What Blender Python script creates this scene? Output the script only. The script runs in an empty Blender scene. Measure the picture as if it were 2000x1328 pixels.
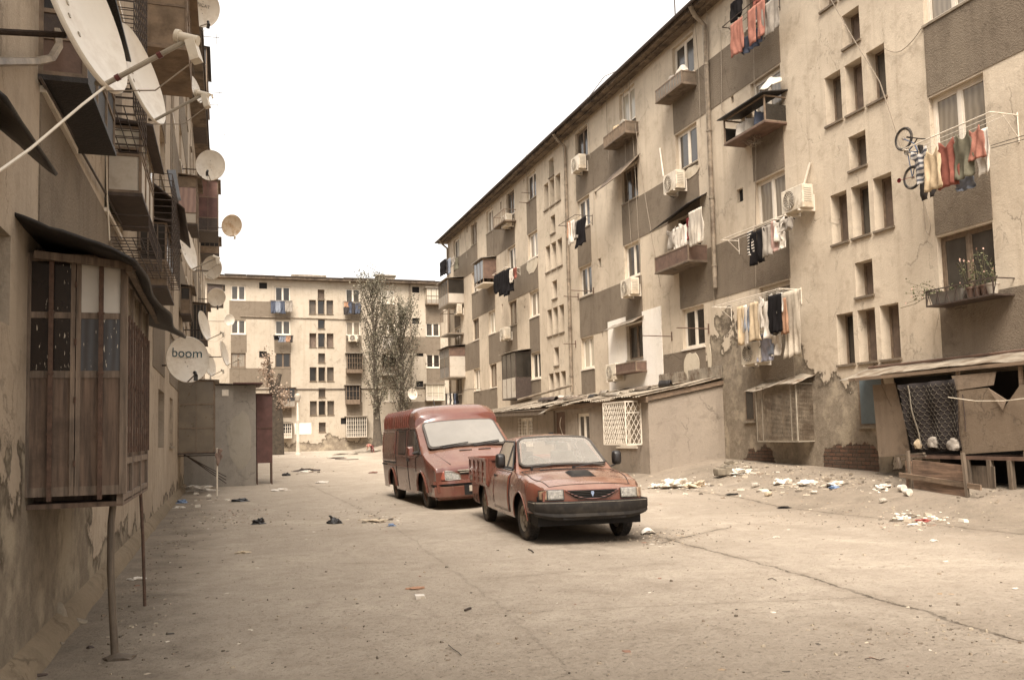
import bpy, bmesh, math, random
from mathutils import Vector, Matrix, noise
random.seed(7)
PI = math.pi
sc = bpy.context.scene
COL = sc.collection

# ---------------------------------------------------------------- camera model
F, CX, CY, H = 1700.0, 1000.0, 727.0, 1.45
YAW, PITCH, ROLL = math.radians(18.2218), math.atan(119/1700.0), math.atan(.024)
def cam_basis():
    f = Vector((math.sin(YAW)*math.cos(PITCH), math.cos(YAW)*math.cos(PITCH), math.sin(PITCH)))
    r = Vector((math.cos(YAW), -math.sin(YAW), 0)); u = r.cross(f)
    c, s = math.cos(ROLL), math.sin(ROLL)
    return f, c*r - s*u, s*r + c*u
CF, CR, CU = cam_basis()
def ray(px, py): return CF + CR*((px-CX)/F) - CU*((py-CY)/F)
def atX(px, py, X):
    d = ray(px, py); t = X/d.x; return Vector((X, d.y*t, d.z*t+H))
def atY(px, py, Y):
    d = ray(px, py); t = Y/d.y; return Vector((d.x*t, Y, d.z*t+H))
def sst(a, b, x):
    t = min(1, max(0, (x-a)/(b-a))); return t*t*(3-2*t)
def gh(x, y):
    z = .40*sst(9.3, 12.6, x) + .16*sst(14, 22, y)*sst(9, 12.6, x) + .42*sst(34, 68, y)
    z += .075*sst(4.2, 5.6, x)*sst(13.5, 15.5, y)*(1-sst(22, 26, y))
    z += .012*noise.noise(Vector((x*.5, y*.5, 3)))
    return z
def ground_at(px, py):
    z = 0.0
    for _ in range(25):
        d = ray(px, py); t = (z-H)/d.z; p = d*t; z = .5*z + .5*gh(p.x, p.y)
    return Vector((p.x, p.y, gh(p.x, p.y)))

cd = bpy.data.cameras.new('camera'); co = bpy.data.objects.new('camera', cd); COL.objects.link(co)
M3 = Matrix((CR, CU, -CF)).transposed()
co.matrix_world = Matrix.Translation((0, 0, H)) @ M3.to_4x4()
cd.sensor_width = 36; cd.lens = F/2000*36; cd.shift_y = (CY-664)/2000; cd.clip_start = .05; cd.clip_end = 3000
sc.camera = co

# ---------------------------------------------------------------- light
SUN_EL, SUN_AZ = math.radians(56), math.radians(205)      # azimuth clockwise from +Y: behind and to the left of the camera
w = bpy.data.worlds.new('World'); sc.world = w; w.use_nodes = True
nt = w.node_tree; bg = nt.nodes['Background']
sky = nt.nodes.new('ShaderNodeTexSky'); sky.sky_type = 'NISHITA'; sky.sun_disc = False
sky.sun_elevation = SUN_EL; sky.sun_rotation = SUN_AZ; sky.air_density = 1.0; sky.dust_density = 6.0; sky.ozone_density = .5
hs = nt.nodes.new('ShaderNodeHueSaturation'); hs.inputs['Saturation'].default_value = .10
tint = nt.nodes.new('ShaderNodeMix'); tint.data_type = 'RGBA'; tint.blend_type = 'MULTIPLY'; tint.inputs[0].default_value = 1
tint.inputs[7].default_value = (1.0, .965, .925, 1)
# overcast veil: evens the clear-sky gradient out
veil = nt.nodes.new('ShaderNodeMix'); veil.data_type = 'RGBA'; veil.inputs[0].default_value = .55; veil.inputs[7].default_value = (9, 9, 9, 1)
nt.links.new(sky.outputs[0], hs.inputs['Color']); nt.links.new(hs.outputs[0], veil.inputs[6])
nt.links.new(veil.outputs[2], tint.inputs[6]); nt.links.new(tint.outputs[2], bg.inputs[0])
bg.inputs[1].default_value = .092
sl = bpy.data.lights.new('sun', 'SUN'); sl.energy = 3.0; sl.angle = math.radians(32); sl.color = (1, .905, .80)
so = bpy.data.objects.new('sun', sl); COL.objects.link(so)
sd = Vector((math.sin(SUN_AZ)*math.cos(SUN_EL), math.cos(SUN_AZ)*math.cos(SUN_EL), math.sin(SUN_EL)))
so.rotation_euler = sd.to_track_quat('Z', 'Y').to_euler()
sc.view_settings.view_transform = 'Standard'; sc.view_settings.look = 'None'; sc.view_settings.exposure = 1.38
sc.cycles.max_bounces = 6; sc.cycles.diffuse_bounces = 3; sc.cycles.glossy_bounces = 3; sc.cycles.transparent_max_bounces = 12

# ---------------------------------------------------------------- node helper
class NT:
    def __init__(s, name):
        s.m = bpy.data.materials.new(name); s.m.use_nodes = True; s.t = s.m.node_tree; s.n = s.t.nodes; s.l = s.t.links
        s.b = s.n['Principled BSDF']
    def new(s, k, **kw):
        n = s.n.new(k)
        for a, v in kw.items(): setattr(n, a, v)
        return n
    def put(s, sock, v):
        if hasattr(v, 'is_output') or isinstance(v, bpy.types.NodeSocket): s.l.new(v, sock)
        else: sock.default_value = v
    def pos(s): return s.new('ShaderNodeNewGeometry').outputs['Position']
    def objc(s): return s.new('ShaderNodeTexCoord').outputs['Object']
    def xyz(s, v):
        n = s.new('ShaderNodeSeparateXYZ'); s.l.new(v, n.inputs[0]); return n.outputs
    def vec(s, x, y, z):
        n = s.new('ShaderNodeCombineXYZ')
        for i, a in enumerate((x, y, z)): s.put(n.inputs[i], a)
        return n.outputs[0]
    def scale(s, v, sx, sy, sz):
        n = s.new('ShaderNodeMapping'); s.l.new(v, n.inputs[0]); n.inputs['Scale'].default_value = (sx, sy, sz); return n.outputs[0]
    def noise(s, v, sc_, det=5, rough=.6, dist=0):
        n = s.new('ShaderNodeTexNoise'); s.l.new(v, n.inputs['Vector']); n.inputs['Scale'].default_value = sc_
        n.inputs['Detail'].default_value = det; n.inputs['Roughness'].default_value = rough; n.inputs['Distortion'].default_value = dist
        return n.outputs[0]
    def vor(s, v, sc_, feature='F1'):
        n = s.new('ShaderNodeTexVoronoi', feature=feature); s.l.new(v, n.inputs['Vector']); n.inputs['Scale'].default_value = sc_; return n.outputs[0]
    def math(s, op, a, b=0, c=0):
        n = s.new('ShaderNodeMath', operation=op); s.put(n.inputs[0], a); s.put(n.inputs[1], b)
        if op in ('MULTIPLY_ADD',): s.put(n.inputs[2], c)
        return n.outputs[0]
    def rng(s, v, a, b, lo=0, hi=1):
        n = s.new('ShaderNodeMapRange'); s.l.new(v, n.inputs[0])
        for i, q in enumerate((a, b, lo, hi)): n.inputs[i+1].default_value = q
        return n.outputs[0]
    def mix(s, f, a, b, blend='MIX'):
        n = s.new('ShaderNodeMix', data_type='RGBA', blend_type=blend); s.put(n.inputs[0], f)
        s.put(n.inputs[6], a if not isinstance(a, tuple) else a+(1,)); s.put(n.inputs[7], b if not isinstance(b, tuple) else b+(1,))
        return n.outputs[2]
    def bump(s, h, strength=.3, dist=.02, prev=None):
        n = s.new('ShaderNodeBump'); s.l.new(h, n.inputs['Height']); n.inputs['Strength'].default_value = strength; n.inputs['Distance'].default_value = dist
        if prev is not None: s.l.new(prev, n.inputs['Normal'])
        return n.outputs[0]
    def out(s, col, rough=.85, normal=None, spec=None, metal=0):
        s.put(s.b.inputs['Base Color'], col if not isinstance(col, tuple) else col+(1,)); s.put(s.b.inputs['Roughness'], rough)
        if normal is not None: s.l.new(normal, s.b.inputs['Normal'])
        if spec is not None: s.b.inputs['Specular IOR Level'].default_value = spec
        s.b.inputs['Metallic'].default_value = metal
        return s.m

def basic(name, c, rough=.8, var=.35, sc_=6, bump=.2, spec=None, metal=0, dirt=None, dirtsc=1.5):
    """plain weathered surface: mottled tone, optional dirt patches, fine relief"""
    t = NT(name); p = t.objc()
    n = t.noise(p, sc_, 6, .65)
    dark = tuple(x*(1-var) for x in c); lite = tuple(min(1, x*(1+var*.6)) for x in c)
    col = t.mix(t.rng(n, .3, .7), dark, lite)
    if dirt:
        col = t.mix(t.rng(t.noise(p, dirtsc, 7, .7), .48, .62), col, dirt)
    nn = t.bump(t.noise(p, sc_*8, 4), bump, .01) if bump else None
    return t.out(col, rough, nn, spec, metal)

def plaster(name, base, stain, patch, peel=False, brickn=None, coarse=.3):
    """old facade render: mottled paint, rain streaks, patches, fine grain; optional fallen plaster low on the wall with brick behind it"""
    t = NT(name); p = t.pos(); x, y, z = t.xyz(p)
    big = t.noise(p, .45, 7, .62, .4); mid = t.noise(p, 2.6, 8, .7, .3); fine = t.noise(p, 38, 4, .6)
    st = t.noise(t.scale(p, 2.2, 2.2, .16), 1.6, 7, .65)
    col = t.mix(t.rng(big, .34, .66), base, patch)
    col = t.mix(t.rng(st, .52, .74, 0, .50), col, stain)
    col = t.mix(t.rng(mid, .52, .70, 0, .62), col, stain)
    spot = t.math('MULTIPLY', t.rng(t.noise(p, 7, 5, .75), .64, .70), t.rng(big, .40, .60))
    col = t.mix(t.math('MULTIPLY', spot, .6), col, tuple(c*.35 for c in stain))
    # hairline cracks
    cr = t.vor(t.scale(t.vec(t.math('ADD', x, t.math('MULTIPLY', mid, .8)), t.math('ADD', y, t.math('MULTIPLY', mid, .8)), t.math('ADD', z, t.math('MULTIPLY', big, 1.4))), 1, 1, .45), 1.1, 'DISTANCE_TO_EDGE')
    crm = t.math('MULTIPLY', t.rng(cr, .004, .012, 1, 0), t.rng(t.noise(p, .9, 3), .46, .56))
    col = t.mix(t.math('MULTIPLY', crm, .38), col, tuple(c*.22 for c in stain))
    col = t.mix(t.rng(fine, .3, .75, .0, .35), col, tuple(c*.6 for c in base))
    h = t.math('ADD', t.math('MULTIPLY', fine, coarse), t.math('MULTIPLY', mid, 1.0))
    h = t.math('SUBTRACT', h, t.math('MULTIPLY', crm, .35))
    if peel:
        nz = t.noise(p, .9, 9, .62, .3)
        # peel grows towards the ground, strongest round PEEL
        reg = peel(t, x, y, z)
        pm_ = t.rng(t.math('ADD', reg, t.math('MULTIPLY', t.math('SUBTRACT', nz, .5), 1.6)), .48, .52)
        rough_ = t.noise(p, 5, 10, .78)
        pc = t.mix(t.rng(rough_, .3, .7), (.15, .12, .088), (.31, .255, .19))
        pc = t.mix(t.rng(t.noise(p, 1.8, 5), .5, .62), pc, (.36, .30, .22))
        col = t.mix(pm_, col, pc)
        edge = t.math('MULTIPLY', pm_, t.rng(t.math('ADD', reg, t.math('MULTIPLY', t.math('SUBTRACT', nz, .5), 1.6)), .52, .60, 1, 0))
        col = t.mix(t.math('MULTIPLY', edge, .7), col, (.05, .036, .024))
        h = t.math('ADD', h, t.math('MULTIPLY', pm_, t.math('SUBTRACT', t.math('MULTIPLY', rough_, 2.2), 3.2)))
        if brickn:
            bt = t.new('ShaderNodeTexBrick'); t.l.new(t.vec(t.math('ADD', x, y), z, 0), bt.inputs['Vector'])
            bt.inputs['Scale'].default_value = 1; bt.inputs['Brick Width'].default_value = .27; bt.inputs['Row Height'].default_value = .085
            bt.inputs['Mortar Size'].default_value = .012; bt.inputs['Color1'].default_value = (.16, .085, .055, 1); bt.inputs['Color2'].default_value = (.10, .058, .040, 1); bt.inputs['Mortar'].default_value = (.045, .036, .028, 1)
            br = brickn(t, x, y, z)
            bm_ = t.rng(t.math('ADD', br, t.math('MULTIPLY', t.math('SUBTRACT', nz, .5), 2.4)), .48, .54)
            bc = t.mix(t.rng(rough_, .40, .62, 0, .8), bt.outputs['Color'], (.10, .078, .058))
            col = t.mix(bm_, col, bc)
            h = t.math('ADD', h, t.math('MULTIPLY', bm_, t.math('MULTIPLY', bt.outputs['Fac'], -2.5)))
    return t.out(col, .93, t.bump(h, .55, .035), .15)

def zone(y0, y1, z0, z1, soft=1.2):
    """soft box mask in wall coordinates, as a function of (t, x, y, z)"""
    def f(t, x, y, z):
        a = t.math('MULTIPLY', t.rng(y, y0-soft, y0+soft), t.rng(y, y1-soft, y1+soft, 1, 0))
        return t.math('MULTIPLY', a, t.rng(z, z0, z1, 1, 0))
    return f
def zmax(*fs):
    def f(t, x, y, z):
        r = fs[0](t, x, y, z)
        for g in fs[1:]: r = t.math('MAXIMUM', r, g(t, x, y, z))
        return r
    return f

WALL, STAIN, PATCH = (.64, .54, .415), (.33, .26, .187), (.50, .415, .315)
M = {}
M['wall_r'] = plaster('right_wall_plaster', WALL, STAIN, PATCH,
    peel=zmax(zone(16.6, 22.0, 2.2, 6.0, 1.0), zone(2, 52, -.4, 2.2, .6), zone(14.4, 18.5, 1.4, 3.3, .5)),
    brickn=zmax(zone(14.9, 16.8, .8, 1.35, .2), zone(9.5, 11.5, .4, 1.5, .5), zone(18.2, 20.5, .2, 1.2, .5)))
M['wall_l'] = plaster('left_wall_plaster', (.46, .378, .288), (.20, .155, .112), (.35, .28, .208),
    peel=zmax(zone(4.0, 9.6, .2, 2.4, 1.0), zone(-4, 60, -.5, 1.0, .6)))
M['wall_f'] = plaster('far_wall_plaster', (.50, .43, .34), (.30, .245, .18), (.44, .37, .285), peel=zone(60, 80, .2, 2.6, 1))
M['band'] = plaster('dark_band_render', (.20, .158, .117), (.125, .097, .07), (.235, .19, .14), coarse=1.6)
M['white_patch'] = plaster('fresh_white_plaster', (.88, .82, .74), (.74, .66, .55), (.84, .77, .67))
M['pale_plaster'] = plaster('pale_mortar', (.60, .52, .40), (.42, .34, .24), (.52, .44, .33))
M['annex'] = plaster('annex_cement', (.29, .24, .19), (.18, .145, .11), (.35, .29, .225))
M['shed_wall'] = plaster('grey_shed_cement', (.27, .24, .205), (.17, .148, .12), (.32, .285, .24))

def frames(name, c, **k): return basic(name, c, .45, .15, 5, .05, **k)
M['white_frame'] = frames('white_window_frame', (.72, .64, .53))
M['wood_frame'] = basic('old_wooden_frame', (.19, .135, .09), .8, .4, 9)
M['concrete'] = basic('weathered_concrete', (.25, .205, .15), .9, .35, 5, .4)
M['sill'] = basic('stair_window_sill', (.17, .13, .09), .9, .35, 6, .4)
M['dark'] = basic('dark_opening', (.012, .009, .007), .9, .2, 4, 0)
def glass(name, c, rough=.07, streak=None):
    t = NT(name); p = t.objc()
    col = t.mix(t.rng(t.noise(p, 2.2, 4), .35, .65), tuple(v*.7 for v in c), c)
    if streak:  # curtain folds behind the pane
        x, y, z = t.xyz(t.pos())
        wv = t.math('SINE', t.math('MULTIPLY', t.math('ADD', t.math('ADD', x, y), t.math('MULTIPLY', t.noise(p, 1.2, 2), .25)), 46))
        col = t.mix(t.rng(wv, -1, 1, 0, .55), streak, tuple(v*.55 for v in streak))
    t.out(col, t.rng(t.noise(p, 6, 5), .3, .8, rough, rough+.16), None, .6); return t.m
M['glass_dark'] = glass('dark_window_glass', (.030, .025, .020))
M['glass_grey'] = glass('grey_window_glass', (.075, .065, .053))
M['glass_curtain'] = glass('curtained_glass', (.15, .125, .095), .1, (.27, .225, .17))
M['glass_pale'] = glass('pale_curtained_glass', (.3, .26, .2), .1, (.50, .44, .34))
M['glass_stair'] = basic('dusty_stair_pane', (.12, .095, .072), .35, .35, 3, .1)
M['board_brown'] = basic('brown_board', (.135, .080, .055), .7, .4, 5, .2)
M['board_red'] = basic('red_brown_board', (.17, .085, .062), .6, .4, 5, .2)
M['stair_board'] = basic('grey_brown_board', (.16, .115, .085), .75, .4, 4, .2)
M['metal_grey'] = basic('painted_grey_metal', (.30, .26, .21), .5, .3, 8, .1, metal=.2)
M['metal_dark'] = basic('rusty_dark_metal', (.055, .036, .026), .65, .5, 14, .3)
M['metal_white'] = basic('white_painted_metal', (.70, .62, .51), .45, .2, 8, .1)
M['rust'] = basic('rusted_iron', (.105, .058, .037), .75, .5, 18, .4)
M['pipe'] = basic('galvanised_downpipe', (.27, .215, .155), .55, .45, 6, .2, dirt=(.13, .095, .065), dirtsc=2.5)
M['roof'] = basic('roof_felt', (.060, .044, .032), .9, .45, 4, .5)
M['eave'] = basic('eave_boards', (.17, .125, .085), .85, .5, 3, .5, dirt=(.06, .042, .03), dirtsc=2)
M['tar'] = basic('black_tar_sheet', (.020, .015, .012), .6, .5, 5, .5)
M['tin'] = basic('pale_roofing_tin', (.34, .29, .225), .5, .4, 4, .3, metal=.25, dirt=(.15, .105, .07), dirtsc=3)
M['ac'] = basic('ac_casing', (.66, .58, .46), .45, .2, 3, .05, dirt=(.45, .37, .27), dirtsc=4)
M['black'] = basic('black_plastic', (.016, .013, .012), .45, .4, 8, .1)
M['cable'] = basic('cable_sheath', (.26, .21, .155), .6, .3, 8, 0)
M['cable_dark'] = basic('dark_cable', (.035, .027, .02), .6, .3, 8, 0)
M['dish'] = basic('satellite_dish_enamel', (.66, .59, .49), .38, .10, 2, .02, dirt=(.56, .48, .38), dirtsc=3.2)
M['dish_rust'] = basic('rust_stained_dish', (.62, .50, .36), .5, .12, 2, .02, dirt=(.42, .27, .15), dirtsc=3.5)
M['plastic_grey'] = basic('grey_plastic', (.33, .285, .22), .5, .3, 8, .1)
M['panel_white'] = basic('off_white_panel', (.50, .44, .36), .7, .2, 2, .1, dirt=(.38, .32, .25), dirtsc=2)
M['tape'] = basic('dark_red_tape', (.10, .022, .018), .5, .3, 20, .1)

def wood(name, c, var=.5, vert=True, gloss=.75):
    t = NT(name); p = t.pos()
    g = t.noise(t.scale(p, 14, 14, 1.1) if vert else t.scale(p, 1.1, 1.1, 16), 1.7, 7, .65)
    b = t.noise(p, 2.1, 6, .7)
    col = t.mix(t.rng(g, .32, .68), tuple(v*(1-var) for v in c), tuple(v*(1+var*.5) for v in c))
    col = t.mix(t.rng(b, .5, .68, 0, .8), col, tuple(v*.4 for v in c))
    return t.out(col, gloss, t.bump(g, .35, .012))
M['wood_bay'] = wood('weathered_brown_boards', (.15, .098, .066), .62)
M['wood_bay_frame'] = wood('scuffed_brown_timber', (.19, .138, .098), .62)
M['wood_crate'] = wood('splintered_plywood', (.235, .150, .10), .6, False)
M['wood_beam'] = wood('old_beam', (.21, .145, .095), .5, False)
M['wood_post'] = wood('grey_wooden_post', (.15, .112, .078), .5)

def mesh_objgrid(x): pass

# ---------------------------------------------------------------- mesh builder
ORI = {}
class MB:
    def __init__(s): s.v = []; s.f = []; s.mi = []; s.cur = 0
    def vs(s, *pts):
        i = len(s.v); s.v.extend([tuple(p) for p in pts]); return i
    def quad(s, a, b, c, d):
        i = s.vs(a, b, c, d); s.f.append((i, i+1, i+2, i+3)); s.mi.append(s.cur)
    def poly(s, pts):
        i = s.vs(*pts); s.f.append(tuple(range(i, i+len(pts)))); s.mi.append(s.cur)
    def box(s, x0, x1, y0, y1, z0, z1):
        if x0 > x1: x0, x1 = x1, x0
        if y0 > y1: y0, y1 = y1, y0
        if z0 > z1: z0, z1 = z1, z0
        i = s.vs((x0,y0,z0),(x1,y0,z0),(x1,y1,z0),(x0,y1,z0),(x0,y0,z1),(x1,y0,z1),(x1,y1,z1),(x0,y1,z1))
        for q in ((0,3,2,1),(4,5,6,7),(0,1,5,4),(1,2,6,5),(2,3,7,6),(3,0,4,7)):
            s.f.append(tuple(i+k for k in q)); s.mi.append(s.cur)
    def hexa(s, p):
        """8 points: bottom ring then top ring"""
        i = s.vs(*p)
        for q in ((0,3,2,1),(4,5,6,7),(0,1,5,4),(1,2,6,5),(2,3,7,6),(3,0,4,7)):
            s.f.append(tuple(i+k for k in q)); s.mi.append(s.cur)
    def slab(s, pts, off):
        """polygon pts extruded by vector off"""
        off = Vector(off); n = len(pts); a = [Vector(p) for p in pts]; b = [p+off for p in a]
        i = s.vs(*a, *b)
        s.f.append(tuple(i+k for k in range(n-1, -1, -1))); s.mi.append(s.cur)
        s.f.append(tuple(i+n+k for k in range(n))); s.mi.append(s.cur)
        for k in range(n):
            s.f.append((i+k, i+(k+1) % n, i+n+(k+1) % n, i+n+k)); s.mi.append(s.cur)
    def tube(s, pts, r, n=8, caps=True):
        pts = [Vector(p) for p in pts]; rs = r if isinstance(r, (list, tuple)) else [r]*len(pts)
        rings = []; ref = None
        for k, p in enumerate(pts):
            d = (pts[min(k+1, len(pts)-1)] - pts[max(k-1, 0)])
            if d.length < 1e-9: d = Vector((0, 0, 1))
            d.normalize()
            if ref is None: ref = d.orthogonal().normalized()
            else:
                ref = ref - d*ref.dot(d)
                ref = ref.normalized() if ref.length > 1e-6 else d.orthogonal().normalized()
            o = d.cross(ref)
            rings.append(s.vs(*[p + (ref*math.cos(2*PI*j/n) + o*math.sin(2*PI*j/n))*rs[k] for j in range(n)]))
        for k in range(len(rings)-1):
            a, b = rings[k], rings[k+1]
            for j in range(n):
                s.f.append((a+j, a+(j+1) % n, b+(j+1) % n, b+j)); s.mi.append(s.cur)
        if caps:
            s.f.append(tuple(rings[0]+j for j in range(n-1, -1, -1))); s.mi.append(s.cur)
            s.f.append(tuple(rings[-1]+j for j in range(n))); s.mi.append(s.cur)
    def bar(s, a, b, t=.02, t2=None):
        """square bar from a to b"""
        a, b = Vector(a), Vector(b); d = (b-a).normalized(); t2 = t2 or t
        up = Vector((0, 0, 1)) if abs(d.z) < .9 else Vector((0, 1, 0))
        u = d.cross(up).normalized()*t/2; v = d.cross(u).normalized()*t2/2
        s.hexa([a-u-v, a+u-v, a+u+v, a-u+v, b-u-v, b+u-v, b+u+v, b-u+v])
    def lathe(s, prof, c=(0, 0, 0), n=24, axis=2, close=False):
        rings = []
        c = Vector(c)
        for r, h in prof:
            pts = []
            for j in range(n):
                a = 2*PI*j/n; x, y = r*math.cos(a), r*math.sin(a)
                pts.append(c + (Vector((x, y, h)) if axis == 2 else Vector((h, x, y)) if axis == 0 else Vector((y, h, x))))
            rings.append(s.vs(*pts))
        for k in range(len(rings)-1):
            a, b = rings[k], rings[k+1]
            for j in range(n):
                s.f.append((a+j, a+(j+1) % n, b+(j+1) % n, b+j)); s.mi.append(s.cur)
        if close:
            s.f.append(tuple(rings[0]+j for j in range(n-1, -1, -1))); s.mi.append(s.cur)
            s.f.append(tuple(rings[-1]+j for j in range(n))); s.mi.append(s.cur)
    def grid(s, fn, nu, nv):
        i = len(s.v)
        for a in range(nu+1):
            for b in range(nv+1): s.v.append(tuple(fn(a/nu, b/nv)))
        for a in range(nu):
            for b in range(nv):
                q = i+a*(nv+1)+b; s.f.append((q, q+1, q+nv+2, q+nv+1)); s.mi.append(s.cur)
    def mesh(s, name, mats, off=Vector((0, 0, 0)), smooth=False, angle=40):
        me = bpy.data.meshes.new(name); me.from_pydata([(v[0]-off.x, v[1]-off.y, v[2]-off.z) for v in s.v], [], s.f)
        for m in (mats if isinstance(mats, (list, tuple)) else [mats]): me.materials.append(m)
        if isinstance(mats, (list, tuple)) and len(mats) > 1: me.polygons.foreach_set('material_index', s.mi)
        if smooth:
            me.polygons.foreach_set('use_smooth', [True]*len(me.polygons)); me.set_sharp_from_angle(angle=math.radians(angle))
        me.update(); return me
    def build(s, name, mats, parent=None, local=False, smooth=False, angle=40, solid=0, label=None, cat=None, group=None, kind=None):
        """ONE mesh object. World coordinates unless local; a part is stored relative to its thing's base."""
        mats = M[mats] if isinstance(mats, str) else [M[m] if isinstance(m, str) else m for m in mats] if isinstance(mats, (list, tuple)) else mats
        off = Vector((0, 0, 0))
        if parent is not None and not local: off = ORI[parent.name]
        elif parent is None and not local:
            xs, ys, zs = zip(*s.v); off = Vector(((min(xs)+max(xs))/2, (min(ys)+max(ys))/2, min(zs)))
        o = bpy.data.objects.new(name, s.mesh(name, mats, off, smooth, angle)); COL.objects.link(o)
        if parent is not None: o.parent = parent
        elif not local: o.location = off
        ORI[o.name] = off
        if solid:
            md = o.modifiers.new('thickness', 'SOLIDIFY'); md.thickness = solid
        return tag(o, label, cat, group, kind)

def tag(o, label=None, cat=None, group=None, kind=None):
    if label: o['label'] = label
    if cat: o['category'] = cat
    if group: o['group'] = group
    if kind: o['kind'] = kind
    return o
def thing(name, label, cat, loc=(0, 0, 0), rotz=0, group=None):
    o = bpy.data.objects.new(name, None); COL.objects.link(o); o.empty_display_size = .2
    o.location = loc; o.rotation_euler = (0, 0, rotz); ORI[o.name] = Vector(loc)
    return tag(o, label, cat, group)
def dup(root, loc, rot, label, group=None):
    r = root.copy(); COL.objects.link(r); r.location = loc; r.rotation_euler = rot; r['label'] = label
    if group: r['group'] = group
    for ch in list(root.children):
        c = ch.copy(); COL.objects.link(c); c.parent = r
        for g in ch.children:
            d = g.copy(); COL.objects.link(d); d.parent = c
    return r

# ---------------------------------------------------------------- ground
def ground_mat():
    t = NT('cracked_concrete_yard'); p = t.pos(); x, y, z = t.xyz(p)
    big = t.noise(p, .22, 7, .6, .5); mid = t.noise(p, 1.3, 8, .7, .3); fine = t.noise(p, 22, 6, .7); vf = t.noise(p, 110, 3, .6)
    col = t.mix(t.rng(big, .35, .65), (.435, .368, .294), (.375, .316, .25))
    col = t.mix(t.rng(mid, .46, .70, 0, .55), col, (.31, .255, .197))
    col = t.mix(t.rng(t.noise(p, .42, 7, .65), .56, .70, 0, .55), col, (.25, .203, .155))
    # dust lies pale in the middle of the yard, damp dirt along the wall foot on the right bank and by the left kerb
    # worn pour patches with their own tone, a darker strip in the foreground, a dark oval under the pickup
    col = t.mix(t.rng(t.noise(p, .75, 9, .72, .6), .50, .66, 0, .6), col, (.53, .455, .365))
    sm = t.noise(p, 4.5, 9, .78); col = t.mix(t.rng(sm, .48, .64, 0, .5), col, (.27, .22, .168)); col = t.mix(t.rng(t.noise(p, 11, 8, .8), .55, .68, 0, .5), col, (.55, .475, .38))
    pit = t.rng(t.noise(p, 24, 7, .85), .575, .64, 0, .8); col = t.mix(pit, col, (.10, .078, .056))
    front = t.rng(t.math('ADD', y, t.math('MULTIPLY', big, 4)), 6.6, 8.4, .35, 0); col = t.mix(front, col, (.16, .128, .095))
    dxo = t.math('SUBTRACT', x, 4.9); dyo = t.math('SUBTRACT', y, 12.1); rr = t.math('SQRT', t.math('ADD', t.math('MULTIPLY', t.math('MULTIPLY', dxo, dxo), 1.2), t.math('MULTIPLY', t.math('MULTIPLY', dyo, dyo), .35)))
    dark_oval = t.rng(t.math('ADD', rr, t.math('MULTIPLY', mid, 1.2)), 1.5, 2.0, .7, 0); col = t.mix(dark_oval, col, (.10, .078, .056))
    dirt = t.math('MAXIMUM', t.rng(t.math('ADD', x, t.math('MULTIPLY', big, 3.5)), 9.2, 12.2), t.rng(t.math('ADD', x, t.math('MULTIPLY', mid, 1.4)), -.1, .75, 1, 0))
    dc = t.mix(t.rng(mid, .35, .65), (.14, .112, .082), (.265, .215, .163))
    col = t.mix(t.math('MULTIPLY', dirt, .8), col, dc)
    col = t.mix(t.rng(fine, .52, .74, 0, .35), col, (.12, .09, .062))
    col = t.mix(t.rng(vf, .60, .75, 0, .5), col, (.09, .068, .048))
    peb = t.math('MULTIPLY', t.rng(t.vor(p, 9), .05, .09, 1, 0), t.rng(mid, .5, .6))
    col = t.mix(peb, col, (.42, .35, .26))
    crack = None
    wob = t.math('MULTIPLY', t.math('SUBTRACT', t.noise(p, 1.1, 9, .8), .5), .42)
    def seg(p0, p1, wd, k=1.0, end=True, st=1.0):
        nonlocal crack, col
        a, b = Vector(p0).xy, Vector(p1).xy; d = (b-a); L = d.length; d.normalize(); n = Vector((-d.y, d.x))
        dist = t.math('ABSOLUTE', t.math('ADD', t.math('ADD', t.math('MULTIPLY', x, n.x), t.math('MULTIPLY', y, n.y)), t.math('SUBTRACT', t.math('MULTIPLY', wob, k), n.dot(a))))
        m = t.rng(dist, wd*.4, wd, 1, 0)
        if end:
            along = t.math('SUBTRACT', t.math('ADD', t.math('MULTIPLY', x, d.x), t.math('MULTIPLY', y, d.y)), d.dot(a))
            m = t.math('MULTIPLY', m, t.math('MULTIPLY', t.rng(along, -.05, .05), t.rng(along, L-.05, L+.05, 1, 0)))
            halo = t.math('MULTIPLY', t.rng(dist, wd, wd+.16, .5, 0), t.math('MULTIPLY', t.rng(along, -.05, .05), t.rng(along, L-.05, L+.05, 1, 0)))
        if st < 1: m = t.math('MULTIPLY', m, st)
        col = t.mix(t.math('MULTIPLY', halo, t.rng(mid, .3, .6, 0, st)), col, (.18, .14, .10))
        crack = m if crack is None else t.math('MAXIMUM', crack, m)
    G = lambda px, py: atZ0(px, py)
    seg(G(600, 945), G(760, 1020), .020, .9, True, .28); seg(G(760, 1020), G(985, 1190), .014, .9, True, .15); seg(G(985, 1190), G(1130, 1328), .010, .9, True, .12)
    seg(G(1255, 1040), G(1560, 1120), .020, 1.1, True, .75); seg(G(1560, 1120), G(2010, 1255), .020, 1.1, True, .85)
    seg(G(660, 1100), G(820, 1098), .012, .3, True, .4); seg(G(930, 1132), G(1300, 1100), .010, .3, True, .35); seg(G(900, 1200), G(1690, 1165), .010, .3, True, .35)
    seg(G(1300, 960), G(1640, 1005), .03, 1, True, .6); seg(G(1640, 1005), G(2000, 1045), .03, 1, True, .5); seg(G(1290, 1060), G(1420, 1030), .02)
    col = t.mix(t.math('MULTIPLY', crack, t.rng(t.noise(p, 4.1, 5), .40, .58, .12, .85)), col, (.06, .046, .033))
    h = t.math('ADD', t.math('MULTIPLY', fine, .7), t.math('ADD', t.math('MULTIPLY', mid, 1.2), t.math('MULTIPLY', vf, .25)))
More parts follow.
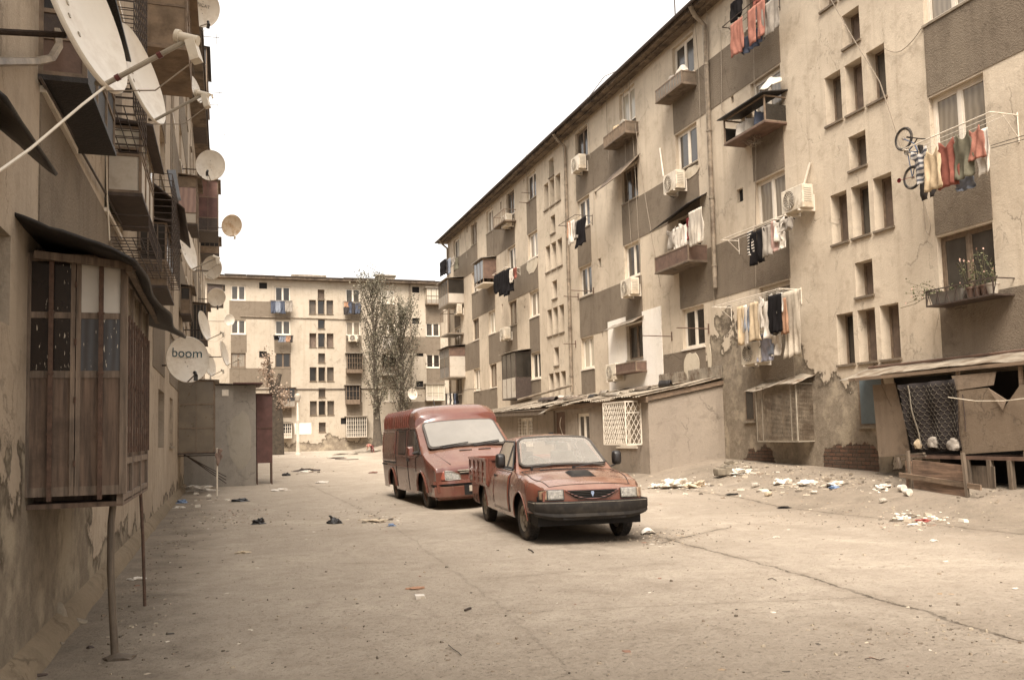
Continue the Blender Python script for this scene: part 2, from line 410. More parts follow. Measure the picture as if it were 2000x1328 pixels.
    h = t.math('SUBTRACT', t.math('ADD', h, t.math('ADD', t.math('MULTIPLY', peb, .5), t.math('MULTIPLY', sm, 1.5))), t.math('MULTIPLY', pit, .5)); h = t.math('SUBTRACT', h, t.math('MULTIPLY', crack, 1.3))
    return t.out(col, .92, t.bump(h, .8, .04), .2)
def atZ0(px, py):
    d = ray(px, py); t = -H/d.z; return Vector((d.x*t, d.y*t, 0))
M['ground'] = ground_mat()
def axis(lo, hi, step, far):
    a = [lo + i*step for i in range(int((hi-lo)/step)+1)]; k = step; v = a[-1]; up = []
    while v < far: k *= 1.6; v += k; up.append(v)
    k = step; v = a[0]; dn = []
    while v > -far: k *= 1.6; v -= k; dn.append(v)
    return dn[::-1] + a + up
gx, gy = axis(-3, 15, .2, 900), axis(-2, 76, .25, 900)
g = MB(); g.v = [(a, b, gh(a, b)) for a in gx for b in gy]
for i in range(len(gx)-1):
    for j in range(len(gy)-1):
        q = i*len(gy)+j; g.f.append((q, q+len(gy), q+len(gy)+1, q+1)); g.mi.append(0)
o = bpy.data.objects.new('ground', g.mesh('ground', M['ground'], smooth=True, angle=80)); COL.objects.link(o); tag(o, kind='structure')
# ---------------------------------------------------------------- buildings
def facade_mesh(mb, P, N, U0, U1, Z0, Z1, holes, depth=.16, mat_jamb=0):
    """wall sheet with rectangular holes and their reveals. P(u,z,d) gives the point d metres INTO the wall."""
    us = sorted({U0, U1, *[h[0] for h in holes], *[h[1] for h in holes]}); zs = sorted({Z0, Z1, *[h[2] for h in holes], *[h[3] for h in holes]})
    for i in range(len(us)-1):
        for j in range(len(zs)-1):
            cu, cz = (us[i]+us[i+1])/2, (zs[j]+zs[j+1])/2
            if any(h[0] < cu < h[1] and h[2] < cz < h[3] for h in holes): continue
            mb.quad(P(us[i], zs[j], 0), P(us[i+1], zs[j], 0), P(us[i+1], zs[j+1], 0), P(us[i], zs[j+1], 0))
    for h in holes:
        u0, u1, z0, z1 = h[:4]; d = h[4] if len(h) > 4 else depth
        mb.quad(P(u0, z0, 0), P(u0, z1, 0), P(u0, z1, d), P(u0, z0, d)); mb.quad(P(u1, z0, d), P(u1, z1, d), P(u1, z1, 0), P(u1, z0, 0))
        mb.quad(P(u0, z1, 0), P(u1, z1, 0), P(u1, z1, d), P(u0, z1, d)); mb.quad(P(u0, z0, d), P(u1, z0, d), P(u1, z0, 0), P(u0, z0, 0))

def pbox(mb, P, u0, u1, z0, z1, d0, d1):
    a = [P(u0, z0, d0), P(u1, z0, d0), P(u1, z0, d1), P(u0, z0, d1), P(u0, z1, d0), P(u1, z1, d0), P(u1, z1, d1), P(u0, z1, d1)]
    mb.hexa(a)

def window(bld, P, u0, u1, z0, z1, kind='pvc', d=.10, rng=random):
    """part window (frame) > pane, sill"""
    gl = rng.choice(['glass_grey', 'glass_curtain', 'glass_dark', 'glass_pale', 'glass_grey', 'glass_curtain'])
    if kind == 'pvc': fm, fw = 'white_frame', .065
    elif kind == 'wood': fm, fw = 'wood_frame', .06
    elif kind == 'dark': fm, fw, gl = 'wood_frame', .05, 'glass_dark'
    elif kind == 'stair': fm, fw = 'wood_frame', .045
    f = MB()
    pbox(f, P, u0+.002, u0+fw, z0+.002, z1-.002, d, d+.06); pbox(f, P, u1-fw, u1-.002, z0+.002, z1-.002, d, d+.06)
    pbox(f, P, u0+fw, u1-fw, z0+.002, z0+fw, d, d+.06); pbox(f, P, u0+fw, u1-fw, z1-fw, z1-.002, d, d+.06)
    if kind != 'stair':
        um = (u0+u1)/2
        pbox(f, P, um-fw*.6, um+fw*.6, z0+fw, z1-fw, d-.004, d+.06)
        for a, b in ((u0+fw, um-fw*.6), (um+fw*.6, u1-fw)):
            pbox(f, P, a+.001, a+.03, z0+fw+.001, z1-fw-.001, d+.008, d+.05); pbox(f, P, b-.03, b-.001, z0+fw+.001, z1-fw-.001, d+.008, d+.05)
            pbox(f, P, a+.03, b-.03, z0+fw+.001, z0+fw+.03, d+.008, d+.05); pbox(f, P, a+.03, b-.03, z1-fw-.03, z1-fw-.001, d+.008, d+.05)
    fo = f.build('window', fm, bld)
    g_ = MB(); pbox(g_, P, u0+fw*.5, u1-fw*.5, z0+fw*.5, z1-fw*.5, d+.03, d+.036)
    if kind == 'stair': gl = rng.choice(['glass_stair', 'glass_stair', 'stair_board', 'glass_dark', 'glass_dark', 'glass_grey'])
    go = g_.build('pane', gl, fo)
    s = MB(); lip = .05 if kind == 'stair' else .04
    pbox(s, P, u0-.03, u1+.03, z0-.045, z0+.001, -lip, d+.01)
    s.build('sill', 'sill' if kind == 'stair' else ('white_frame' if rng.random() < .4 else 'concrete'), fo)
    return fo

def facade(name, label, P, ulo, uhi, zbase, ztop, cols, stacks, bands, wallmat, dz=0, vents=(), skip=(), special={}, seed=1, thick=10, Pback=None):
    rn = random.Random(seed)
    bld = thing(name, label, 'apartment block', P((ulo+uhi)/2, zbase, thick/2))
    holes, wins = [], []
    SZ = [(1.15, 2.3), (3.8, 4.98), (6.55, 7.7), (9.15, 10.3), (11.8, 12.98)]
    for ci, (a, b) in enumerate(cols):
        for k, (z0, z1) in enumerate(SZ):
            if (ci, k) in skip: continue
            holes.append((a, b, z0+dz, z1+dz)); wins.append((a, b, z0+dz, z1+dz, special.get((ci, k))))
    for (a, b) in stacks:
        w = (b-a-.28)/3
        for k in range(5):
            zb = [2.78, 5.47, 8.18, 10.85, 99][k] + dz
            if k < 4:
                for q in range(3):
                    u = a+q*(w+.14); holes.append((u, u+w, zb, zb+1.12, .3)); wins.append((u, u+w, zb, zb+1.12, 'stair'))
            zs = [1.45, 4.18, 6.95, 9.68, 12.08][k]+dz; m = (a+b)/2
            holes.append((m-w/2, m+w/2, zs, zs+.75, .3)); wins.append((m-w/2, m+w/2, zs, zs+.75, 'stair'))
    for v in vents: holes.append(tuple(v)+(.12,))
    mb = MB(); facade_mesh(mb, P, None, ulo, uhi, zbase, ztop, holes)
    # closed body behind the sheet: ends, back, top
    c = [P(ulo, zbase, 0), P(uhi, zbase, 0), P(uhi, zbase, thick), P(ulo, zbase, thick)]
    d = [P(ulo, ztop, 0), P(uhi, ztop, 0), P(uhi, ztop, thick), P(ulo, ztop, thick)]
    for i in (1, 2, 3): mb.quad(c[i], c[(i+1) % 4], d[(i+1) % 4], d[i])
    mb.quad(*d)
    mb.build('wall', wallmat, bld)
    for (a, b, z0, z1, kd) in wins:
        if kd == 'stair': window(bld, P, a, b, z0, z1, 'stair', .24, rn)
        elif kd == 'none':
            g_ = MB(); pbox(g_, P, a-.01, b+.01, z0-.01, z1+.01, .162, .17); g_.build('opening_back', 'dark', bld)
        else: window(bld, P, a, b, z0, z1, kd or rn.choice(['pvc', 'pvc', 'pvc', 'wood']), .10, rn)
    for v in vents:
        g_ = MB(); pbox(g_, P, v[0]-.01, v[1]+.01, v[2]-.01, v[3]+.01, .10, .11); g_.build('vent', 'dark', bld)
    for (a, b, z0, z1) in bands:
        g_ = MB(); pbox(g_, P, a, b, z0+dz, z1+dz, -.012, .003); g_.build('wall_band', 'band', bld)
    return bld

XR = 12.9
PR = lambda u, z, d: Vector((XR+d, u, z))
RC = [(3.6, 4.85), (7.6, 8.9), (11.77, 13.05), (17.62, 18.9), (21.62, 22.88), (25.45, 26.65), (29.45, 30.65), (35.2, 36.45), (38.25, 39.45), (41.65, 42.85), (44.7, 45.9), (48.5, 49.8)]
KB = {1: (2.62, 3.755), 2: (5.02, 6.505), 3: (7.74, 9.105), 4: (10.34, 11.755)}
bands = []
def rb(k, a, b): bands.append((a, b)+KB[k])
for k in (1, 3):
    rb(k, 7.6, 13.06); rb(k, 17.6, 18.92) if k == 3 else rb(k, 17.6, 18.94); rb(k, 21.6, 26.7) if k == 3 else rb(k, 21.6, 24.1)
    rb(k, 29.4, 30.7); rb(k, 35.2, 39.5); rb(k, 41.6, 45.95); rb(k, 48.5, 49.85)
for k in (2, 4):
    rb(k, 3.6, 4.85); rb(k, 11.75, 13.06); rb(k, 17.58, 22.93); rb(k, 25.4, 30.68); rb(k, 35.2, 36.5); rb(k, 38.25, 42.9); rb(k, 44.65, 49.85)
def vr(px, py, w=.22, h=.3):
    p = atX(px, py, XR); return (p.y-w/2, p.y+w/2, p.z-h/2, p.z+h/2)
vents = [vr(1445, 382, .3, .36), vr(1171, 514, .25, .35), vr(1163, 382, .2, .3), vr(981, 602, .2, .4), vr(912, 446, .2, .5), vr(1430, 195, .14, .2), vr(978, 402, .2, .4), vr(1176, 652, .1, .2), vr(899, 462, .15, .3)]
skipR = {(2, 0)}
spR = {(2, 1): 'wood', (2, 2): 'pvc', (2, 3): 'pvc', (2, 4): 'pvc', (3, 2): 'pvc', (3, 1): 'pvc', (4, 1): 'pvc', (4, 2): 'dark', (5, 1): 'dark', (3, 0): 'dark', (5, 3): 'wood', (3, 3): 'pvc', (8, 3): 'pvc'}
right = facade('right_apartment_building', 'long five storey cream and brown apartment block running down the side with the wooden shack', PR, 2.0, 51.2, -.3, 13.3, RC,
               [(14.13, 16.02), (32.32, 34.25)], bands, 'wall_r', vents=vents, skip=skipR, special=spR, seed=5)
# small ground-floor windows seen at the wall foot
for px, py, w_, h_ in ((1465, 791, .42, .82), (1702, 783, .75, 1.05)):
    p = atX(px, py, XR)
    f = MB(); pbox(f, PR, p.y-w_/2, p.y+w_/2, p.z-h_/2, p.z+h_/2, -.01, .004)
    fo = f.build('window', 'wood_frame', right)
    g_ = MB(); pbox(g_, PR, p.y-w_/2+.05, p.y+w_/2-.05, p.z-h_/2+.05, p.z+h_/2-.05, -.014, -.0105); g_.build('pane', basic('faded_blue_pane', (.12, .15, .16), .4, .2, 3, .05) if px > 1600 else 'glass_dark', fo)
    s = MB(); pbox(s, PR, p.y-w_/2-.04, p.y+w_/2+.04, p.z-h_/2-.05, p.z-h_/2, -.06, -.0005); s.build('sill', 'concrete', fo)
# eaves, roof slab
r = MB(); r.hexa([(12.38, 1.5, 13.16), (23.3, 1.5, 13.3005), (23.3, 51.6, 13.3005), (12.38, 51.6, 13.16), (12.38, 1.5, 13.28), (23.3, 1.5, 13.9), (23.3, 51.6, 13.9), (12.38, 51.6, 13.28)])
ro = r.build('roof', 'eave', right)
r = MB(); y = 1.5
while y < 51.6:
    L = random.uniform(.5, 1.0); j = random.uniform(-.03, .03)
    r.hexa([(12.30+j, y, 13.29), (23.4, y, 13.92), (23.4, y+L-.02, 13.92), (12.30+j, y+L-.02, 13.29), (12.30+j, y, 13.35+j*.4), (23.4, y, 13.97), (23.4, y+L-.02, 13.97), (12.30+j, y+L-.02, 13.35+j*.4)]); y += L
r.build('roofing_sheets', 'roof', ro)
r = MB(); r.bar((12.6, 1.6, 13.13), (12.6, 51.5, 13.13), .05); r.build('soffit_batten', 'eave', ro)
for k, (px, y) in enumerate([(1345, 25.2), (1236, 0), (1190, 0)][:0]): pass
gt = MB(); gt.tube([(12.27, 1.5, 13.26), (12.27, 51.5, 13.26)], .05, 8); gt.build('gutter', 'metal_dark', right, smooth=True)
# downpipes
for yy, zb in ((20.8, 5.3), (31.5, 3.0), (50.9, .9)):
    p_ = MB(); p_.tube([(12.3, yy-.1, 13.2), (12.5, yy, 13.0), (12.80, yy, 12.75), (12.80, yy, zb)], .065, 10)
    z = zb+.6
    while z < 12.6: p_.tube([(12.80, yy, z), (12.80, yy, z+.05)], .082, 10); z += 1.9
    p_.build('downpipe', 'pipe', right, smooth=True)
# white freshly plastered panel round a first floor window
g_ = MB(); fp = lambda a, b: (a, b)
for (a, b, z0, z1) in ((24.14, 25.43, 2.75, 5.30), (26.67, 28.12, 2.85, 5.30), (25.43, 26.67, 2.80, 3.79), (25.43, 26.67, 4.985, 5.02)):
    pbox(g_, PR, a, b, z0, z1, -.025, -.0005)
g_.build('white_plaster_panel', 'white_patch', right)
# mortar blobs under two windows
for px, py, w_, h_ in ((1040, 516, .75, .7), (1352, 712, .45, .8), (1387, 696, .10, .7), (1350, 336, .5, .3)):
    p = atX(px, py, XR); g_ = MB(); n = 18; pts = []
    for i in range(n):
        a = 2*PI*i/n; rr = 1+.28*noise.noise(Vector((px, i*.9, 0)))
        pts.append((XR-.014, p.y+w_*rr*math.cos(a), p.z+h_*.5*rr*math.sin(a)*(1.15 if math.sin(a) < 0 else .9)))
    g_.slab(pts, (-.012, 0, 0)); g_.build('mortar_patch', 'pale_plaster', right)

ra = MB(); q_ = atX(1319, 28, 12.6)
ra.tube([q_-Vector((0, 0, .3)), q_+Vector((0, .05, 1.5))], .02, 6); ra.tube([q_+Vector((0, -.3, 1.3)), q_+Vector((0, .3, 1.3))], .01, 4); ra.build('roof_aerial', 'metal_dark', right)
# ------------- far building
YF = 70.4
PF = lambda u, z, d: Vector((u, YF+d, z))
fx = lambda px: atY(px, 720, YF).x
FC = [(fx(451), fx(480)), (fx(537.5), fx(568)), (fx(676.5), fx(705)), (fx(746), fx(773)), (fx(833), fx(860.5))]
fst = (fx(604.8), fx(652))
fb = []
def fbk(k, a, b): fb.append((a, b)+KB[k])
for k in (1, 3):
    fbk(k, fx(451), fx(482)); fbk(k, fx(536), fx(569)); fbk(k, fx(676), fx(707)); fbk(k, fx(776), fx(861))
for k in (2, 4):
    fbk(k, fx(448), fx(568)); fbk(k, fx(675), fx(706)); fbk(k, fx(745), fx(774)); fbk(k, fx(833), fx(868))
fv = []
for px, py in ((514, 558), (812, 566), (812, 627), (820, 690), (820, 750), (514, 692), (673, 822)):
    p = atY(px, py, YF); fv.append((p.x-.3, p.x+.3, p.z-.25, p.z+.25))
FCs = [(-7, -5.7)] + FC + [(21.5, 22.8)]
far = facade('far_apartment_building', 'five storey cream block closing the end of the yard behind the poplars', PF, -12, 30, -.5, 13.95, FCs, [fst], fb, 'wall_f', dz=.47, vents=fv,
             special={(2, 2): 'dark', (3, 4): 'pvc', (2, 3): 'pvc', (3, 2): 'wood', (4, 2): 'dark', (5, 1): 'pvc', (1, 4): 'pvc', (2, 4): 'pvc'}, seed=11)
r = MB(); r.box(-12.4, 30.4, YF-.55, YF+10.4, 13.955, 14.12); ro = r.build('roof', 'eave', far)
r = MB(); x = -12.4
while x < 30:
    L = random.uniform(.8, 2.4); r.box(x, x+L-.02, YF-.62, YF+10.5, 14.124, 14.17+random.uniform(0, .06)); x += L
r.build('roofing_sheets', 'roof', ro)
r = MB(); r.box(12.0, 13.4, YF+1, YF+2, 14.1, 14.75); r.box(11.9, 13.5, YF+.9, YF+2.1, 14.752, 14.85); r.build('chimney', 'concrete', ro)
r = MB(); r.box(4.9, 7.6, YF-.5, YF+1, 14.2, 14.38); r.build('roof_hatch', 'tin', ro)
p_ = MB(); q = atY(802, 640, YF-.1); p_.tube([(q.x, YF-.1, 13.9), (q.x, YF-.1, 5.2)], .07, 8); p_.build('downpipe', 'pipe', far, smooth=True)
p_ = MB(); p_.tube([(fx(470), YF-.05, 11.0), (fx(620), YF-.05, 10.95), (fx(690), YF-.05, 10.9)], .035, 6); p_.build('wall_pipe', 'pipe', far)
p_ = MB(); p_.tube([(fx(470), YF-.05, 5.35), (fx(620), YF-.05, 5.3), (fx(850), YF-.05, 5.35)], .035, 6); p_.build('wall_pipe', 'metal_dark', far)
g_ = MB(); pbox(g_, PF, atY(575, 830, YF).x, atY(608, 830, YF).x, atY(590, 848, YF).z, atY(590, 826, YF).z, -.02, -.0005); g_.build('white_plaster_panel', 'white_patch', far)

# ------------- left building
XL = -1.25
PL = lambda u, z, d: Vector((XL-d, u, z))
LC = [(-2.5, -1.2), (1.4, 2.7), (6.75, 8.1), (10.15, 11.5), (18.15, 19.8), (21.7, 23.0), (25.6, 26.9), (29.6, 30.9), (36.0, 37.3), (39.2, 40.5), (43.0, 44.2), (46.5, 47.8), (50.5, 51.8), (54.5, 55.8)]
lb = []
LK = {1: (2.62, 3.75), 2: (5.0, 6.5), 3: (7.7, 9.1), 4: (10.3, 11.75)}
def lbk(k, a, b): lb.append((a, b)+LK[k])
for k in (1, 3):
    lbk(k, 6.72, 11.62); lbk(k, 16.7, 19.85); lbk(k, 21.6, 27); lbk(k, 29.6, 30.9); lbk(k, 36, 40.6); lbk(k, 43, 47.8); lbk(k, 50.5, 51.8)
for k in (2, 4):
    lbk(k, 1.4, 8.2); lbk(k, 10.1, 11.6); lbk(k, 18.1, 23.1); lbk(k, 25.6, 31); lbk(k, 36, 37.3); lbk(k, 39.2, 44.2); lbk(k, 46.5, 51.8)
lv = []
for px, py, w_, h_ in ((8, 540, .3, .55), (340, 712, .3, .8)):
    p = atX(px, py, XL); lv.append((p.y-w_/2, p.y+w_/2, p.z-h_/2, p.z+h_/2))
left = facade('left_apartment_building', 'near apartment block hung with satellite dishes and boxed in balconies', PL, -6, 57, -.3, 13.75, LC, [(13.1, 15.0), (32.8, 34.7)], lb, 'wall_l', dz=.18,
              vents=lv, special={(4, 0): 'none'}, seed=23)
r = MB(); r.box(-13, -.72, -6.5, 57.4, 13.752, 13.9); ro = r.build('roof', 'eave', left)
r = MB(); r.box(-13.1, -.66, -6.6, 57.5, 13.904, 13.99); r.build('roofing_sheets', 'roof', ro)
# kerb ledge at its foot
k_ = MB(); n = 120
def kf(u, v):
    y = -5+u*62; j = .025*noise.noise(Vector((y*1.3, v*3, 1)))
    prof = [(-1.25, .15), (-1.205+j, .12+j), (-1.16+j, .07+j), (-1.12+j*1.5, -.02)]
    i = min(2, int(v*3)); t_ = v*3-i; a, b = prof[i], prof[i+1]; return (a[0]*(1-t_)+b[0]*t_, y, a[1]*(1-t_)+b[1]*t_)
k_.grid(kf, 240, 3)
k_.build('plinth', plaster('left_plinth', (.20, .155, .105), (.12, .092, .062), (.26, .20, .135)), left, smooth=True)
# ---------------------------------------------------------------- vehicles
def paint(name, c, dust):
    t = NT(name); p = t.objc(); x, y, z = t.xyz(p)
    n = t.noise(p, 2.3, 7, .68); f = t.noise(p, 40, 4, .7); s = t.noise(t.scale(p, 3, 3, .5), 1.7, 7, .7)
    col = t.mix(t.rng(n, .35, .68), c, tuple(v*.72 for v in c))
    d = t.math('ADD', t.math('MULTIPLY', t.rng(z, .2, 1.0, .45, .04), t.rng(s, .3, .7)), t.math('MULTIPLY', t.rng(n, .5, .75), .25))
    col = t.mix(d, col, dust)
    nz = t.xyz(t.new('ShaderNodeNewGeometry').outputs['Normal'])[2]
    col = t.mix(t.math('MULTIPLY', t.rng(nz, .35, 1.0), t.rng(s,   .2, .6, .15, .55)), col, tuple(v*1.25 for v in dust))  # upward faces paler: settled dust plus sky reflection painted in
    col = t.mix(t.math('MULTIPLY', t.rng(f, .60, .72), .45), col, tuple(v*.6 for v in dust))
    col = t.mix(t.rng(t.noise(p, 9, 8, .8), .66, .70, 0, .7), col, (.07, .035, .025))
    t.out(col, t.rng(n, .35, .7, .14, .34), t.bump(t.noise(p, 3, 3), .03, .02), .55)
    t.b.inputs['Coat Weight'].default_value = .5; t.b.inputs['Coat Roughness'].default_value = .10
    return t.m
M['red_paint'] = paint('faded_red_paint', (.180, .052, .033), (.265, .175, .12))
M['van_paint'] = paint('dull_maroon_paint', (.148, .045, .032), (.225, .148, .103))
M['rubber'] = basic('tyre_rubber', (.030, .025, .021), .85, .5, 12, .4, dirt=(.10, .08, .06), dirtsc=6)
M['rim'] = basic('dusty_steel_rim', (.30, .26, .21), .5, .3, 8, .1, metal=.3, dirt=(.15, .11, .08), dirtsc=6)
M['bumper'] = basic('faded_black_bumper', (.017, .014, .012), .6, .4, 5, .1, spec=.25, dirt=(.034, .028, .022), dirtsc=4)
M['lamp'] = basic('headlamp_glass', (.26, .24, .205), .10, .55, 30, .6, spec=1)
M['amber'] = basic('indicator_lens', (.34, .24, .16), .2, .3, 16, .2)
M['lens_red'] = basic('red_indicator_lens', (.30, .09, .06), .2, .3, 16, .2)
M['screen'] = basic('dusty_sky_windscreen', (.24, .22, .19), .06, .12, 2, 0, spec=1, dirt=(.22, .20, .17), dirtsc=1.2)  # pale base: dust film plus reflected sky put into the colour
M['side_glass'] = basic('dark_side_glass', (.075, .068, .056), .08, .4, 2, 0, spec=.8, dirt=(.13, .11, .09), dirtsc=2)
M['chrome'] = basic('dull_chrome', (.5, .46, .4), .25, .2, 6, .05, metal=.9)
M['seal'] = basic('perished_rubber_seal', (.06, .049, .04), .6, .3, 8, .1)
M['under'] = basic('underbody', (.012, .010, .009), .9, .3, 4, 0)

def rpatch(mb, c, r=.12, off=.004, bulge=0, n=7, inset=0.0, cen=None):
    """rounded pane over the quad c = (bottom-left, bottom-right, top-right, top-left), pushed off along the normal"""
    c = [Vector(p) for p in c]; nrm = ((c[1]-c[0]).cross(c[3]-c[0])).normalized()
    W = (c[1]-c[0]).length; Hh = (c[3]-c[0]).length
    def P(s, t):
        p = c[0]*(1-s)*(1-t)+c[1]*s*(1-t)+c[2]*s*t+c[3]*(1-s)*t
        return p + nrm*(off + bulge*(1-(2*s-1)**2)*1.0)
    ru, rv = r/W, r/Hh; iu, iv = inset/W, inset/Hh; out = []
    for cx_, cy_, a0 in ((1-iu-ru, iv+rv, -90), (1-iu-ru, 1-iv-rv, 0), (iu+ru, 1-iv-rv, 90), (iu+ru, iv+rv, 180)):
        for k in range(n):
            a = math.radians(a0+90*k/(n-1)); out.append((cx_+ru*math.cos(a), cy_+rv*math.sin(a)))
    # subdivide the long edges so a bulged pane stays smooth
    o2 = []
    for i in range(len(out)):
        a, b = out[i], out[(i+1) % len(out)]; m = 6 if abs(a[0]-b[0]) > .3 else 1
        for k in range(m): o2.append((a[0]+(b[0]-a[0])*k/m, a[1]+(b[1]-a[1])*k/m))
    rings = []
    for q in (1.0, .66, .33):
        rings.append(mb.vs(*[P(.5+(s-.5)*q, .5+(t-.5)*q) for s, t in o2]))
    N = len(o2); ctr = mb.vs(P(.5, .5))
    for a, b in zip(rings, rings[1:]):
        for j in range(N): mb.f.append((a+j, a+(j+1) % N, b+(j+1) % N, b+j)); mb.mi.append(mb.cur)
    for j in range(N): mb.f.append((rings[-1]+j, rings[-1]+(j+1) % N, ctr)); mb.mi.append(mb.cur)
    # rim thickness
    back = mb.vs(*[P(s, t)-nrm*(off+.004) for s, t in o2])
    for j in range(N): mb.f.append((rings[0]+(j+1) % N, rings[0]+j, back+j, back+(j+1) % N)); mb.mi.append(mb.cur)
    return [P(s, t) for s, t in o2]

def loft_body(ys, section, skip=None):
    """section(y) -> points from the bottom of the flank up and over to the centre line"""
    mb = MB(); rows = []
    for y in ys:
        pts = section(y); full = [(-x, y, z) for x, z in pts] + [(x, y, z) for x, z in reversed(pts[:-1])]
        rows.append(mb.vs(*full)); n = len(full)
    for i, (a, b) in enumerate(zip(rows, rows[1:])):
        for j in range(n-1):
            if skip and skip((ys[i]+ys[i+1])/2, j): continue
            mb.f.append((a+j, a+j+1, b+j+1, b+j)); mb.mi.append(0)
    for r, rev in ((rows[0], False), (rows[-1], True)):
        # close each end strip by strip
        for j in range(n//2):
            q = (r+j, r+n-1-j, r+n-2-j, r+j+1)
            if q[2] == q[3]: q = q[:3]
            mb.f.append(q[::-1] if rev else q); mb.mi.append(0)
    return mb

def wheel(root, x, y, r=.30, w=.165, side=-1, steer=0, hub='rim'):
    """tyre and rim; side = -1 faces -x"""
    hh = w/2
    t = MB(); prof = [(r*.60, -hh*.80), (r*.66, -hh*.98), (r*.85, -hh*1.04), (r*.95, -hh*.92), (r, -hh*.6), (r, hh*.6), (r*.95, hh*.92), (r*.85, hh*1.04), (r*.66, hh*.98), (r*.60, hh*.8)]
    t.lathe(prof, (0, 0, 0), 36, axis=0)
    for k in range(40):  # tread blocks
        a = 2*PI*k/40
        for sx in (-.45, 0, .45):
            cy, cz = math.cos(a+sx*.1)*(r+.001), math.sin(a+sx*.1)*(r+.001); T = Vector((0, -math.sin(a), math.cos(a))); R = Vector((0, math.cos(a), math.sin(a)))
            c = Vector((sx*hh*1.2, cy, cz)); X = Vector((1, 0, 0))
            p = []
            for dz in (-.004, .005):
                for du, dv in ((-1, -1), (1, -1), (1, 1), (-1, 1)): p.append(c + X*du*hh*.22 + T*dv*.014 + R*dz)
            t.hexa(p)
    tw = t.build('tyre', 'rubber', root, local=True, smooth=True, angle=35)
    tw.location = (x, y, r); tw.rotation_euler = (0, 0, steer)
    tw.name = 'wheel'
    s = side; h = MB()
    h.lathe([(r*.62, s*hh*.80), (r*.60, s*hh*.92), (r*.55, s*hh*.80), (r*.50, s*hh*.45), (r*.42, s*hh*.38), (r*.30, s*hh*.62), (r*.17, s*hh*.66), (r*.15, s*hh*.9), (r*.06, s*hh*.96), (.001, s*hh*.96)], (0, 0, 0), 32, axis=0)
    h.lathe([(r*.62, -s*hh*.7), (.001, -s*hh*.7)], (0, 0, 0), 24, axis=0)
    ho = h.build('rim', hub, tw, local=True, smooth=True, angle=30)
    v = MB()
    for k in range(12):
        a = 2*PI*k/12; c = Vector((s*hh*.425, math.cos(a)*r*.455, math.sin(a)*r*.455))
        v.lathe([(.013, s*.0), (.013, s*.006), (.0005, s*.006)], c, 8, axis=0)
    v.build('rim_slots', 'under', tw, local=True)
    return tw

def arch(y, yc, r, flat=.0):
    d = abs(y-yc)
    return math.sqrt(max(0, r*r-d*d)) if d < r else 0

# ============ pickup ============
PK = thing('pickup_truck', 'small faded red pickup with ribbed drop side bed, black bumper and bonnet scoop, nearest vehicle', 'pickup')
YFW, YRW, WR = 1.34, -1.42, .29
def lerp(tab, y):
    for (a, va), (b, vb) in zip(tab, tab[1:]):
        if y <= b:
            t = max(0, (y-a)/(b-a)); return va+(vb-va)*t
    return tab[-1][1]
def smooth_lerp(tab, y):
    for (a, va), (b, vb) in zip(tab, tab[1:]):
        if y <= b:
            t = max(0, min(1, (y-a)/(b-a))); t = t*t*(3-2*t); return va+(vb-va)*t
    return tab[-1][1]
def pk_section(y):
    zb = .27
    for yc in (YFW, YRW):
        a = arch(y, yc, .365)
        if a: zb = max(zb, WR+a*.98)
    if y < -2.2: zb = max(zb, .30)
    if y > 1.72: zb = max(zb, .40+.0*(y))
    # width of the flank
    nose = sst(1.62, 2.12, y)
    wmax = .785-.115*nose**1.6-.02*sst(-1.2, -2.3, -y if False else -y)
    if y < -.70: wmax = .775
    zsh = smooth_lerp([(-2.4, .66), (-.74, .66), (-.68, .90), (.8, .905), (1.3, .865), (1.8, .79), (2.06, .735), (2.14, .70)], y)
    zsh = max(zsh, zb+.03)
    pts = []
    for t in (0, .12, .3, .5, .7, .86, .95, 1.0):
        z = zb+(zsh-zb)*t; q = (z-.27)/(.92-.27)
        wd = wmax*(.955+.06*math.sin(PI*min(1, max(0, q*.85+.12)))) - .028*max(0, (t-.86)/.14)
        pts.append((wd, z))
    wsh = pts[-1][0]
    # cab flank
    zroof = smooth_lerp([(-.74, .70), (-.72, .95), (-.52, 1.36), (-.40, 1.405), (-.1, 1.425), (.18, 1.405), (.26, 1.375)], y) if y <= .26 else lerp([(.26, 1.375), (.88, .955), (.96, .93), (1.3, .915), (1.8, .845), (2.0, .795), (2.1, .745), (2.14, .71)], y)
    if y < -.72: zroof = zsh+.004
    zg = max(zsh+.0005, zroof-.05 if y < .8 else zsh+.0005)
    if y >= .26: zg = max(zsh+.0005, lerp([(.26, 1.33), (.84, .93), (.88, .905)], y) if y < .88 else zsh+.0005)
    for t in (.08, .88, 1.0):
        z = zsh+(zg-zsh)*t; pts.append((wsh-.02-max(0, z-.92)*.38, z))
    we = pts[-1][0]
    for t in (.12, .3, .6, 1.0):
        x = we*(1-t); zz = zg+(zroof-zg)*(1-(1-t)**2.4); pts.append((x, zz))
    return pts
ys = sorted(set([-2.36+.04*i for i in range(113)] + [-.74, -.72, -.70, .26, .28, .84, .86, .88, YFW-.365, YFW+.365, YRW-.365, YRW+.365, 2.13, 2.14]))
ys = [y for y in ys if -2.36 <= y <= 2.14]
def pk_open(y, j):
    if 11 <= j <= 16 and (.30 < y < .85 or -.71 < y < -.54): return True
    return j in (8, 19) and -.47 < y < .66
b = loft_body(ys, pk_section, pk_open); body = b.build('body', 'red_paint', PK, local=True, smooth=True, angle=32)
# inner wells and floor
u = MB(); u.box(-.70, .70, -2.3, 2.02, .24, .62)
for yc in (YFW, YRW): pass
u.build('underbody', 'under', PK, local=True)
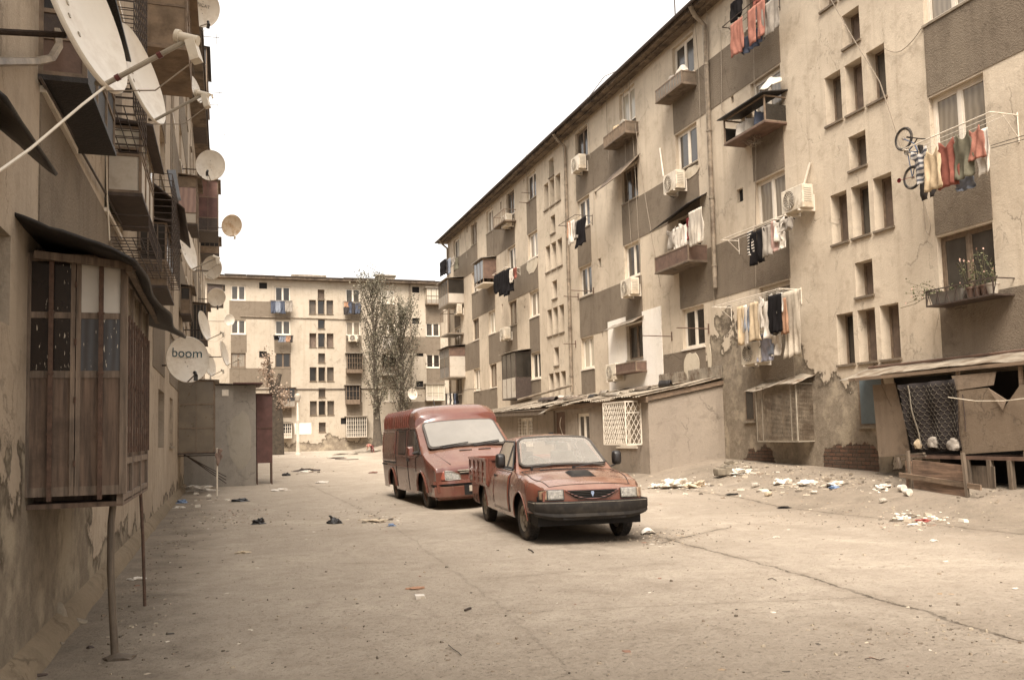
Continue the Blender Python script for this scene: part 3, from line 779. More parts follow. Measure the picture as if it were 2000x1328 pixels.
# nose panel round the lamps
# glasses
def cabz(y):  # cab flank reference
    s = pk_section(y); return s
gl = MB()
def see_glass(name, dust, k):
    t = NT(name); p = t.objc(); b_ = t.b; t.out(dust, .07, None, .9)
    tr = t.new('ShaderNodeBsdfTransparent'); mx = t.new('ShaderNodeMixShader'); fr = t.new('ShaderNodeFresnel'); fr.inputs['IOR'].default_value = 1.5
    f_ = t.math('ADD', t.math('MULTIPLY', fr.outputs[0], 1.0), t.rng(t.noise(p, 2.2, 6, .7), .3, .7, k*.8, k*1.25))
    t.l.new(f_, mx.inputs[0]); t.l.new(tr.outputs[0], mx.inputs[1]); t.l.new(b_.outputs[0], mx.inputs[2]); t.l.new(mx.outputs[0], t.n['Material Output'].inputs['Surface']); return t.m
M['clear_screen'] = see_glass('dusty_sky_clear_windscreen', (.50, .46, .40), .36); M['clear_side'] = see_glass('clear_side_glass', (.16, .14, .115), .14)  # windscreen film carries dust and a painted sky reflection
M['seat'] = basic('worn_seat_cloth', (.10, .085, .07), .9, .3, 8, .2); M['dash'] = basic('dark_dashboard', (.035, .028, .023), .7, .3, 8, .1)
ws = [(-.705, .872, .918), (.705, .872, .918), (.575, .262, 1.352), (-.575, .262, 1.352)]
ws = [(.665, .868, .945), (-.665, .868, .945), (-.555, .268, 1.352), (.555, .268, 1.352)]
sm_ = MB(); rim_pts = rpatch(MB(), ws, .12, .018, .035, inset=.012); sm_.tube(rim_pts+rim_pts[:2], .020, 6, caps=False); seal = sm_.build('windscreen_seal', 'seal', PK, local=True, smooth=True)
rpatch(gl, ws, .10, .020, .035, inset=.028); wsd = gl.build('windscreen', 'clear_screen', PK, local=True, smooth=True)
rg = MB(); rpatch(rg, [(-.56, -.735, .97), (.56, -.735, .97), (.52, -.54, 1.33), (-.52, -.54, 1.33)], .06, .012, 0, inset=.01); rg.build('rear_window', 'clear_side', PK, local=True, smooth=True)
for sx in (-.34, .34):
    q_ = MB(); q_.hexa([(sx-.23, -.30, .62), (sx+.23, -.30, .62), (sx+.23, .22, .62), (sx-.23, .22, .62), (sx-.22, -.30, .76), (sx+.22, -.30, .76), (sx+.22, .20, .78), (sx-.22, .20, .78)])
    q_.hexa([(sx-.22, -.34, .74), (sx+.22, -.34, .74), (sx+.22, -.20, .74), (sx-.22, -.20, .74), (sx-.19, -.46, 1.16), (sx+.19, -.46, 1.16), (sx+.19, -.36, 1.16), (sx-.19, -.36, 1.16)]); q_.hexa([(sx-.11, -.465, 1.165), (sx+.11, -.465, 1.165), (sx+.11, -.385, 1.165), (sx-.11, -.385, 1.165), (sx-.09, -.475, 1.29), (sx+.09, -.475, 1.29), (sx+.09, -.40, 1.29), (sx-.09, -.40, 1.29)])
    so_ = q_.build('seat', 'seat', PK, local=True); bv = so_.modifiers.new('bevel', 'BEVEL'); bv.width = .03; bv.segments = 3
q_ = MB(); q_.hexa([(-.68, .42, .70), (.68, .42, .70), (.68, .84, .70), (-.68, .84, .70), (-.68, .46, .90), (.68, .46, .90), (.66, .84, .925), (-.66, .84, .925)]); q_.build('dashboard', 'dash', PK, local=True)
q_ = MB(); q_.tube([(.34+.18*math.cos(2*PI*k/24), .34+.06*math.sin(2*PI*k/24), .93+.17*math.sin(2*PI*k/24)) for k in range(25)], .014, 6, caps=False); q_.tube([(.34, .46, .84), (.34, .34, .93)], .02, 6); q_.tube([(.17, .34, .93), (.51, .34, .93)], .012, 5); q_.build('steering_wheel', 'black', PK, local=True, smooth=True)
q_ = MB(); q_.box(-.11, .11, .22, .235, 1.27, 1.325); q_.tube([(0, .23, 1.32), (0, .27, 1.36)], .008, 5); q_.build('rear_view_mirror', 'black', PK, local=True)
def flank_x(z, y=0): return .785*.99-.028-.02-max(0, z-.92)*.38
for s in (-1, 1):
    def fp3(y, z, o=.006): return (s*(flank_x(z)+o), y, z)
    # side window as a polygon following the flank
    out = [(.60, .965), (.70, .945), (.30, 1.265), (.22, 1.31), (-.38, 1.315), (-.44, 1.28), (-.50, 1.0), (-.48, .965)]
    for nm, mt, k, o_ in (('window_seal', 'black', 1.06, .004), ('side_window', 'side_glass', 1.0, .011)):
        cy, cz = sum(a for a, _ in out)/8, sum(b_ for _, b_ in out)/8
        mbx = MB(); pts = [fp3(cy+(a-cy)*k, cz+(b_-cz)*k, o_) for a, b_ in out]
        if s < 0: pts = pts[::-1]
        if nm == 'window_seal': mbx.tube([Vector(p_) for p_ in pts+pts[:2]], .013, 6, caps=False)
        else: mbx.slab([Vector(p_) for p_ in pts], (-s*.004, 0, 0)); mt = 'clear_side'
        mbx.build(nm, mt, PK, local=True)
    # quarter-light post
    q = MB(); q.bar(fp3(.36, .965, .016), fp3(.30, 1.27, .016), .016); q.build('window_post', 'black', PK, local=True)
    # door: raised skin with a gap all round
    d = MB()
    def dx(y, z):
        ss = pk_section(y)
        for (x0, z0), (x1, z1) in zip(ss[:8], ss[1:8]):
            if z0 <= z <= z1+1e-6: return x0+(x1-x0)*((z-z0)/max(1e-6, z1-z0))
        return ss[7][0]
    d.grid(lambda a, c: (s*(dx(-.38+a*1.10, .34+c*.545)+.006), -.38+a*1.10, .34+c*.545), 12, 8)
    dob = d.build('door', 'red_paint', PK, local=True, smooth=True, solid=.006 if s < 0 else .006)
    e = MB()
    ring = [(-.385, .335), (.725, .335), (.725, .888), (-.385, .888), (-.385, .335)]
    for (ya, za), (yb, zb_) in zip(ring, ring[1:]):
        pts = [(s*(dx(ya+(yb-ya)*k/10, za+(zb_-za)*k/10)+.004), ya+(yb-ya)*k/10, za+(zb_-za)*k/10) for k in range(11)]
        e.tube(pts, .006, 5)
    e.build('door_gap', 'under', dob, local=True)
    h = MB(); hx = dx(-.28, .82)+.012
    h.box(s*hx, s*(hx+.022), -.30, -.17, .80, .83); h.build('handle', 'black', dob, local=True)
    tr = MB(); tr.tube([(s*(dx(-.38+1.10*k/20, .60)+.004), -.38+1.10*k/20, .60) for k in range(21)], .007, 5); tr.build('swage_line', 'red_paint', dob, local=True)
    # side repeater
    rp = MB(); rp.box(s*(dx(.86, .72)), s*(dx(.86, .72)+.014), .90, .94, .70, .73); rp.build('side_repeater', 'lamp', PK, local=True)
    # mirror
    m = MB(); c = Vector((s*.885, .62, 1.055))
    prof = []
    for a in range(16):
        an = 2*PI*a/16; prof.append((abs(math.cos(an))**.5*math.copysign(1, math.cos(an))*.070, abs(math.sin(an))**.5*math.copysign(1, math.sin(an))*.105))
    rr = [m.vs(*[c+Vector((px_*k, dy, pz*k)) for px_, pz in prof]) for dy, k in ((-.03, .93), (-.02, 1), (.02, 1), (.055, .82), (.07, .5))]
    for a_, b_ in zip(rr, rr[1:]):
        for j in range(16): m.f.append((a_+j, a_+(j+1) % 16, b_+(j+1) % 16, b_+j)); m.mi.append(0)
    m.f.append(tuple(rr[0]+j for j in range(15, -1, -1))); m.mi.append(0); m.f.append(tuple(rr[-1]+j for j in range(16))); m.mi.append(0)
    mo = m.build('wing_mirror', 'black', PK, local=True, smooth=True, angle=50)
    a = MB(); a.tube([(s*.72, .70, .93), (s*.76, .70, .93), (s*.82, .67, .945), (s*.87, .63, .965)], .013, 8); a.build('mirror_arm', 'black', mo, local=True, smooth=True)
    # headlamp, clear lens plus amber
    def front_y(x): return 2.155-.25*max(0, (abs(x)-.45))**2
    for nm, xa, xb, mt in (('headlight', .385, .60, 'lamp'), ('indicator', .606, .69, 'amber')):
        hd = MB()
        def hf(a_, c_):
            x = xa+(xb-xa)*a_; z = .585+.125*c_-.012*(a_ if nm == 'indicator' else 0); y = front_y(x)+.012-.02*c_ - (.10*a_**1.5 if nm == 'indicator' else 0)
            return (s*x, y, z)
        hd.grid(hf, 8, 6); hd.build(nm, mt, PK, local=True, smooth=True, solid=.02)
        bz = MB(); pts = [hf(k/6, 0) for k in range(7)]+[hf(1, k/3) for k in (1, 2, 3)]+[hf(1-k/6, 1) for k in range(1, 7)]+[hf(0, 1-k/3) for k in (1, 2, 3)]
        bz.tube([Vector(p_)+Vector((0, -.004, 0)) for p_ in pts], .006, 5); bz.build('bezel', 'black', PK, local=True)
    # mudflap / arch lips
    for yc in (YFW, YRW):
        l = MB(); pts = []
        for k in range(17):
            an = PI*k/16; yy = yc+math.cos(an)*.372; zz = WR+math.sin(an)*.372*.98; pts.append((s*(dx(yy, max(zz, pk_section(yy)[0][1]))+.003), yy, zz))
        l.tube(pts, .010, 6); l.build('arch_lip', 'red_paint', PK, local=True, smooth=True)
# nose: slatted grille smiling between the lamps
g1 = MB()
def gy_(x, z): return 2.152
def gshape(t):  # half width at height t (0 bottom .. 1 top)
    return .15+.20*math.sqrt(max(0, t))
bk = MB(); bk.grid(lambda a, c: ((2*a-1)*gshape(c), gy_((2*a-1)*gshape(c), .59+.1*c)+.004, .588+.108*c), 16, 8); gr = bk.build('grille', 'under', PK, local=True, solid=.004)
for k in range(5):
    t_ = (k+.35)/5; hw = gshape(t_)-.005
    sl_ = MB(); sl_.tube([((2*a/12-1)*hw, gy_((2*a/12-1)*hw, .6)+.012, .592+.108*t_) for a in range(13)], .006, 6); sl_.build('grille_slat', 'bumper', gr, local=True)
gs = MB(); pts = [((2*a/16-1)*.36, gy_((2*a/16-1)*.36, .69)+.006, .585+.112*min(1, abs(2*a/16-1)**2)) for a in range(17)]; gs.tube(pts, .010, 6); gs.tube([((2*a/16-1)*.36, gy_((2*a/16-1)*.36, .70)-.01, .700) for a in range(17)], .009, 6); gs.build('grille_surround', 'red_paint', gr, local=True, smooth=True)
bd = MB(); bd.slab([(-.022, 2.158, .660), (0, 2.162, .610), (.022, 2.158, .660), (.016, 2.155, .685), (-.016, 2.155, .685)][::-1], (0, .012, 0)); bd.build('badge', basic('blue_white_badge', (.24, .30, .42), .3, .2, 20, 0), gr, local=True)
# bumper
def bump_pt(a, c):
    an = (a*2-1); x = .775*math.copysign(min(1, abs(an)/.80)**.9, an) if abs(an) <= .80 else math.copysign(.775, an)
    y = 2.27-.15*(min(1, abs(an)/.80))**3
    if abs(an) > .80: y -= (abs(an)-.80)/.20*.50
    zc = [.555, .568, .550, .45, .41, .37, .325, .32][c]; zc += max(0, abs(an)-.45)**1.5*.32*max(0, (.50-zc)/.2); inn = [-.06, -.008, 0, 0, -.014, -.006, -.05, -.09][c]
    n_ = Vector((x*.25 if abs(an) < .8 else math.copysign(1, an), 1 if abs(an) < .8 else .2, 0)).normalized()
    return Vector((x, y, zc))+n_*inn
bm = MB(); NA = 48
rows = [bm.vs(*[bump_pt(i/NA, c) for c in range(8)]) for i in range(NA+1)]
for a_, b_ in zip(rows, rows[1:]):
    for j in range(7): bm.f.append((a_+j, b_+j, b_+j+1, a_+j+1)); bm.mi.append(0)
bo = bm.build('front_bumper', 'bumper', PK, local=True, smooth=True, angle=30, solid=.02)
st = MB(); st.tube([bump_pt(i/NA, 1)+Vector((0, 0, -.02)) for i in range(NA+1)], .009, 6); st.build('bumper_strip', 'plastic_grey', bo, local=True, smooth=True)
iv = MB(); iv.box(-.42, .42, 2.20, 2.235, .335, .40); iv.build('air_intake', 'under', bo, local=True)
# bonnet: shut line, scoop, washer slot, wipers
def top_z(x, y):
    s_ = pk_section(y)
    for (x0, z0), (x1, z1) in zip(s_[10:], s_[11:]):
        if x1 <= abs(x) <= x0: return z0+(z1-z0)*((x0-abs(x))/max(1e-6, x0-x1))
    return s_[-1][1]
bn = MB()
ln = [(-.60, .98+0)]; 
for s in (-1, 1):
    bn.tube([(s*(.66-.11*sst(1.5, 2.08, y)), y, top_z(.66-.11*sst(1.5, 2.08, y), y)+.001) for y in [.96+.06*k for k in range(19)]], .006, 5)
bn.tube([(-.55+1.1*k/20, 2.05, top_z(-.55+1.1*k/20, 2.05)+.001) for k in range(21)], .006, 5)
bn.tube([(-.66+1.32*k/20, .97, top_z(-.66+1.32*k/20, .97)+.001) for k in range(21)], .006, 5)
bnn = bn.build('bonnet_shut_line', 'under', PK, local=True)
scp = MB()
def scf(a, c):
    x = (a-.5)*.34; y = 1.42+c*.34; z0 = top_z(x, y); hgt = .042*math.sin(PI*min(1, c*.9+.12))**.5*min(1, (1-abs(2*a-1))*4)
    return (x-.02, y, z0+.002+hgt)
scp.grid(scf, 14, 10); scp.build('bonnet_scoop', 'bumper', PK, local=True, smooth=True)
vt = MB(); vt.tube([(-.42+.84*k/12, 1.06+.02*math.sin(PI*k/12), top_z(-.42+.84*k/12, 1.06)+.004) for k in range(13)], .011, 6); vt.build('cowl_vent', 'under', PK, local=True)
wpx = lambda x, t: Vector((x, .868-.6*t+.035, .935+.417*t+.035))
for x0, x1 in ((-.12, -.62), (.50, -.02)):
    wi = MB(); wi.tube([(x0, .93, .945), wpx((x0*.4+x1*.6), .045)+Vector((0, .035, 0))], .008, 6); wi.tube([wpx(x0*.75+x1*.25, .06)+Vector((0, .02, -.005)), wpx(x1, .10)+Vector((0, .02, -.005))], .007, 5); wi.lathe([(.02, -.02), (.02, .02), (.001, .025)], (x0, .935, .945), 10); wi.build('wiper', 'black', PK, local=True)
an_ = MB(); an_.box(-.03, .03, .16, .22, 1.425, 1.45); an_.build('aerial_base', 'black', PK, local=True)
# seats seen dimly are left to the dusty sky-pale glass; bed
bedz0, bedz1 = .625, 1.045
def bed_side(nm, x0, x1, y0, y1, axis_, sgn, k):
    m = MB(); m.box(x0, x1, y0, y1, bedz0, bedz1)
    ob = m.build(nm, 'red_paint', PK, local=True)
    rib = MB()
    if axis_ == 'y':
        L = y1-y0; xo = x0 if sgn < 0 else x1
        for i in range(5):
            yy = y0+L*(i/4); a = max(y0, yy-.045); c = min(y1, yy+.045); rib.box(xo, xo+sgn*.016, a, c, bedz0+.03, bedz1-.03)
        for zz in (bedz0, bedz0+.105, bedz0+.20, bedz1-.045): rib.box(xo+sgn*.0005, xo+sgn*.010, y0+.05, y1-.05, zz+.001, zz+.034)
        rib.box(xo-.006*sgn, xo+sgn*.030, y0, y1, bedz1-.02, bedz1+.012)
    else:
        L = x1-x0; yo = y0 if sgn < 0 else y1
        for i in range(5):
            xx = x0+L*(i/4); a = max(x0, xx-.045); c = min(x1, xx+.045); rib.box(a, c, yo, yo+sgn*.024, bedz0+.03, bedz1-.03)
        for zz in (bedz0, bedz0+.12, bedz0+.22): rib.box(x0+.05, x1-.05, yo+sgn*.0005, yo+sgn*.014, zz+.001, zz+.034)
        rib.box(x0, x1, yo-.006*sgn, yo+sgn*.028, bedz1-.02, bedz1+.012)
    rib.build('pressed_ribs', 'red_paint', ob, local=True)
bed_side('drop_side', -.815, -.790, -2.40, -.80, 'y', -1, 0); bed_side('drop_side', .790, .815, -2.40, -.80, 'y', 1, 0)
bed_side('tailgate', -.785, .785, -2.425, -2.402, 'x', -1, 0); bed_side('bed_headboard', -.785, .785, -.798, -.772, 'x', 1, 0)
fl = MB(); fl.box(-.788, .788, -2.40, -.80, .690, .712); fl.box(-.81, -.765, -2.38, -.82, .60, .688); fl.box(.765, .81, -2.38, -.82, .60, .688); fl.build('bed_floor', 'red_paint', PK, local=True)
for s in (-1, 1):
    for yy in (-1.0, -2.2):
        l = MB(); l.box(s*.815, s*.838, yy-.02, yy+.02, .66, .74); l.build('latch', 'metal_grey', PK, local=True)
mf = MB(); mf.box(-.80, -.62, -1.84, -1.825, .14, .45); mf.build('mudflap', 'black', PK, local=True)
wheel(PK, -.655, YFW, WR, .165, -1, .06); wheel(PK, .655, YFW, WR, .165, 1, .06)
wheel(PK, -.655, YRW, WR, .165, -1); wheel(PK, .655, YRW, WR, .165, 1)
# axles
ax = MB(); ax.tube([(-.6, YFW, WR), (.6, YFW, WR)], .035, 8); ax.tube([(-.6, YRW, WR), (.6, YRW, WR)], .045, 8); ax.build('axle', 'under', PK, local=True)

# place: heading mostly towards the camera
fl_, fr_ = atZ0(1042, 1057), atZ0(1220, 1049)
hd = math.atan2(.11, 1)
def place_vehicle(root, front_left_ground, xl, yl, heading, roll=0, pitch=0, sink=0):
    # front_left_ground: world point under the wheel local (xl, yl)
    rot = Matrix.Rotation(heading, 4, 'Z') @ Matrix.Rotation(roll, 4, 'Y') @ Matrix.Rotation(pitch, 4, 'X')
    p = rot @ Vector((xl, yl, 0)); loc = Vector(front_left_ground) - p
    root.matrix_world = Matrix.Translation(loc) @ rot
# local +y is forward; forward in the world is (-.1,-1): rotate by 180 deg and a little
PK_H = PI - math.radians(5.5)
place_vehicle(PK, (3.93, 11.35, 0), .655, YFW, PK_H)

# ============ van ============
VN = thing('panel_van', 'dull maroon high roofed panel van with ribbed roof sides, parked behind the small pickup', 'van')
VF, VR_, VW = 1.62, -1.35, .325
def vn_section(y):
    zb = .26
    for yc in (VF, VR_):
        a = arch(y, yc, .40)
        if a: zb = max(zb, VW+a)
    if y > 2.1: zb = max(zb, .34)
    nose = sst(1.9, 2.50, y)
    wmax = .965-.085*nose**1.5
    if y < -2.3: wmax -= .05*((-2.3-y)/.3)**2
    # top profile: roof, screen, bonnet
    zt = lerp([(-2.6, 1.92), (-2.54, 2.01), (-2.4, 2.05), (.55, 2.07), (.84, 2.045), (.98, 1.97), (1.07, 1.855), (1.14, 1.71), (1.86, 1.175), (1.95, 1.14), (2.38, .905), (2.47, .84), (2.50, .76)], y)
    # flank top (gutter) below the roof dome
    zs = lerp([(-2.6, 1.62), (1.02, 1.63), (1.14, 1.60), (1.80, 1.10), (1.92, 1.06), (2.38, .845), (2.47, .80), (2.50, .74)], y)
    pts = []
    for t in (0, .07, .16, .28, .40, .55, .70, .85, .96, 1.0):
        z = zb+(zs-zb)*t
        wd = wmax*(.975+.03*math.sin(PI*min(1, max(0, (z-.3)/1.2)))) - max(0, z-1.05)*.06
        if t == 1.0: wd -= .012
        pts.append((wd, z))
    we = pts[-1][0]
    dome = sst(-9, .9, -9) 
    full = zt-zs
    for t in (.05, .16, .30, .5, .75, 1.0):
        if y < 1.06: an = t*PI/2; x = we*math.cos(an)**.45 if t < 1 else 0; zz = zs+full*math.sin(an)**.45
        else: x = we*(1-t); zz = zs+full*(1-(1-t)**2.6)
        pts.append((x, zz))
    return pts
ys = sorted(set([round(-2.6+.05*i, 3) for i in range(103)]+[VF-.4, VF+.4, VR_-.4, VR_+.4, .97, 1.0, 1.04, 1.06, 1.10, 1.14, 1.16, 1.80, 1.86, 1.92, 2.38, 2.43, 2.47, 2.50])); ys = [y for y in ys if y <= 2.50]
loft_body(ys, vn_section).build('body', 'van_paint', VN, local=True, smooth=True, angle=35)
u = MB(); u.box(-.82, .82, -2.5, 2.35, .28, .80); u.build('underbody', 'under', VN, local=True)
def vx(y, z):
    ss = vn_section(y)
    for (x0, z0), (x1, z1) in zip(ss[:10], ss[1:10]):
        if z0 <= z <= z1+1e-6: return x0+(x1-x0)*((z-z0)/max(1e-6, z1-z0))
    return ss[9][0] if z > ss[9][1] else ss[0][0]
vws = [(.80, 1.845, 1.18), (-.80, 1.845, 1.18), (-.755, 1.17, 1.675), (.755, 1.17, 1.675)]
a_ = MB(); rpatch(a_, vws, .10, .020, .03, inset=-.03); a_.build('windscreen_seal', 'seal', VN, local=True, smooth=True)
a_ = MB(); rpatch(a_, vws, .08, .030, .03, inset=.012); a_.build('windscreen', 'screen', VN, local=True, smooth=True)
for s in (-1, 1):
    def flank(nm, mt, poly, o_=.010, parent=VN, th=.012):
        mbx = MB(); pts = [(s*(vx(a, b_)+o_), a, b_) for a, b_ in poly]
        if s > 0: pts = pts[::-1]
        mbx.slab([Vector(p_) for p_ in pts], (-s*th, 0, 0)); return mbx.build(nm, mt, parent, local=True)
    def line(nm, poly, r_=.008, mt='under', parent=VN, o_=.002):
        e = MB()
        for (ya, za), (yb, zb_) in zip(poly, poly[1:]):
            n_ = max(2, int(math.hypot(yb-ya, zb_-za)/.08)); e.tube([(s*(vx(ya+(yb-ya)*k/n_, za+(zb_-za)*k/n_)+o_), ya+(yb-ya)*k/n_, za+(zb_-za)*k/n_) for k in range(n_+1)], r_, 5)
        return e.build(nm, mt, parent, local=True)
    # cab door with window
    df = flank('door_frame_seal', 'black', [(.52, 1.07), (1.70, 1.07), (1.66, 1.14), (1.12, 1.555), (1.04, 1.585), (.60, 1.585), (.52, 1.53)], .004)
    dw = flank('door_window', 'side_glass', [(.56, 1.10), (1.20, 1.10), (1.20, 1.45), (1.08, 1.54), (1.0, 1.56), (.62, 1.56), (.56, 1.51)], .012)
    flank('quarter_window', 'side_glass', [(1.25, 1.10), (1.62, 1.10), (1.25, 1.40)], .012)
    line('door_gap', [(.44, .30), (.44, 1.60), (.46, 1.61)]); line('door_gap', [(1.20, .72), (1.23, 1.0), (1.56, 1.06)])
    # side door window and gap
    flank('side_window_seal', 'black', [(-.52, 1.05), (.26, 1.05), (.26, 1.57), (-.52, 1.57)], .004); flank('side_window', 'side_glass', [(-.48, 1.08), (.22, 1.08), (.22, 1.54), (-.48, 1.54)], .012)
    line('side_door_gap', [(-.78, .32), (-.78, 1.59), (.38, 1.59)]); line('panel_pressing', [(-2.35, 1.07), (-.90, 1.07), (-.90, 1.56), (-2.35, 1.56), (-2.35, 1.07)], .009, 'van_paint'); line('panel_pressing', [(-.74, 1.02), (.42, 1.02)], .009, 'van_paint')
    line('rub_strip', [(-2.5, .80), (-1.85, .80)], .018, 'bumper'); line('swage_line', [(-1.75, .80), (-.82, .80)], .014, 'van_paint'); line('swage_line', [(-.74, .80), (.40, .80)], .014, 'van_paint'); line('swage_line', [(.50, .80), (1.22, .80)], .014, 'van_paint'); line('swage_line', [(-.78, .90), (-2.5, .90)], .008, 'van_paint')
    line('gutter', [(-2.5, 1.615), (1.0, 1.625)], .016, 'van_paint')
    rail = line('sliding_rail', [(-2.1, .86), (-.8, .86)], .014, 'under')
    # roof side ribs
    rb_ = MB()
    for k in range(13):
        yy = -2.2+k*.215; ss = vn_section(yy)[9:14]; rb_.tube([(s*(x+.006), yy, z+.004) for x, z in ss], .022, 6)
    rb_.build('roof_ribs', 'van_paint', VN, local=True, smooth=True)
    h = MB(); h.box(s*(vx(.30, .92)), s*(vx(.30, .92)+.03), .47, .60, .92, .98); h.build('door_handle', 'black', VN, local=True)
    # arch lips
    for yc in (VF, VR_):
        l = MB(); l.tube([(s*(vx(yc+math.cos(PI*k/16)*.41, VW+math.sin(PI*k/16)*.41)+.006), yc+math.cos(PI*k/16)*.41, VW+math.sin(PI*k/16)*.41) for k in range(17)], .024, 8); l.build('arch_lip', 'van_paint', VN, local=True, smooth=True)
    # mirror
    m = MB(); cx_ = s*1.10
    m.hexa([(cx_-.07, 1.36, 1.03), (cx_+.07, 1.36, 1.03), (cx_+.06, 1.46, 1.05), (cx_-.06, 1.46, 1.05), (cx_-.07, 1.36, 1.25), (cx_+.07, 1.36, 1.25), (cx_+.05, 1.45, 1.22), (cx_-.05, 1.45, 1.22)])
    mo = m.build('wing_mirror', 'van_paint' if s > 0 else 'van_paint', VN, local=True)
    bv = mo.modifiers.new('bevel', 'BEVEL'); bv.width = .02; bv.segments = 3
    a = MB(); a.tube([(s*.90, 1.50, 1.12), (cx_, 1.42, 1.10)], .03, 8); a.build('mirror_arm', 'black', mo, local=True, smooth=True)
    # lamps
    def vy(x): return 2.535-.10*max(0, abs(x)-.5)**2
    for nm, xa, xb, mt in (('headlight', .40, .70, 'lamp'), ('indicator', .705, .845, 'lens_red')):
        hd_ = MB()
        def hf(a_, c_):
            x = xa+(xb-xa)*a_; top = .175-(.10*(1-a_)**2 if nm == 'headlight' else .0)
            return (s*x, vy(x)+.012-.035*c_-(.09*a_**1.5 if nm == 'indicator' else 0), .575+top*c_)
        hd_.grid(hf, 8, 6); hd_.build(nm, mt, VN, local=True, smooth=True, solid=.02)
        if nm == 'headlight':
            bz = MB(); pts = [hf(k/6, 0) for k in range(7)]+[hf(1, k/3) for k in (1, 2, 3)]+[hf(1-k/6, 1) for k in range(1, 7)]+[hf(0, 1-k/3) for k in (1, 2, 3)]
            bz.tube([Vector(p_)+Vector((0, .004, 0)) for p_ in pts], .011, 6); bz.build('bezel', 'chrome', VN, local=True)
    # wipers
for x0, x1 in ((-.10, -.66), (.55, .0)):
    wi = MB(); wi.tube([(x0, 1.90, 1.175), (x1*.8+x0*.2, 1.87, 1.225), (x1, 1.855, 1.235)], .012, 6); wi.tube([(x0+.05, 1.885, 1.215), (x1, 1.845, 1.262)], .009, 5); wi.build('wiper', 'black', VN, local=True)
g1 = MB(); g1.box(-.40, .40, 2.47, 2.515, .665, .73); g1.build('grille', 'under', VN, local=True)
g1 = MB(); g1.tube([(-.44, 2.515, .74), (.44, 2.515, .74)], .012, 6); g1.tube([(-.40, 2.52, .70), (.40, 2.52, .70)], .008, 6); g1.build('grille_trim', 'plastic_grey', VN, local=True)
ev = MB()
for xx in (-.42, -.02): ev.tube([(xx, 2.02, 1.108), (xx+.26, 2.02, 1.112)], .010, 5)
ev.tube([(-.75, 1.96, 1.08), (-.55, 2.43, .862)], .007, 5); ev.tube([(.75, 1.96, 1.08), (.55, 2.43, .862)], .007, 5); ev.build('bonnet_shut_line', 'under', VN, local=True)
# bumper, upper ledge and lower apron
def vb(a, zc, inn):
    an = a*2-1; x = .93*math.copysign(min(1, abs(an)/.8), an); y = 2.62-.16*min(1, abs(an)/.8)**3
    if abs(an) > .8: y -= (abs(an)-.8)/.2*.45
    n_ = Vector((0, 1, 0)) if abs(an) < .8 else Vector((math.copysign(1, an), 0, 0)); return Vector((x, y, zc))+n_*inn
bm = MB(); NA = 40; prf = [(.565, -.12), (.555, -.01), (.50, 0), (.495, -.04), (.46, -.045), (.44, -.015), (.32, -.02), (.26, -.03), (.19, -.10)]
rows = [bm.vs(*[vb(i/NA, z, n_) for z, n_ in prf]) for i in range(NA+1)]
for a_, b_ in zip(rows, rows[1:]):
    for j in range(len(prf)-1): bm.f.append((a_+j, b_+j, b_+j+1, a_+j+1)); bm.mi.append(0)
bo = bm.build('front_bumper', 'van_paint', VN, local=True, smooth=True, angle=30, solid=.02)
st = MB(); st.tube([vb(i/NA, .478, -.03) for i in range(NA+1)], .020, 6); st.build('bumper_groove', 'under', bo, local=True)
pl = MB(); pl.box(-.26, .26, 2.628, 2.640, .335, .445); plo = pl.build('number_plate', 'panel_white', VN, local=True)
pl = MB(); pl.box(-.35, .35, 2.60, 2.623, .27, .46); pl.build('plate_recess', 'under', VN, local=True)
def text_mesh(txt, size, name, mat, parent, mtx, ext=.002, bend=None):
    c = bpy.data.curves.new(name, 'FONT'); c.body = txt; c.size = size; c.extrude = ext; c.align_x = 'CENTER'; c.align_y = 'CENTER'
    t_ = bpy.data.objects.new(name+'_src', c); COL.objects.link(t_)
    dg = bpy.context.evaluated_depsgraph_get(); me = bpy.data.meshes.new_from_object(t_.evaluated_get(dg)); bpy.data.objects.remove(t_)
    me.materials.clear(); me.materials.append(M[mat]); me.transform(mtx)
    if bend:
        for v in me.vertices: v.co.y = bend[0]*((v.co.x**2+v.co.z**2)/bend[1]**2-1)+.008
    o_ = bpy.data.objects.new(name, me); COL.objects.link(o_); o_.parent = parent; ORI[o_.name] = Vector((0, 0, 0)); return o_
# facing local +y: text x axis -> -x, y axis -> z
FY = lambda x, y, z: Matrix(((-1, 0, 0, x), (0, 0, 1, y), (0, 1, 0, z), (0, 0, 0, 1)))
text_mesh('ML 3', .11, 'plate_lettering', 'black', plo, FY(0, 2.641, .388))
ae = MB(); ae.tube([(.30, .45, 2.06), (.30, .40, 2.20)], .008, 6); ae.build('aerial', 'black', VN, local=True)
vtx = MB(); vtx.box(-.2, .2, 2.60, 2.612, .30, .33); 
wheel(VN, -.80, VF, VW, .19, -1, -.03, 'rust'); wheel(VN, .80, VF, VW, .19, 1, -.03, 'rust'); wheel(VN, -.80, VR_, VW, .19, -1, 0, 'rust'); wheel(VN, .80, VR_, VW, .19, 1, 0, 'rust')
ax = MB(); ax.tube([(-.7, VF, VW), (.7, VF, VW)], .04, 8); ax.tube([(-.7, VR_, VW), (.7, VR_, VW)], .05, 8); ax.build('axle', 'under', VN, local=True)
place_vehicle(VN, (3.92, 17.35, .0), .80, VF, PI-math.radians(-1.0), math.radians(2.6))
for v_ in (PK, VN):
    bpy.context.view_layer.update()
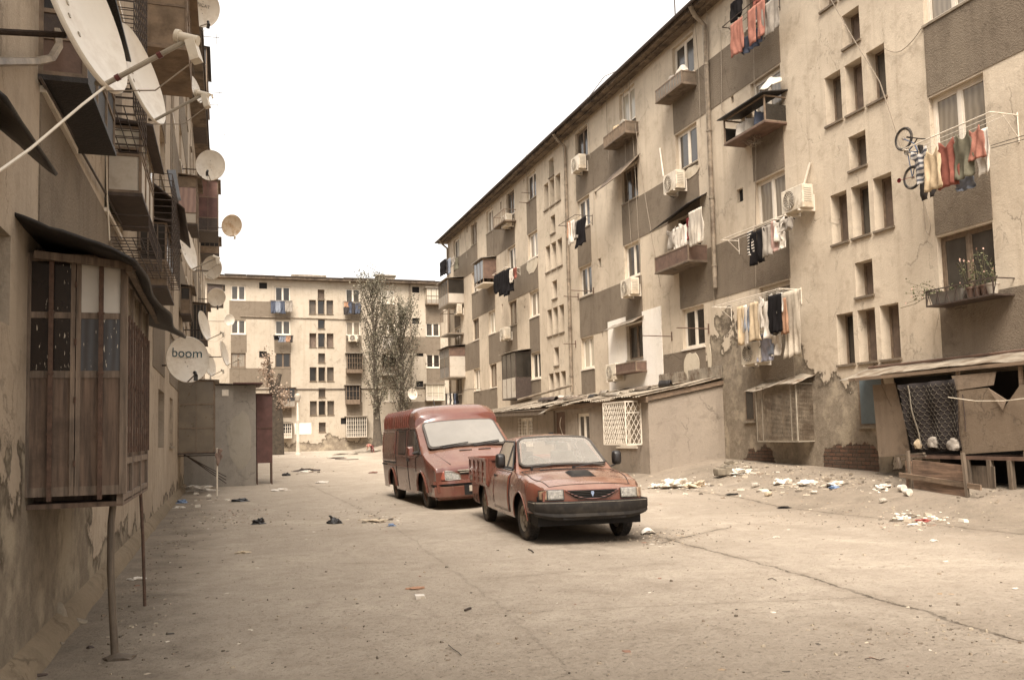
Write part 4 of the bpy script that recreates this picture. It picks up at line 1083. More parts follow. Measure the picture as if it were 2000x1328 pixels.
# ---------------------------------------------------------------- satellite dishes
VIEWO = Vector((0, 0, H))
def dish(px, py, rpx, asp, ang, label, wallx=XL, R=.44, mat='dish', text=None, dark=False, arm=True, tape=False, group='satellite dishes along the left block', Y=None):
    """ellipse centre, long radius in pixels, width/height ratio, and the way the face leans in the picture"""
    v = ray(px, py).normalized(); dep = F*R/rpx; c = Vector((0, 0, H)) + ray(px, py)*dep
    rt = (CR - v*CR.dot(v)).normalized(); up = rt.cross(v).normalized()
    a = math.radians(ang); n = (-v*asp + (rt*math.cos(a)+up*math.sin(a))*math.sqrt(1-asp*asp)).normalized()
    side = n.cross(Vector((0, 0, 1))).normalized(); upd = side.cross(n)  # local z
    root = bpy.data.objects.new('satellite_dish', None); COL.objects.link(root); tag(root, label, 'satellite dish', group); ORI[root.name] = Vector((0, 0, 0)); root.empty_display_size = .2
    root.matrix_world = Matrix.Translation(c) @ Matrix((side*-1 if False else side, n, upd)).transposed().to_4x4()
    inv = (Matrix.Translation(c) @ Matrix((side, n, upd)).transposed().to_4x4()).inverted()
    d = MB(); prof = []
    K = .20*R
    for i in range(9):
        q = i/8; prof.append((max(.001, R*q), K*(q*q-1)))
    prof += [(R*1.012, .004), (R*1.03, -.006), (R*1.03, -.02), (R*1.0, -.022)]
    prof += [(R*(1-i/6)+.001, K*((1-i/6)**2-1)-.012) for i in range(1, 7)]
    n_ = 40; rings = []
    for r_, h in prof: rings.append(d.vs(*[(r_*math.cos(2*PI*j/n_)*.96, h, r_*math.sin(2*PI*j/n_)*1.04) for j in range(n_)]))
    for p, q in zip(rings, rings[1:]):
        for j in range(n_): d.f.append((p+(j+1) % n_, p+j, q+j, q+(j+1) % n_)); d.mi.append(0)
    ob = d.build('reflector', mat, root, local=True, smooth=True, angle=40)
    if R > .3:
        h = MB()
        for x, z in ((0, .1), (.03, -.1), (-.02, -.3), (.02, .35)):
            h.lathe([(.010, -.004), (.010, .004), (.0005, .006)], (x*R*2, K*((x*x*4+z*z)-1)+.001, z*R), 8, axis=1) if False else h.box(x*R*2-.008, x*R*2+.008, K*((x*x*4+z*z)-1), K*((x*x*4+z*z)-1)+.006, z*R-.012, z*R+.012)
        h.build('bolt_heads', 'plastic_grey', ob, local=True)
    if text:
        for tx, sz, zz, mt in text:
            # place the lettering on the bowl surface
            text_mesh(tx, sz, 'lettering', mt, ob, Matrix(((-1, 0, 0, 0), (0, 0, 1, 0), (0, 1, 0, zz), (0, 0, 0, 1))), bend=(K, R))
    if arm:
        bot = Vector((0, -.01, -R*1.02)); lnb = Vector((0, R*1.10, -R*.78))
        am = MB(); am.tube([bot+Vector((0, -.05, .02)), bot, lnb], .014 if R > .3 else .010, 8)
        ao = am.build('feed_arm', 'plastic_grey', root, local=True, smooth=True)
        if tape:
            for t0 in (.12, .62):
                tp = MB(); p0 = bot.lerp(lnb, t0); p1 = bot.lerp(lnb, t0+.05); tp.tube([p0, p1], .018, 8); tp.build('tape_wrap', 'tape', ao, local=True)
        # the head looks back at the bowl
        dr = (Vector((0, -K, 0))-lnb).normalized(); e = MB(); s_ = R/.44
        e.tube([lnb-dr*.05*s_, lnb+dr*.05*s_], .028*s_, 10); e.tube([lnb+dr*.05*s_, lnb+dr*.075*s_], .036*s_, 12)
        e.box(-.034*s_, .034*s_, lnb.y-.02*s_, lnb.y+.03*s_, lnb.z-.13*s_, lnb.z-.015*s_)
        e.build('lnb_head', 'black' if dark else 'ac', root, local=True, smooth=True, angle=40)
        cb = MB(); m_ = lnb.lerp(bot, .5); cb.tube([lnb+Vector((0, 0, -.12*s_)), m_+Vector((.01, 0, -.17*s_)), bot+Vector((0, -.03, -.03))], .004, 5); cb.build('coax_cable', 'cable', root, local=True, smooth=True)
    # bracket from the back of the bowl to the wall
    back = c - n*(K+.03); wp = Vector((wallx, back.y+.12, back.z-.10)) if abs(wallx-c.x) > .02 else back
    kn = Vector((back.x, back.y+.06, back.z-.10)); b_ = MB()
    pts = [inv @ p for p in (back, kn, wp)]; b_.tube(pts, .018, 8); q = inv @ wp
    b_.build('wall_bracket', 'metal_dark', root, local=True, smooth=True)
    pl_ = MB(); off = .012 if wallx < 0 else -.012
    pl_.hexa([inv @ Vector((wallx+sx*off, wp.y+sy*.06, wp.z+sz*.09)) for sz in (-1, 1) for sx, sy in ((0, -1), (1, -1), (1, 1), (0, 1))]); pl_.build('wall_plate', 'metal_dark', root, local=True)
    return root
M['teal'] = basic('teal_lettering', (.055, .13, .155), .5, .1, 5, 0)
M['faded'] = basic('faded_lettering', (.22, .19, .155), .5, .2, 5, 0)
dish(166, 12, 160, .27, 16, 'largest white dish filling the top corner of the near block, seen almost edge on', tape=True)
dish(279, 146, 93, .25, 16, 'tall white edge-on satellite dish just below the largest one', tape=False)
dish(398, 17, 33, .93, -10, 'grey dish with worn lettering against the sky at the top of the near block', text=[('P|ICAT', .12, .06, 'faded')], dark=True)
dish(411, 323, 28.5, .94, 120, 'round grey dish on a dark blue box, above the maroon balcony', dark=True)
dish(453, 441, 20.5, .92, -30, 'rust stained cream dish standing furthest out against the white sky', mat='dish_rust', R=.40)
dish(366, 481, 46, .27, 14, 'edge-on white dish beside hanging dark and red clothes', tape=False)
dish(414, 523, 21.5, .85, 170, 'pale dish half hidden behind dark hanging clothes')
dish(423, 581, 17.5, .95, -60, 'round pale dish level with the top windows of the far block', R=.42, dark=True)
dish(448, 625, 10.5, .95, 0, 'smallest round white dish against the far block wall', R=.40)
dish(400, 636, 28, .30, 14, 'slim edge-on dish in front of the rusty mesh balcony')
dish(439, 690, 23.5, .24, 14, 'narrow edge-on dish in front of the tall grey glazed balcony')
dish(367, 702, 42.5, .95, 20, 'round grey dish lettered boom above the dirty glass box', dark=True, text=[('boom', .26, .13, 'teal'), ('s u t i s a t e l i t', .055, .045, 'faded')])
dish(410, 712, 22, .45, 15, 'white dish mostly behind the one lettered boom')
dish(383, 175, 25, .28, 16, 'small thin edge-on dish high up near the roof edge of the near block', R=.42)
dish(410, 300, 14, .3, 14, 'tiny edge-on dish right behind the grey one on the blue box', R=.4)
dish(806, 769, 10.5, .9, 10, 'white dish under the poplar branches on the far block', wallx=fx(806), R=.42, arm=True, group='dishes at the far end')
dish(832, 786, 6.0, .8, 30, 'little dish low on the far block above the van roof', wallx=fx(832), R=.26, group='dishes at the far end')
dish(877, 708, 10, .9, 200, 'pale dish beside an air conditioner at the far end of the right block', wallx=XR, R=.35, group='dishes at the far end')

# ---------------------------------------------------------------- boxed in balconies on the near block
def encl(label, x0, x1, yt, yb, ln, rows, xwall=XL, name='enclosed_balcony', floor='metal_dark', roof='eave', fr='wood_frame', bars=0, ft=.03, side_rows=None, group=None):
    """box standing out of the left wall. rows from the bottom up: (share of height, material)"""
    ym = (yt+yb)/2; Y0 = atX(x0, ym, xwall).y; Xo = atY(x1, ym, Y0).x; z0, z1 = atY(x0, yb, Y0).z, atY(x0, yt, Y0).z; Y1 = Y0+ln
    r_ = thing(name, label, 'balcony box', (xwall, (Y0+Y1)/2, z0), group=group)
    f_ = MB()
    for x in (xwall+ft, Xo):
        for y in (Y0, Y1): f_.box(x-ft, x, y, y+ft*(1 if y == Y0 else -1), z0, z1)
    zz = z0
    lv = [z0]
    for h_, m_ in rows: zz += h_*(z1-z0); lv.append(zz)
    for z in lv:
        za = min(z, z1-ft); f_.box(xwall+ft, Xo-ft, Y0+.001, Y0+ft-.001, za, za+ft); f_.box(Xo-ft+.001, Xo-.001, Y0+ft, Y1-ft, za, za+ft)
    xm = (xwall+Xo)/2
    for k in range(1, bars+1):
        x = xwall+(Xo-xwall)*k/(bars+1); f_.box(x-.008, x+.008, Y0-.004, Y0+.012, z0, z1)
    nb = max(2, int(ln/.5))
    for k in range(1, nb):
        y = Y0+ln*k/nb; f_.box(Xo-ft*.8, Xo+.003, y-ft/2, y+ft/2, z0, z1)
    f_.build('frame', fr, r_)
    for i, (h_, m_) in enumerate(rows):
        a, b_ = lv[i]+ft*.5, lv[i+1]-.002
        if m_ is None: continue
        p_ = MB(); p_.box(xwall+.01, Xo-ft-.002, Y0+.012, Y0+.02, a, b_); p_.build('front_panel', m_, r_)
        p_ = MB(); p_.box(Xo-.02, Xo-.012, Y0+ft+.002, Y1-.01, a, b_); p_.build('side_panel', (side_rows or rows)[i][1] or m_, r_)
        p_ = MB(); p_.box(xwall+.01, Xo-ft-.002, Y1-.02, Y1-.012, a, b_); p_.build('rear_panel', m_, r_)
    if floor: p_ = MB(); p_.box(xwall, Xo+.01, Y0-.01, Y1+.01, z0-.04, z0-.002); p_.build('floor', floor, r_)
    if roof: p_ = MB(); p_.hexa([(xwall, Y0-.08, z1+.05), (Xo+.12, Y0-.08, z1-.01), (Xo+.12, Y1+.08, z1-.01), (xwall, Y1+.08, z1+.05), (xwall, Y0-.08, z1+.075), (Xo+.12, Y0-.08, z1+.015), (Xo+.12, Y1+.08, z1+.015), (xwall, Y1+.08, z1+.075)]); p_.build('roof', roof, r_)
    return r_, Y0, Y1, Xo, z0, z1
M['maroon'] = basic('maroon_panel', (.11, .05, .04), .7, .4, 3, .1)
M['cardboard'] = basic('brown_sheet', (.22, .155, .10), .85, .4, 2.5, .2, dirt=(.13, .09, .055), dirtsc=2)
M['curtain_pink'] = glass('pink_curtain_glass', (.3, .2, .17), .12, (.40, .26, .21))
M['grey_panel'] = basic('grey_sheet', (.20, .175, .145), .75, .35, 3, .15, dirt=(.13, .11, .085), dirtsc=1.5)
M['dirty_glass'] = glass('grimy_glass', (.17, .13, .085), .25)
M['blue_cloth'] = basic('slate_blue_cloth', (.10, .12, .17), .9, .4, 6, .2)
encl('black bottomed window box behind the largest dish, junk and an old heater stored inside', 76, 171, -90, 145, 1.65, [(.30, 'board_brown'), (.22, 'metal_dark'), (.48, 'tar')], floor='tar', roof='tar', side_rows=[(.3, 'tar'), (.22, 'tar'), (.48, 'tar')])
encl('window box with an off white lower panel and glass above, beneath the two edge-on dishes', 207, 277, 243, 374, 1.7, [(.55, 'panel_white'), (.10, None), (.35, 'glass_pale')], roof='metal_dark', bars=0)
encl('big plain brown boarded box high up beside the dish with worn lettering', 269, 366, -60, 84, 1.9, [(.55, 'cardboard'), (.45, 'cardboard')], floor='cardboard', roof='cardboard', fr='wood_frame')
encl('glazed box with hanging clothes inside, just above the timber bay roof', 270, 326, 432, 556, 1.8, [(.38, 'cardboard'), (.62, 'glass_dark')], roof='metal_dark', bars=2)
encl('framed box with pink curtained glass over a white panel', 347, 385, 344, 436, 1.6, [(.22, 'panel_white'), (.55, 'curtain_pink'), (.23, 'cardboard')])
encl('maroon and brown panelled box under the round grey dish', 386, 426, 350, 450, 2.4, [(.25, 'metal_dark'), (.40, 'maroon'), (.35, 'board_red')], bars=1)
encl('rusty wire mesh box behind the slim edge-on dish', 371, 404, 593, 664, 2.0, [(1.0, 'glass_dark')], bars=4)
encl('tall box with grey sheets below and pale glass above, near the far block', 409, 459, 638, 742, 3.0, [(.32, 'grey_panel'), (.38, 'grey_panel'), (.30, 'glass_grey')], bars=1)
encl('brown box of boards below the roof edge left of the sky, third floor', 376, 402, 196, 246, 2.0, [(.5, 'cardboard'), (.5, 'dark')], bars=1)
encl('open iron cage of shelves and bottles under the rust stained dish', 391, 428, 462, 494, 2.2, [(.4, 'cardboard'), (.6, 'dark')], bars=3)
encl('small dark box beside the pale dish, level with the far roof', 404, 436, 556, 590, 2.5, [(1, 'metal_dark')], roof='tar')
encl('brown box under the mesh box, lowest of the far group', 352, 372, 560, 612, 1.6, [(.5, 'cardboard'), (.5, 'glass_dark')])
encl('fourth floor box of blackened planks near the roof edge', 372, 404, 90, 190, 3.2, [(.35, 'cardboard'), (.3, 'metal_dark'), (.35, 'tar')], roof='tar', bars=1)
encl('narrow box crowded against the end of the near block, top floor', 402, 425, 300, 345, 4.0, [(.5, 'board_red'), (.5, 'dark')])
encl('dusty glass box on diagonal struts in front of the grey cement shed', 347, 419, 743, 885, 1.7, [(.33, 'dirty_glass'), (.33, 'dirty_glass'), (.34, 'dirty_glass')], name='glass_box', bars=1, roof='tin')
# struts and the white pole under that glass box
st_ = MB(); q = atX(347, 885, XL); Yb = q.y
for k in range(3): st_.tube([(XL+.1, Yb+.05+.2*k, 1.12), (.0, Yb+.05+.2*k, .45-.1*k)], .014, 6)
st_.tube([(XL+.02, Yb, 1.05), (-.12, Yb, 1.05)], .014, 6)
st_.build('diagonal_struts', 'metal_dark', None, label='three thin dark struts bracing the dusty glass box', cat='struts')
p_ = MB(); p_.tube([ground_at(424, 968), ground_at(424, 968)+Vector((0, 0, 1.25))], .022, 8); pr = p_.build('prop_pole', 'metal_white', None, smooth=True, label='thin white pole standing under the corner of the dusty glass box', cat='pole')
# rags tied on it
r_ = MB(); q = ground_at(424, 968)+Vector((0.02, -.04, 1.15))
r_.grid(lambda a, b: (q.x-.06+.16*a+.02*math.sin(9*b), q.y+.03*math.sin(7*a+4*b), q.z+.08-.45*b*(.75+.25*math.sin(5*a))), 6, 10)
r_.build('rag', basic('pinkish_rag', (.27, .19, .15), .9, .4, 6, .2), None, solid=.006, smooth=True, label='pinkish rag tied to the thin white pole', cat='rag')

# wire grilles leaning out past the two edge-on dishes
gz = MB(); A = atX(222, -60, -.98); B_ = atX(330, 470, -.98)
def cage(name, label, Y0, Y1, Xo, z0, z1, n1, n2, cat='wire cage', r=.006, m='metal_dark'):
    t_ = MB()
    for k in range(n1+1):
        z = z0+(z1-z0)*k/n1; t_.tube([(XL, Y0, z), (Xo, Y0, z), (Xo, Y1, z), (XL, Y1, z)], r, 4)
    for k in range(n2+1):
        y = Y0+(Y1-Y0)*k/n2; t_.tube([(Xo, y, z0), (Xo, y, z1)], r, 4)
        t_.tube([(XL, y, z0), (Xo, y, z0)], r, 4)
    for k in range(1, 5):
        x = XL+(Xo-XL)*k/5; t_.tube([(x, Y0, z0), (x, Y1, z0)], r, 4)
    return t_.build(name, m, None, label=label, cat=cat)
cage('wire_cage', 'black wire cage on the window between the two edge-on dishes', 8.7, 10.1, -.83, 4.6, 6.3, 20, 6)
cage('wire_cage', 'rusty wire tray slung below the box with the off white panel', 10.4, 12.4, -.82, 3.72, 3.98, 2, 12)
cage('wire_cage', 'wire cage with plants standing on the window past the off white box', 12.9, 15.0, -.72, 3.9, 5.2, 14, 10)
cage('wire_cage', 'tall open cage of thin bars beside the tall grey sheeted box', 29.5, 32.5, -.5, 1.9, 3.6, 3, 12, r=.012, m='metal_white')
# sagging awnings
def sheet(name, label, pts, mat, cat, th=.02, sag=.03, nu=8, nv=8):
    c = [Vector(p) for p in pts]; s_ = MB()
    s_.grid(lambda a, b: c[0]*(1-a)*(1-b)+c[1]*a*(1-b)+c[2]*a*b+c[3]*(1-a)*b + Vector((0, 0, -sag*math.sin(PI*a)*math.sin(PI*b)+.012*noise.noise(Vector((a*4+c[0].y, b*4, 2))))), nu, nv)
    return s_.build(name, mat, None, smooth=True, solid=th, label=label, cat=cat)
sheet('awning', 'black metal awning jutting in from the frame edge of the near wall', [(-1.25, 4.35, 3.32), (-1.25, 5.6, 3.30), (-.93, 5.55, 2.86+.16), (-.93, 4.3, 3.0)], 'tar', 'awning', .02, -.03)
sheet('awning', 'dark tin awning over the glazed box with hanging clothes', [(-1.25, 14.0, 5.55), (-1.25, 16.4, 5.5), (-.60, 16.4, 4.9), (-.60, 14.0, 5.0)], 'metal_dark', 'awning')
sheet('awning', 'dark tilted tin sheet above the framed box with pink curtain', [atY(327, 332, 16.5), atY(343, 332, 17.2), atY(354, 392, 16.6), atY(340, 390, 15.6)], 'tar', 'awning', .02, 0)

# ---------------------------------------------------------------- the timber bay on poles
BX0, BX1, BY0, BY1, BZ0, BZ1 = -1.25, -.665, 6.42, 8.45, 1.06, 2.66
BAY = thing('timber_bay', 'weathered brown timber window bay with a black sheet roof, held up by two poles', 'enclosed bay', (-.95, 7.4, BZ0))
def bpx(px): return atY(px, 740, BY0).x
def bpz(py): return atY(150, py, BY0).z
def glassd(name, c, spots=True, curtain=None):
    t = NT(name); p = t.pos(); x, y, z = t.xyz(p)
    col = t.mix(t.rng(t.noise(p, 3, 5), .35, .65), tuple(v*.6 for v in c), c)
    if curtain: 
        wv = t.math('SINE', t.math('MULTIPLY', t.math('ADD', x, t.math('MULTIPLY', t.noise(p, 3, 2), .05)), 110)); col = t.mix(t.rng(wv, -1, 1, .1, .6), col, curtain)
    if spots:
        n = t.noise(t.scale(p, 95, 95, 16), 1.0, 2, .4); reg = t.noise(p, 5, 2)
        col = t.mix(t.math('MULTIPLY', t.rng(n, .66, .69), t.rng(reg, .47, .52)), col, (.55, .48, .38))
    return t.out(col, .22, None, .5)
M['bay_dark'] = glassd('paint_spattered_glass', (.022, .014, .010)); M['bay_curtain'] = glassd('curtained_bay_glass', (.06, .052, .048), True, (.10, .105, .115))
M['bay_white'] = basic('white_blind', (.55, .50, .43), .6, .12, 3, .1); M['bay_board'] = M['wood_bay']
xs_ = [bpx(v) for v in (45, 58, 93, 105, 137, 157, 190, 204, 234, 248)]
zs_ = [bpz(v) for v in (968, 950, 738, 724, 622, 610, 512, 497)]
fr_ = MB()
def fb_(x0, x1, z0, z1, y0=BY0, y1=BY0+.045): fr_.box(x0, x1, y0, y1, z0, z1)
for a, b in ((0, 1), (8, 9)): fb_(xs_[a], xs_[b], zs_[0], zs_[7], BY0-.001)
fb_(xs_[4], (xs_[4]+xs_[5])/2-.003, zs_[0]+.001, zs_[7], BY0-.006); fb_((xs_[4]+xs_[5])/2+.003, xs_[5], zs_[0]+.001, zs_[7], BY0-.006)
for a, b in ((0, 1), (2, 3), (4, 5), (6, 7)): fb_(xs_[1], xs_[8], zs_[a], zs_[b], BY0+.004)
fr_.build('front_frame', 'wood_bay_frame', BAY)
bars_ = MB()
for a, b, mt in ((2, 3, .0), (6, 7, 0)):
    x = (xs_[a]+xs_[b])/2; bars_.box(x-.014, x+.014, BY0-.022, BY0-.008, zs_[0]-.03, zs_[7]-.02)
    for zq in (.25, .5, .75): bars_.box(x-.02, x+.02, BY0-.026, BY0-.006, zs_[0]+(zs_[7]-zs_[0])*zq, zs_[0]+(zs_[7]-zs_[0])*zq+.012)
bars_.build('iron_bar', 'rust', BAY)
for (a, b) in ((1, 2), (3, 4), (5, 6), (7, 8)):
    for (c, d, kind) in ((1, 2, 'board'), (3, 4, 'mid'), (5, 6, 'top')):
        mt = {'board': 'wood_bay', 'mid': 'bay_dark' if a < 4 else 'bay_curtain', 'top': 'bay_dark' if a < 4 else 'bay_white'}[kind]
        q = MB(); q.box(xs_[a]-.01, (xs_[b]+.01), BY0+.012, BY0+.020, zs_[c]-.004, zs_[d]+.004); q.build('board' if kind == 'board' else 'window_pane', mt, BAY)
hi = MB()
for zq in (.12, .38, .62, .86):
    z = zs_[0]+(zs_[7]-zs_[0])*zq; hi.tube([((xs_[4]+xs_[5])/2, BY0-.012, z), ((xs_[4]+xs_[5])/2, BY0-.012, z+.04)], .008, 6)
hi.build('hinges', 'rust', BAY)
# long side towards the yard
sf = MB(); X = BX1
def sb(y0, y1, z0, z1, o=0): sf.box(X-.04, X+o, y0, y1, z0, z1)
for y in (BY0+.046, 7.08, 7.75, BY1-.06): sb(y, y+.06, BZ0-.02, BZ1)
for z in (BZ0-.01, 1.30, 1.52, 2.28, 2.60): sb(BY0+.106, BY1-.06, z, z+.045, -.002)
sf.build('side_frame', 'wood_bay_frame', BAY)
q = MB(); q.box(X-.03, X-.022, BY0+.08, BY1-.03, BZ0, 1.54); q.build('side_board', 'wood_bay', BAY)
q = MB(); q.box(X-.03, X-.022, BY0+.08, BY1-.03, 1.545, 2.30); q.build('window_pane', 'bay_dark', BAY)
q = MB(); q.box(X-.03, X-.022, BY0+.08, BY1-.03, 2.305, 2.64); q.build('window_pane', 'dirty_glass', BAY)
q = MB()
for k in range(10): q.box(X+.012, X+.024, 6.62+k*.18, 6.632+k*.18, 1.38, 2.34)
for z in (1.40, 1.86, 2.31): q.box(X+.002, X+.011, 6.58, 8.34, z, z+.025)
q.build('side_bars', 'rust', BAY)
q = MB(); q.box(BX0, X-.002, BY0+.05, BY1, BZ0-.035, BZ0-.003); q.box(BX0, X-.05, BY1-.03, BY1-.002, BZ0, BZ1); q.box(BX0+.002, X-.045, BY0+.3, BY0+.31, BZ0, BZ1-.06); q.build('floor', 'wood_bay', BAY)
for za, zb, yy in ((1.10, 1.125, 6.9),): pass
rf = MB()
def rfn(a, b):
    y = 6.02+a*3.5; x = -1.27+b*(.72+.14*a); edge = .02*noise.noise(Vector((a*6, b*5, 7)))
    z = 2.90-.10*a-b*.25 - .02*math.sin(PI*a)*b + edge
    if b > .85: z -= .03*(b-.85)/.15
    return (x+.02*math.sin(a*14)*b, y, z)
rf.grid(rfn, 26, 10); rf.build('roof_sheet', 'tar', BAY, smooth=True, solid=.022)
q = MB(); q.bar((-1.2, 6.36, 2.70), (-.58, 6.36, 2.64), .035, .05); q.bar((-.62, 6.3, 2.62), (-.62, 8.9, 2.60), .04, .05); q.build('roof_batten', 'wood_bay_frame', BAY)
def rock(c, r, seed, sq=(1, 1, .6), name='rock', mat='concrete', n=2, **k):
    bmx = bmesh.new(); bmesh.ops.create_icosphere(bmx, subdivisions=n, radius=1)
    m_ = MB(); idx = {}
    for v in bmx.verts:
        d_ = 1+.35*noise.noise(v.co*1.6+Vector((seed*7.3, seed, 0)))+.12*noise.noise(v.co*5+Vector((seed, 0, seed))); m_.v.append((c[0]+v.co.x*r*sq[0]*d_, c[1]+v.co.y*r*sq[1]*d_, c[2]+max(-.55, v.co.z)*r*sq[2]*d_))
    for f in bmx.faces: m_.f.append(tuple(v.index for v in f.verts)); m_.mi.append(0)
    bmx.free(); return m_.build(name, mat, None, smooth=True, angle=25, **k)
q = atX(205, 478, -.98); rock((-1.06, 7.35, 2.93), .13, 3, (.8, 1.5, .55), 'brick_lump', 'concrete', label='lump of old masonry weighing down the black bay roof', cat='stone')
# poles
pl_ = MB(); g0 = ground_at(225, 1285)
pp = [Vector((g0.x, g0.y, -.02))] + [atY(a, b, g0.y+.02) for a, b in ((220, 1200), (216, 1110), (217, 1020), (224, 960), (231, 926))]
pl_.tube(pp, [.026, .024, .024, .023, .022, .022], 10)
pl_.build('bent_pole', 'wood_post', None, smooth=True, label='thick bent grey pole propping the near corner of the timber bay', cat='pole')
pl_ = MB(); g1_ = ground_at(283, 1183); pl_.tube([(g1_.x, g1_.y, -.02), Vector(atY(279, 1050, g1_.y)), Vector(atY(274, 950, g1_.y))], .014, 8)
pl_.build('thin_pole', 'rust', None, smooth=True, label='thin straight rusty pole under the far corner of the timber bay', cat='pole')
rock((g0.x+.03, g0.y-.02, .0), .085, 9, (1.3, 1, .35), 'mortar_lump', 'wood_post', label='dark lump of mortar round the foot of the bent pole', cat='mortar')
for i, (px, py, r, sq, lb_) in enumerate([(108, 1232, .12, (.8, .7, 1.5), 'tall jagged lump of rubble against the near wall foot'), (98, 1262, .07, (1.3, .8, .5), 'flat pale stone in front of the rubble lump'), (150, 1218, .07, (1.2, .9, .5), 'grey stone lying just past the rubble lump'),
        (176, 1265, .02, (1.2, .9, .7), 'tiny dark pebble between the wall and the bent pole'), (50, 1322, .05, (2.6, .7, .3), 'dark flat shard at the very bottom edge by the wall')]):
    p = ground_at(px, py); rock((p.x, p.y, p.z+r*sq[2]*.3), r, i+20, sq, 'rubble_stone', 'concrete' if i < 3 else 'metal_dark', label=lb_, cat='rubble')

# ---------------------------------------------------------------- grey shed and red cabinet
SH = thing('cement_shed', 'narrow grey cement shed with patchy pale render, beside the red cabinet', 'shed', (-.2, 29.5, 0))
y0 = 28.9; x1 = atY(500, 850, y0).x; z1 = atY(470, 752, y0).z
s_ = MB(); s_.box(XL+.001, x1, y0, 32.0, -.1, z1); s_.build('wall', M['shed_wall'], SH)
s_ = MB()
def blob(mb, f, cx, cz, w_, h_, seed, d, th=.004, n=26):
    pts = []
    for i in range(n):
        a = 2*PI*i/n; rr = 1+.35*noise.noise(Vector((math.cos(a)*1.4+seed, math.sin(a)*1.4, seed)))+.12*noise.noise(Vector((math.cos(a)*5, math.sin(a)*5, seed)))
        pts.append(Vector(f(cx+w_*rr*math.cos(a), cz+h_*rr*math.sin(a))))
    mb.slab(pts, d)
blob(s_, lambda x, z: (x, y0-.001, z), .42, 1.45, .42, .80, 4, (0, -.006, 0)); s_.build('render_patch', plaster('pale_shed_render', (.36, .32, .265), (.26, .225, .18), (.31, .275, .22)), SH)
s_ = MB(); a = atY(455, 752, y0).x; b = atY(513, 752, y0).x
s_.hexa([(a, y0-.35, z1+.02), (b, y0-.35, z1+.02), (b, 32.3, z1+.10), (a, 32.3, z1+.10), (a, y0-.35, z1+.06), (b, y0-.35, z1+.06), (b, 32.3, z1+.14), (a, 32.3, z1+.14)]); s_.build('roof', 'maroon', SH)
s_ = MB(); s_.hexa([(XL, y0-.12, z1+.08), (a-.01, y0-.12, z1+.01), (a-.01, 32, z1+.01), (XL, 32, z1+.1), (XL, y0-.12, z1+.11), (a-.01, y0-.12, z1+.04), (a-.01, 32, z1+.04), (XL, 32, z1+.13)]); s_.build('roof_sheet', 'metal_dark', SH)
s_ = MB(); q = atY(440, 767, y0); s_.box(q.x-.10, q.x+.10, y0-.02, y0-.002, q.z-.10, q.z+.10); vg = s_.build('vent_grille', 'metal_white', SH)
CB = thing('red_cabinet', 'tall maroon metal cabinet raised on thin legs beside the grey shed', 'cabinet', (1.2, 29.6, 0))
cx0, cx1 = atY(501, 850, 29.3).x, atY(532, 850, 29.3).x; cz0, cz1 = atY(515, 904, 29.3).z, atY(515, 770, 29.3).z
s_ = MB(); s_.box(cx0, cx1, 29.3, 30.2, cz0, cz1); s_.build('body', 'maroon', CB)
s_ = MB(); s_.box(cx0-.01, cx1+.01, 29.285, 29.299, (cz0+cz1)/2, (cz0+cz1)/2+.025); s_.box(cx0-.02, cx1+.03, 29.25, 30.25, cz1+.002, cz1+.03); s_.build('edge_trim', 'rust', CB)
for x, y in ((cx0+.02, 29.33), (cx1-.02, 29.33), (cx0+.02, 30.17), (cx1-.02, 30.17)):
    s_ = MB(); s_.box(x-.018, x+.018, y-.018, y+.018, gh(x, y)-.02, cz0-.001); s_.build('leg', 'rust', CB)
s_ = MB(); q = ground_at(536, 945); s_.tube([q, q+Vector((0, 0, 1.2))], .02, 6); 
# cables and rods along the near wall
def cable(label, pts, r=.006, mat='cable', name='cable', sag=0):
    p = [Vector(v) for v in pts]; out = []
    for a, b in zip(p, p[1:]):
        for k in range(8):
            t = k/8; v = a.lerp(b, t); v.z -= sag*4*t*(1-t); out.append(v)
    out.append(p[-1]); c = MB(); c.tube(out, r, 5); return c.build(name, mat, None, smooth=True, label=label, cat=name.replace('_', ' '))
cable('beige plastic conduit bending off the wall below the black awning, bound with red tape', [atX(-40, 121, -1.18), atX(70, 121, -1.18), atX(100, 115, -1.12), atX(115, 90, -1.10), atX(112, 60, -1.12)], .028, 'pipe', 'conduit')
cable('long pale cable sagging from the largest dish across the near wall', [atY(205, 170, 4.95), atY(160, 205, 4.6), atY(60, 290, 4.2), atY(-10, 340, 3.9)], .007, 'ac')
cable('dark rod slanting down the near wall under the black window box', [atX(78, 152, -1.21), atX(205, 376, -1.21), atX(236, 437, -1.21)], .012, 'metal_dark')
cable('pair of thin cables dropping down the near wall beside the off white box', [atX(208, 300, -1.2), atX(209, 380, -1.2), atX(214, 470, -1.18)], .008, 'ac')
cable('thin wire crossing from the near block out towards the far roof', [atY(380, 150, 24), atX(432, 548, 3.0)], .004, 'cable_dark')
for i, (a, b, c, d) in enumerate([(405, 120, 414, 330), (398, 40, 400, 260), (376, 240, 378, 480), (318, 90, 322, 300), (336, 180, 338, 420)]):
    cable(['wire hanging from the eave furthest from the timber bay', 'cable dropping past the plank box on the fourth floor', 'white cable hanging beside the framed pink curtain box', 'dark cable running down near the narrow top windows', 'cable strung above the dark tin awning'][i], [atX(a, b, -1.1), atX(c, d, -1.1)], .01, 'cable')
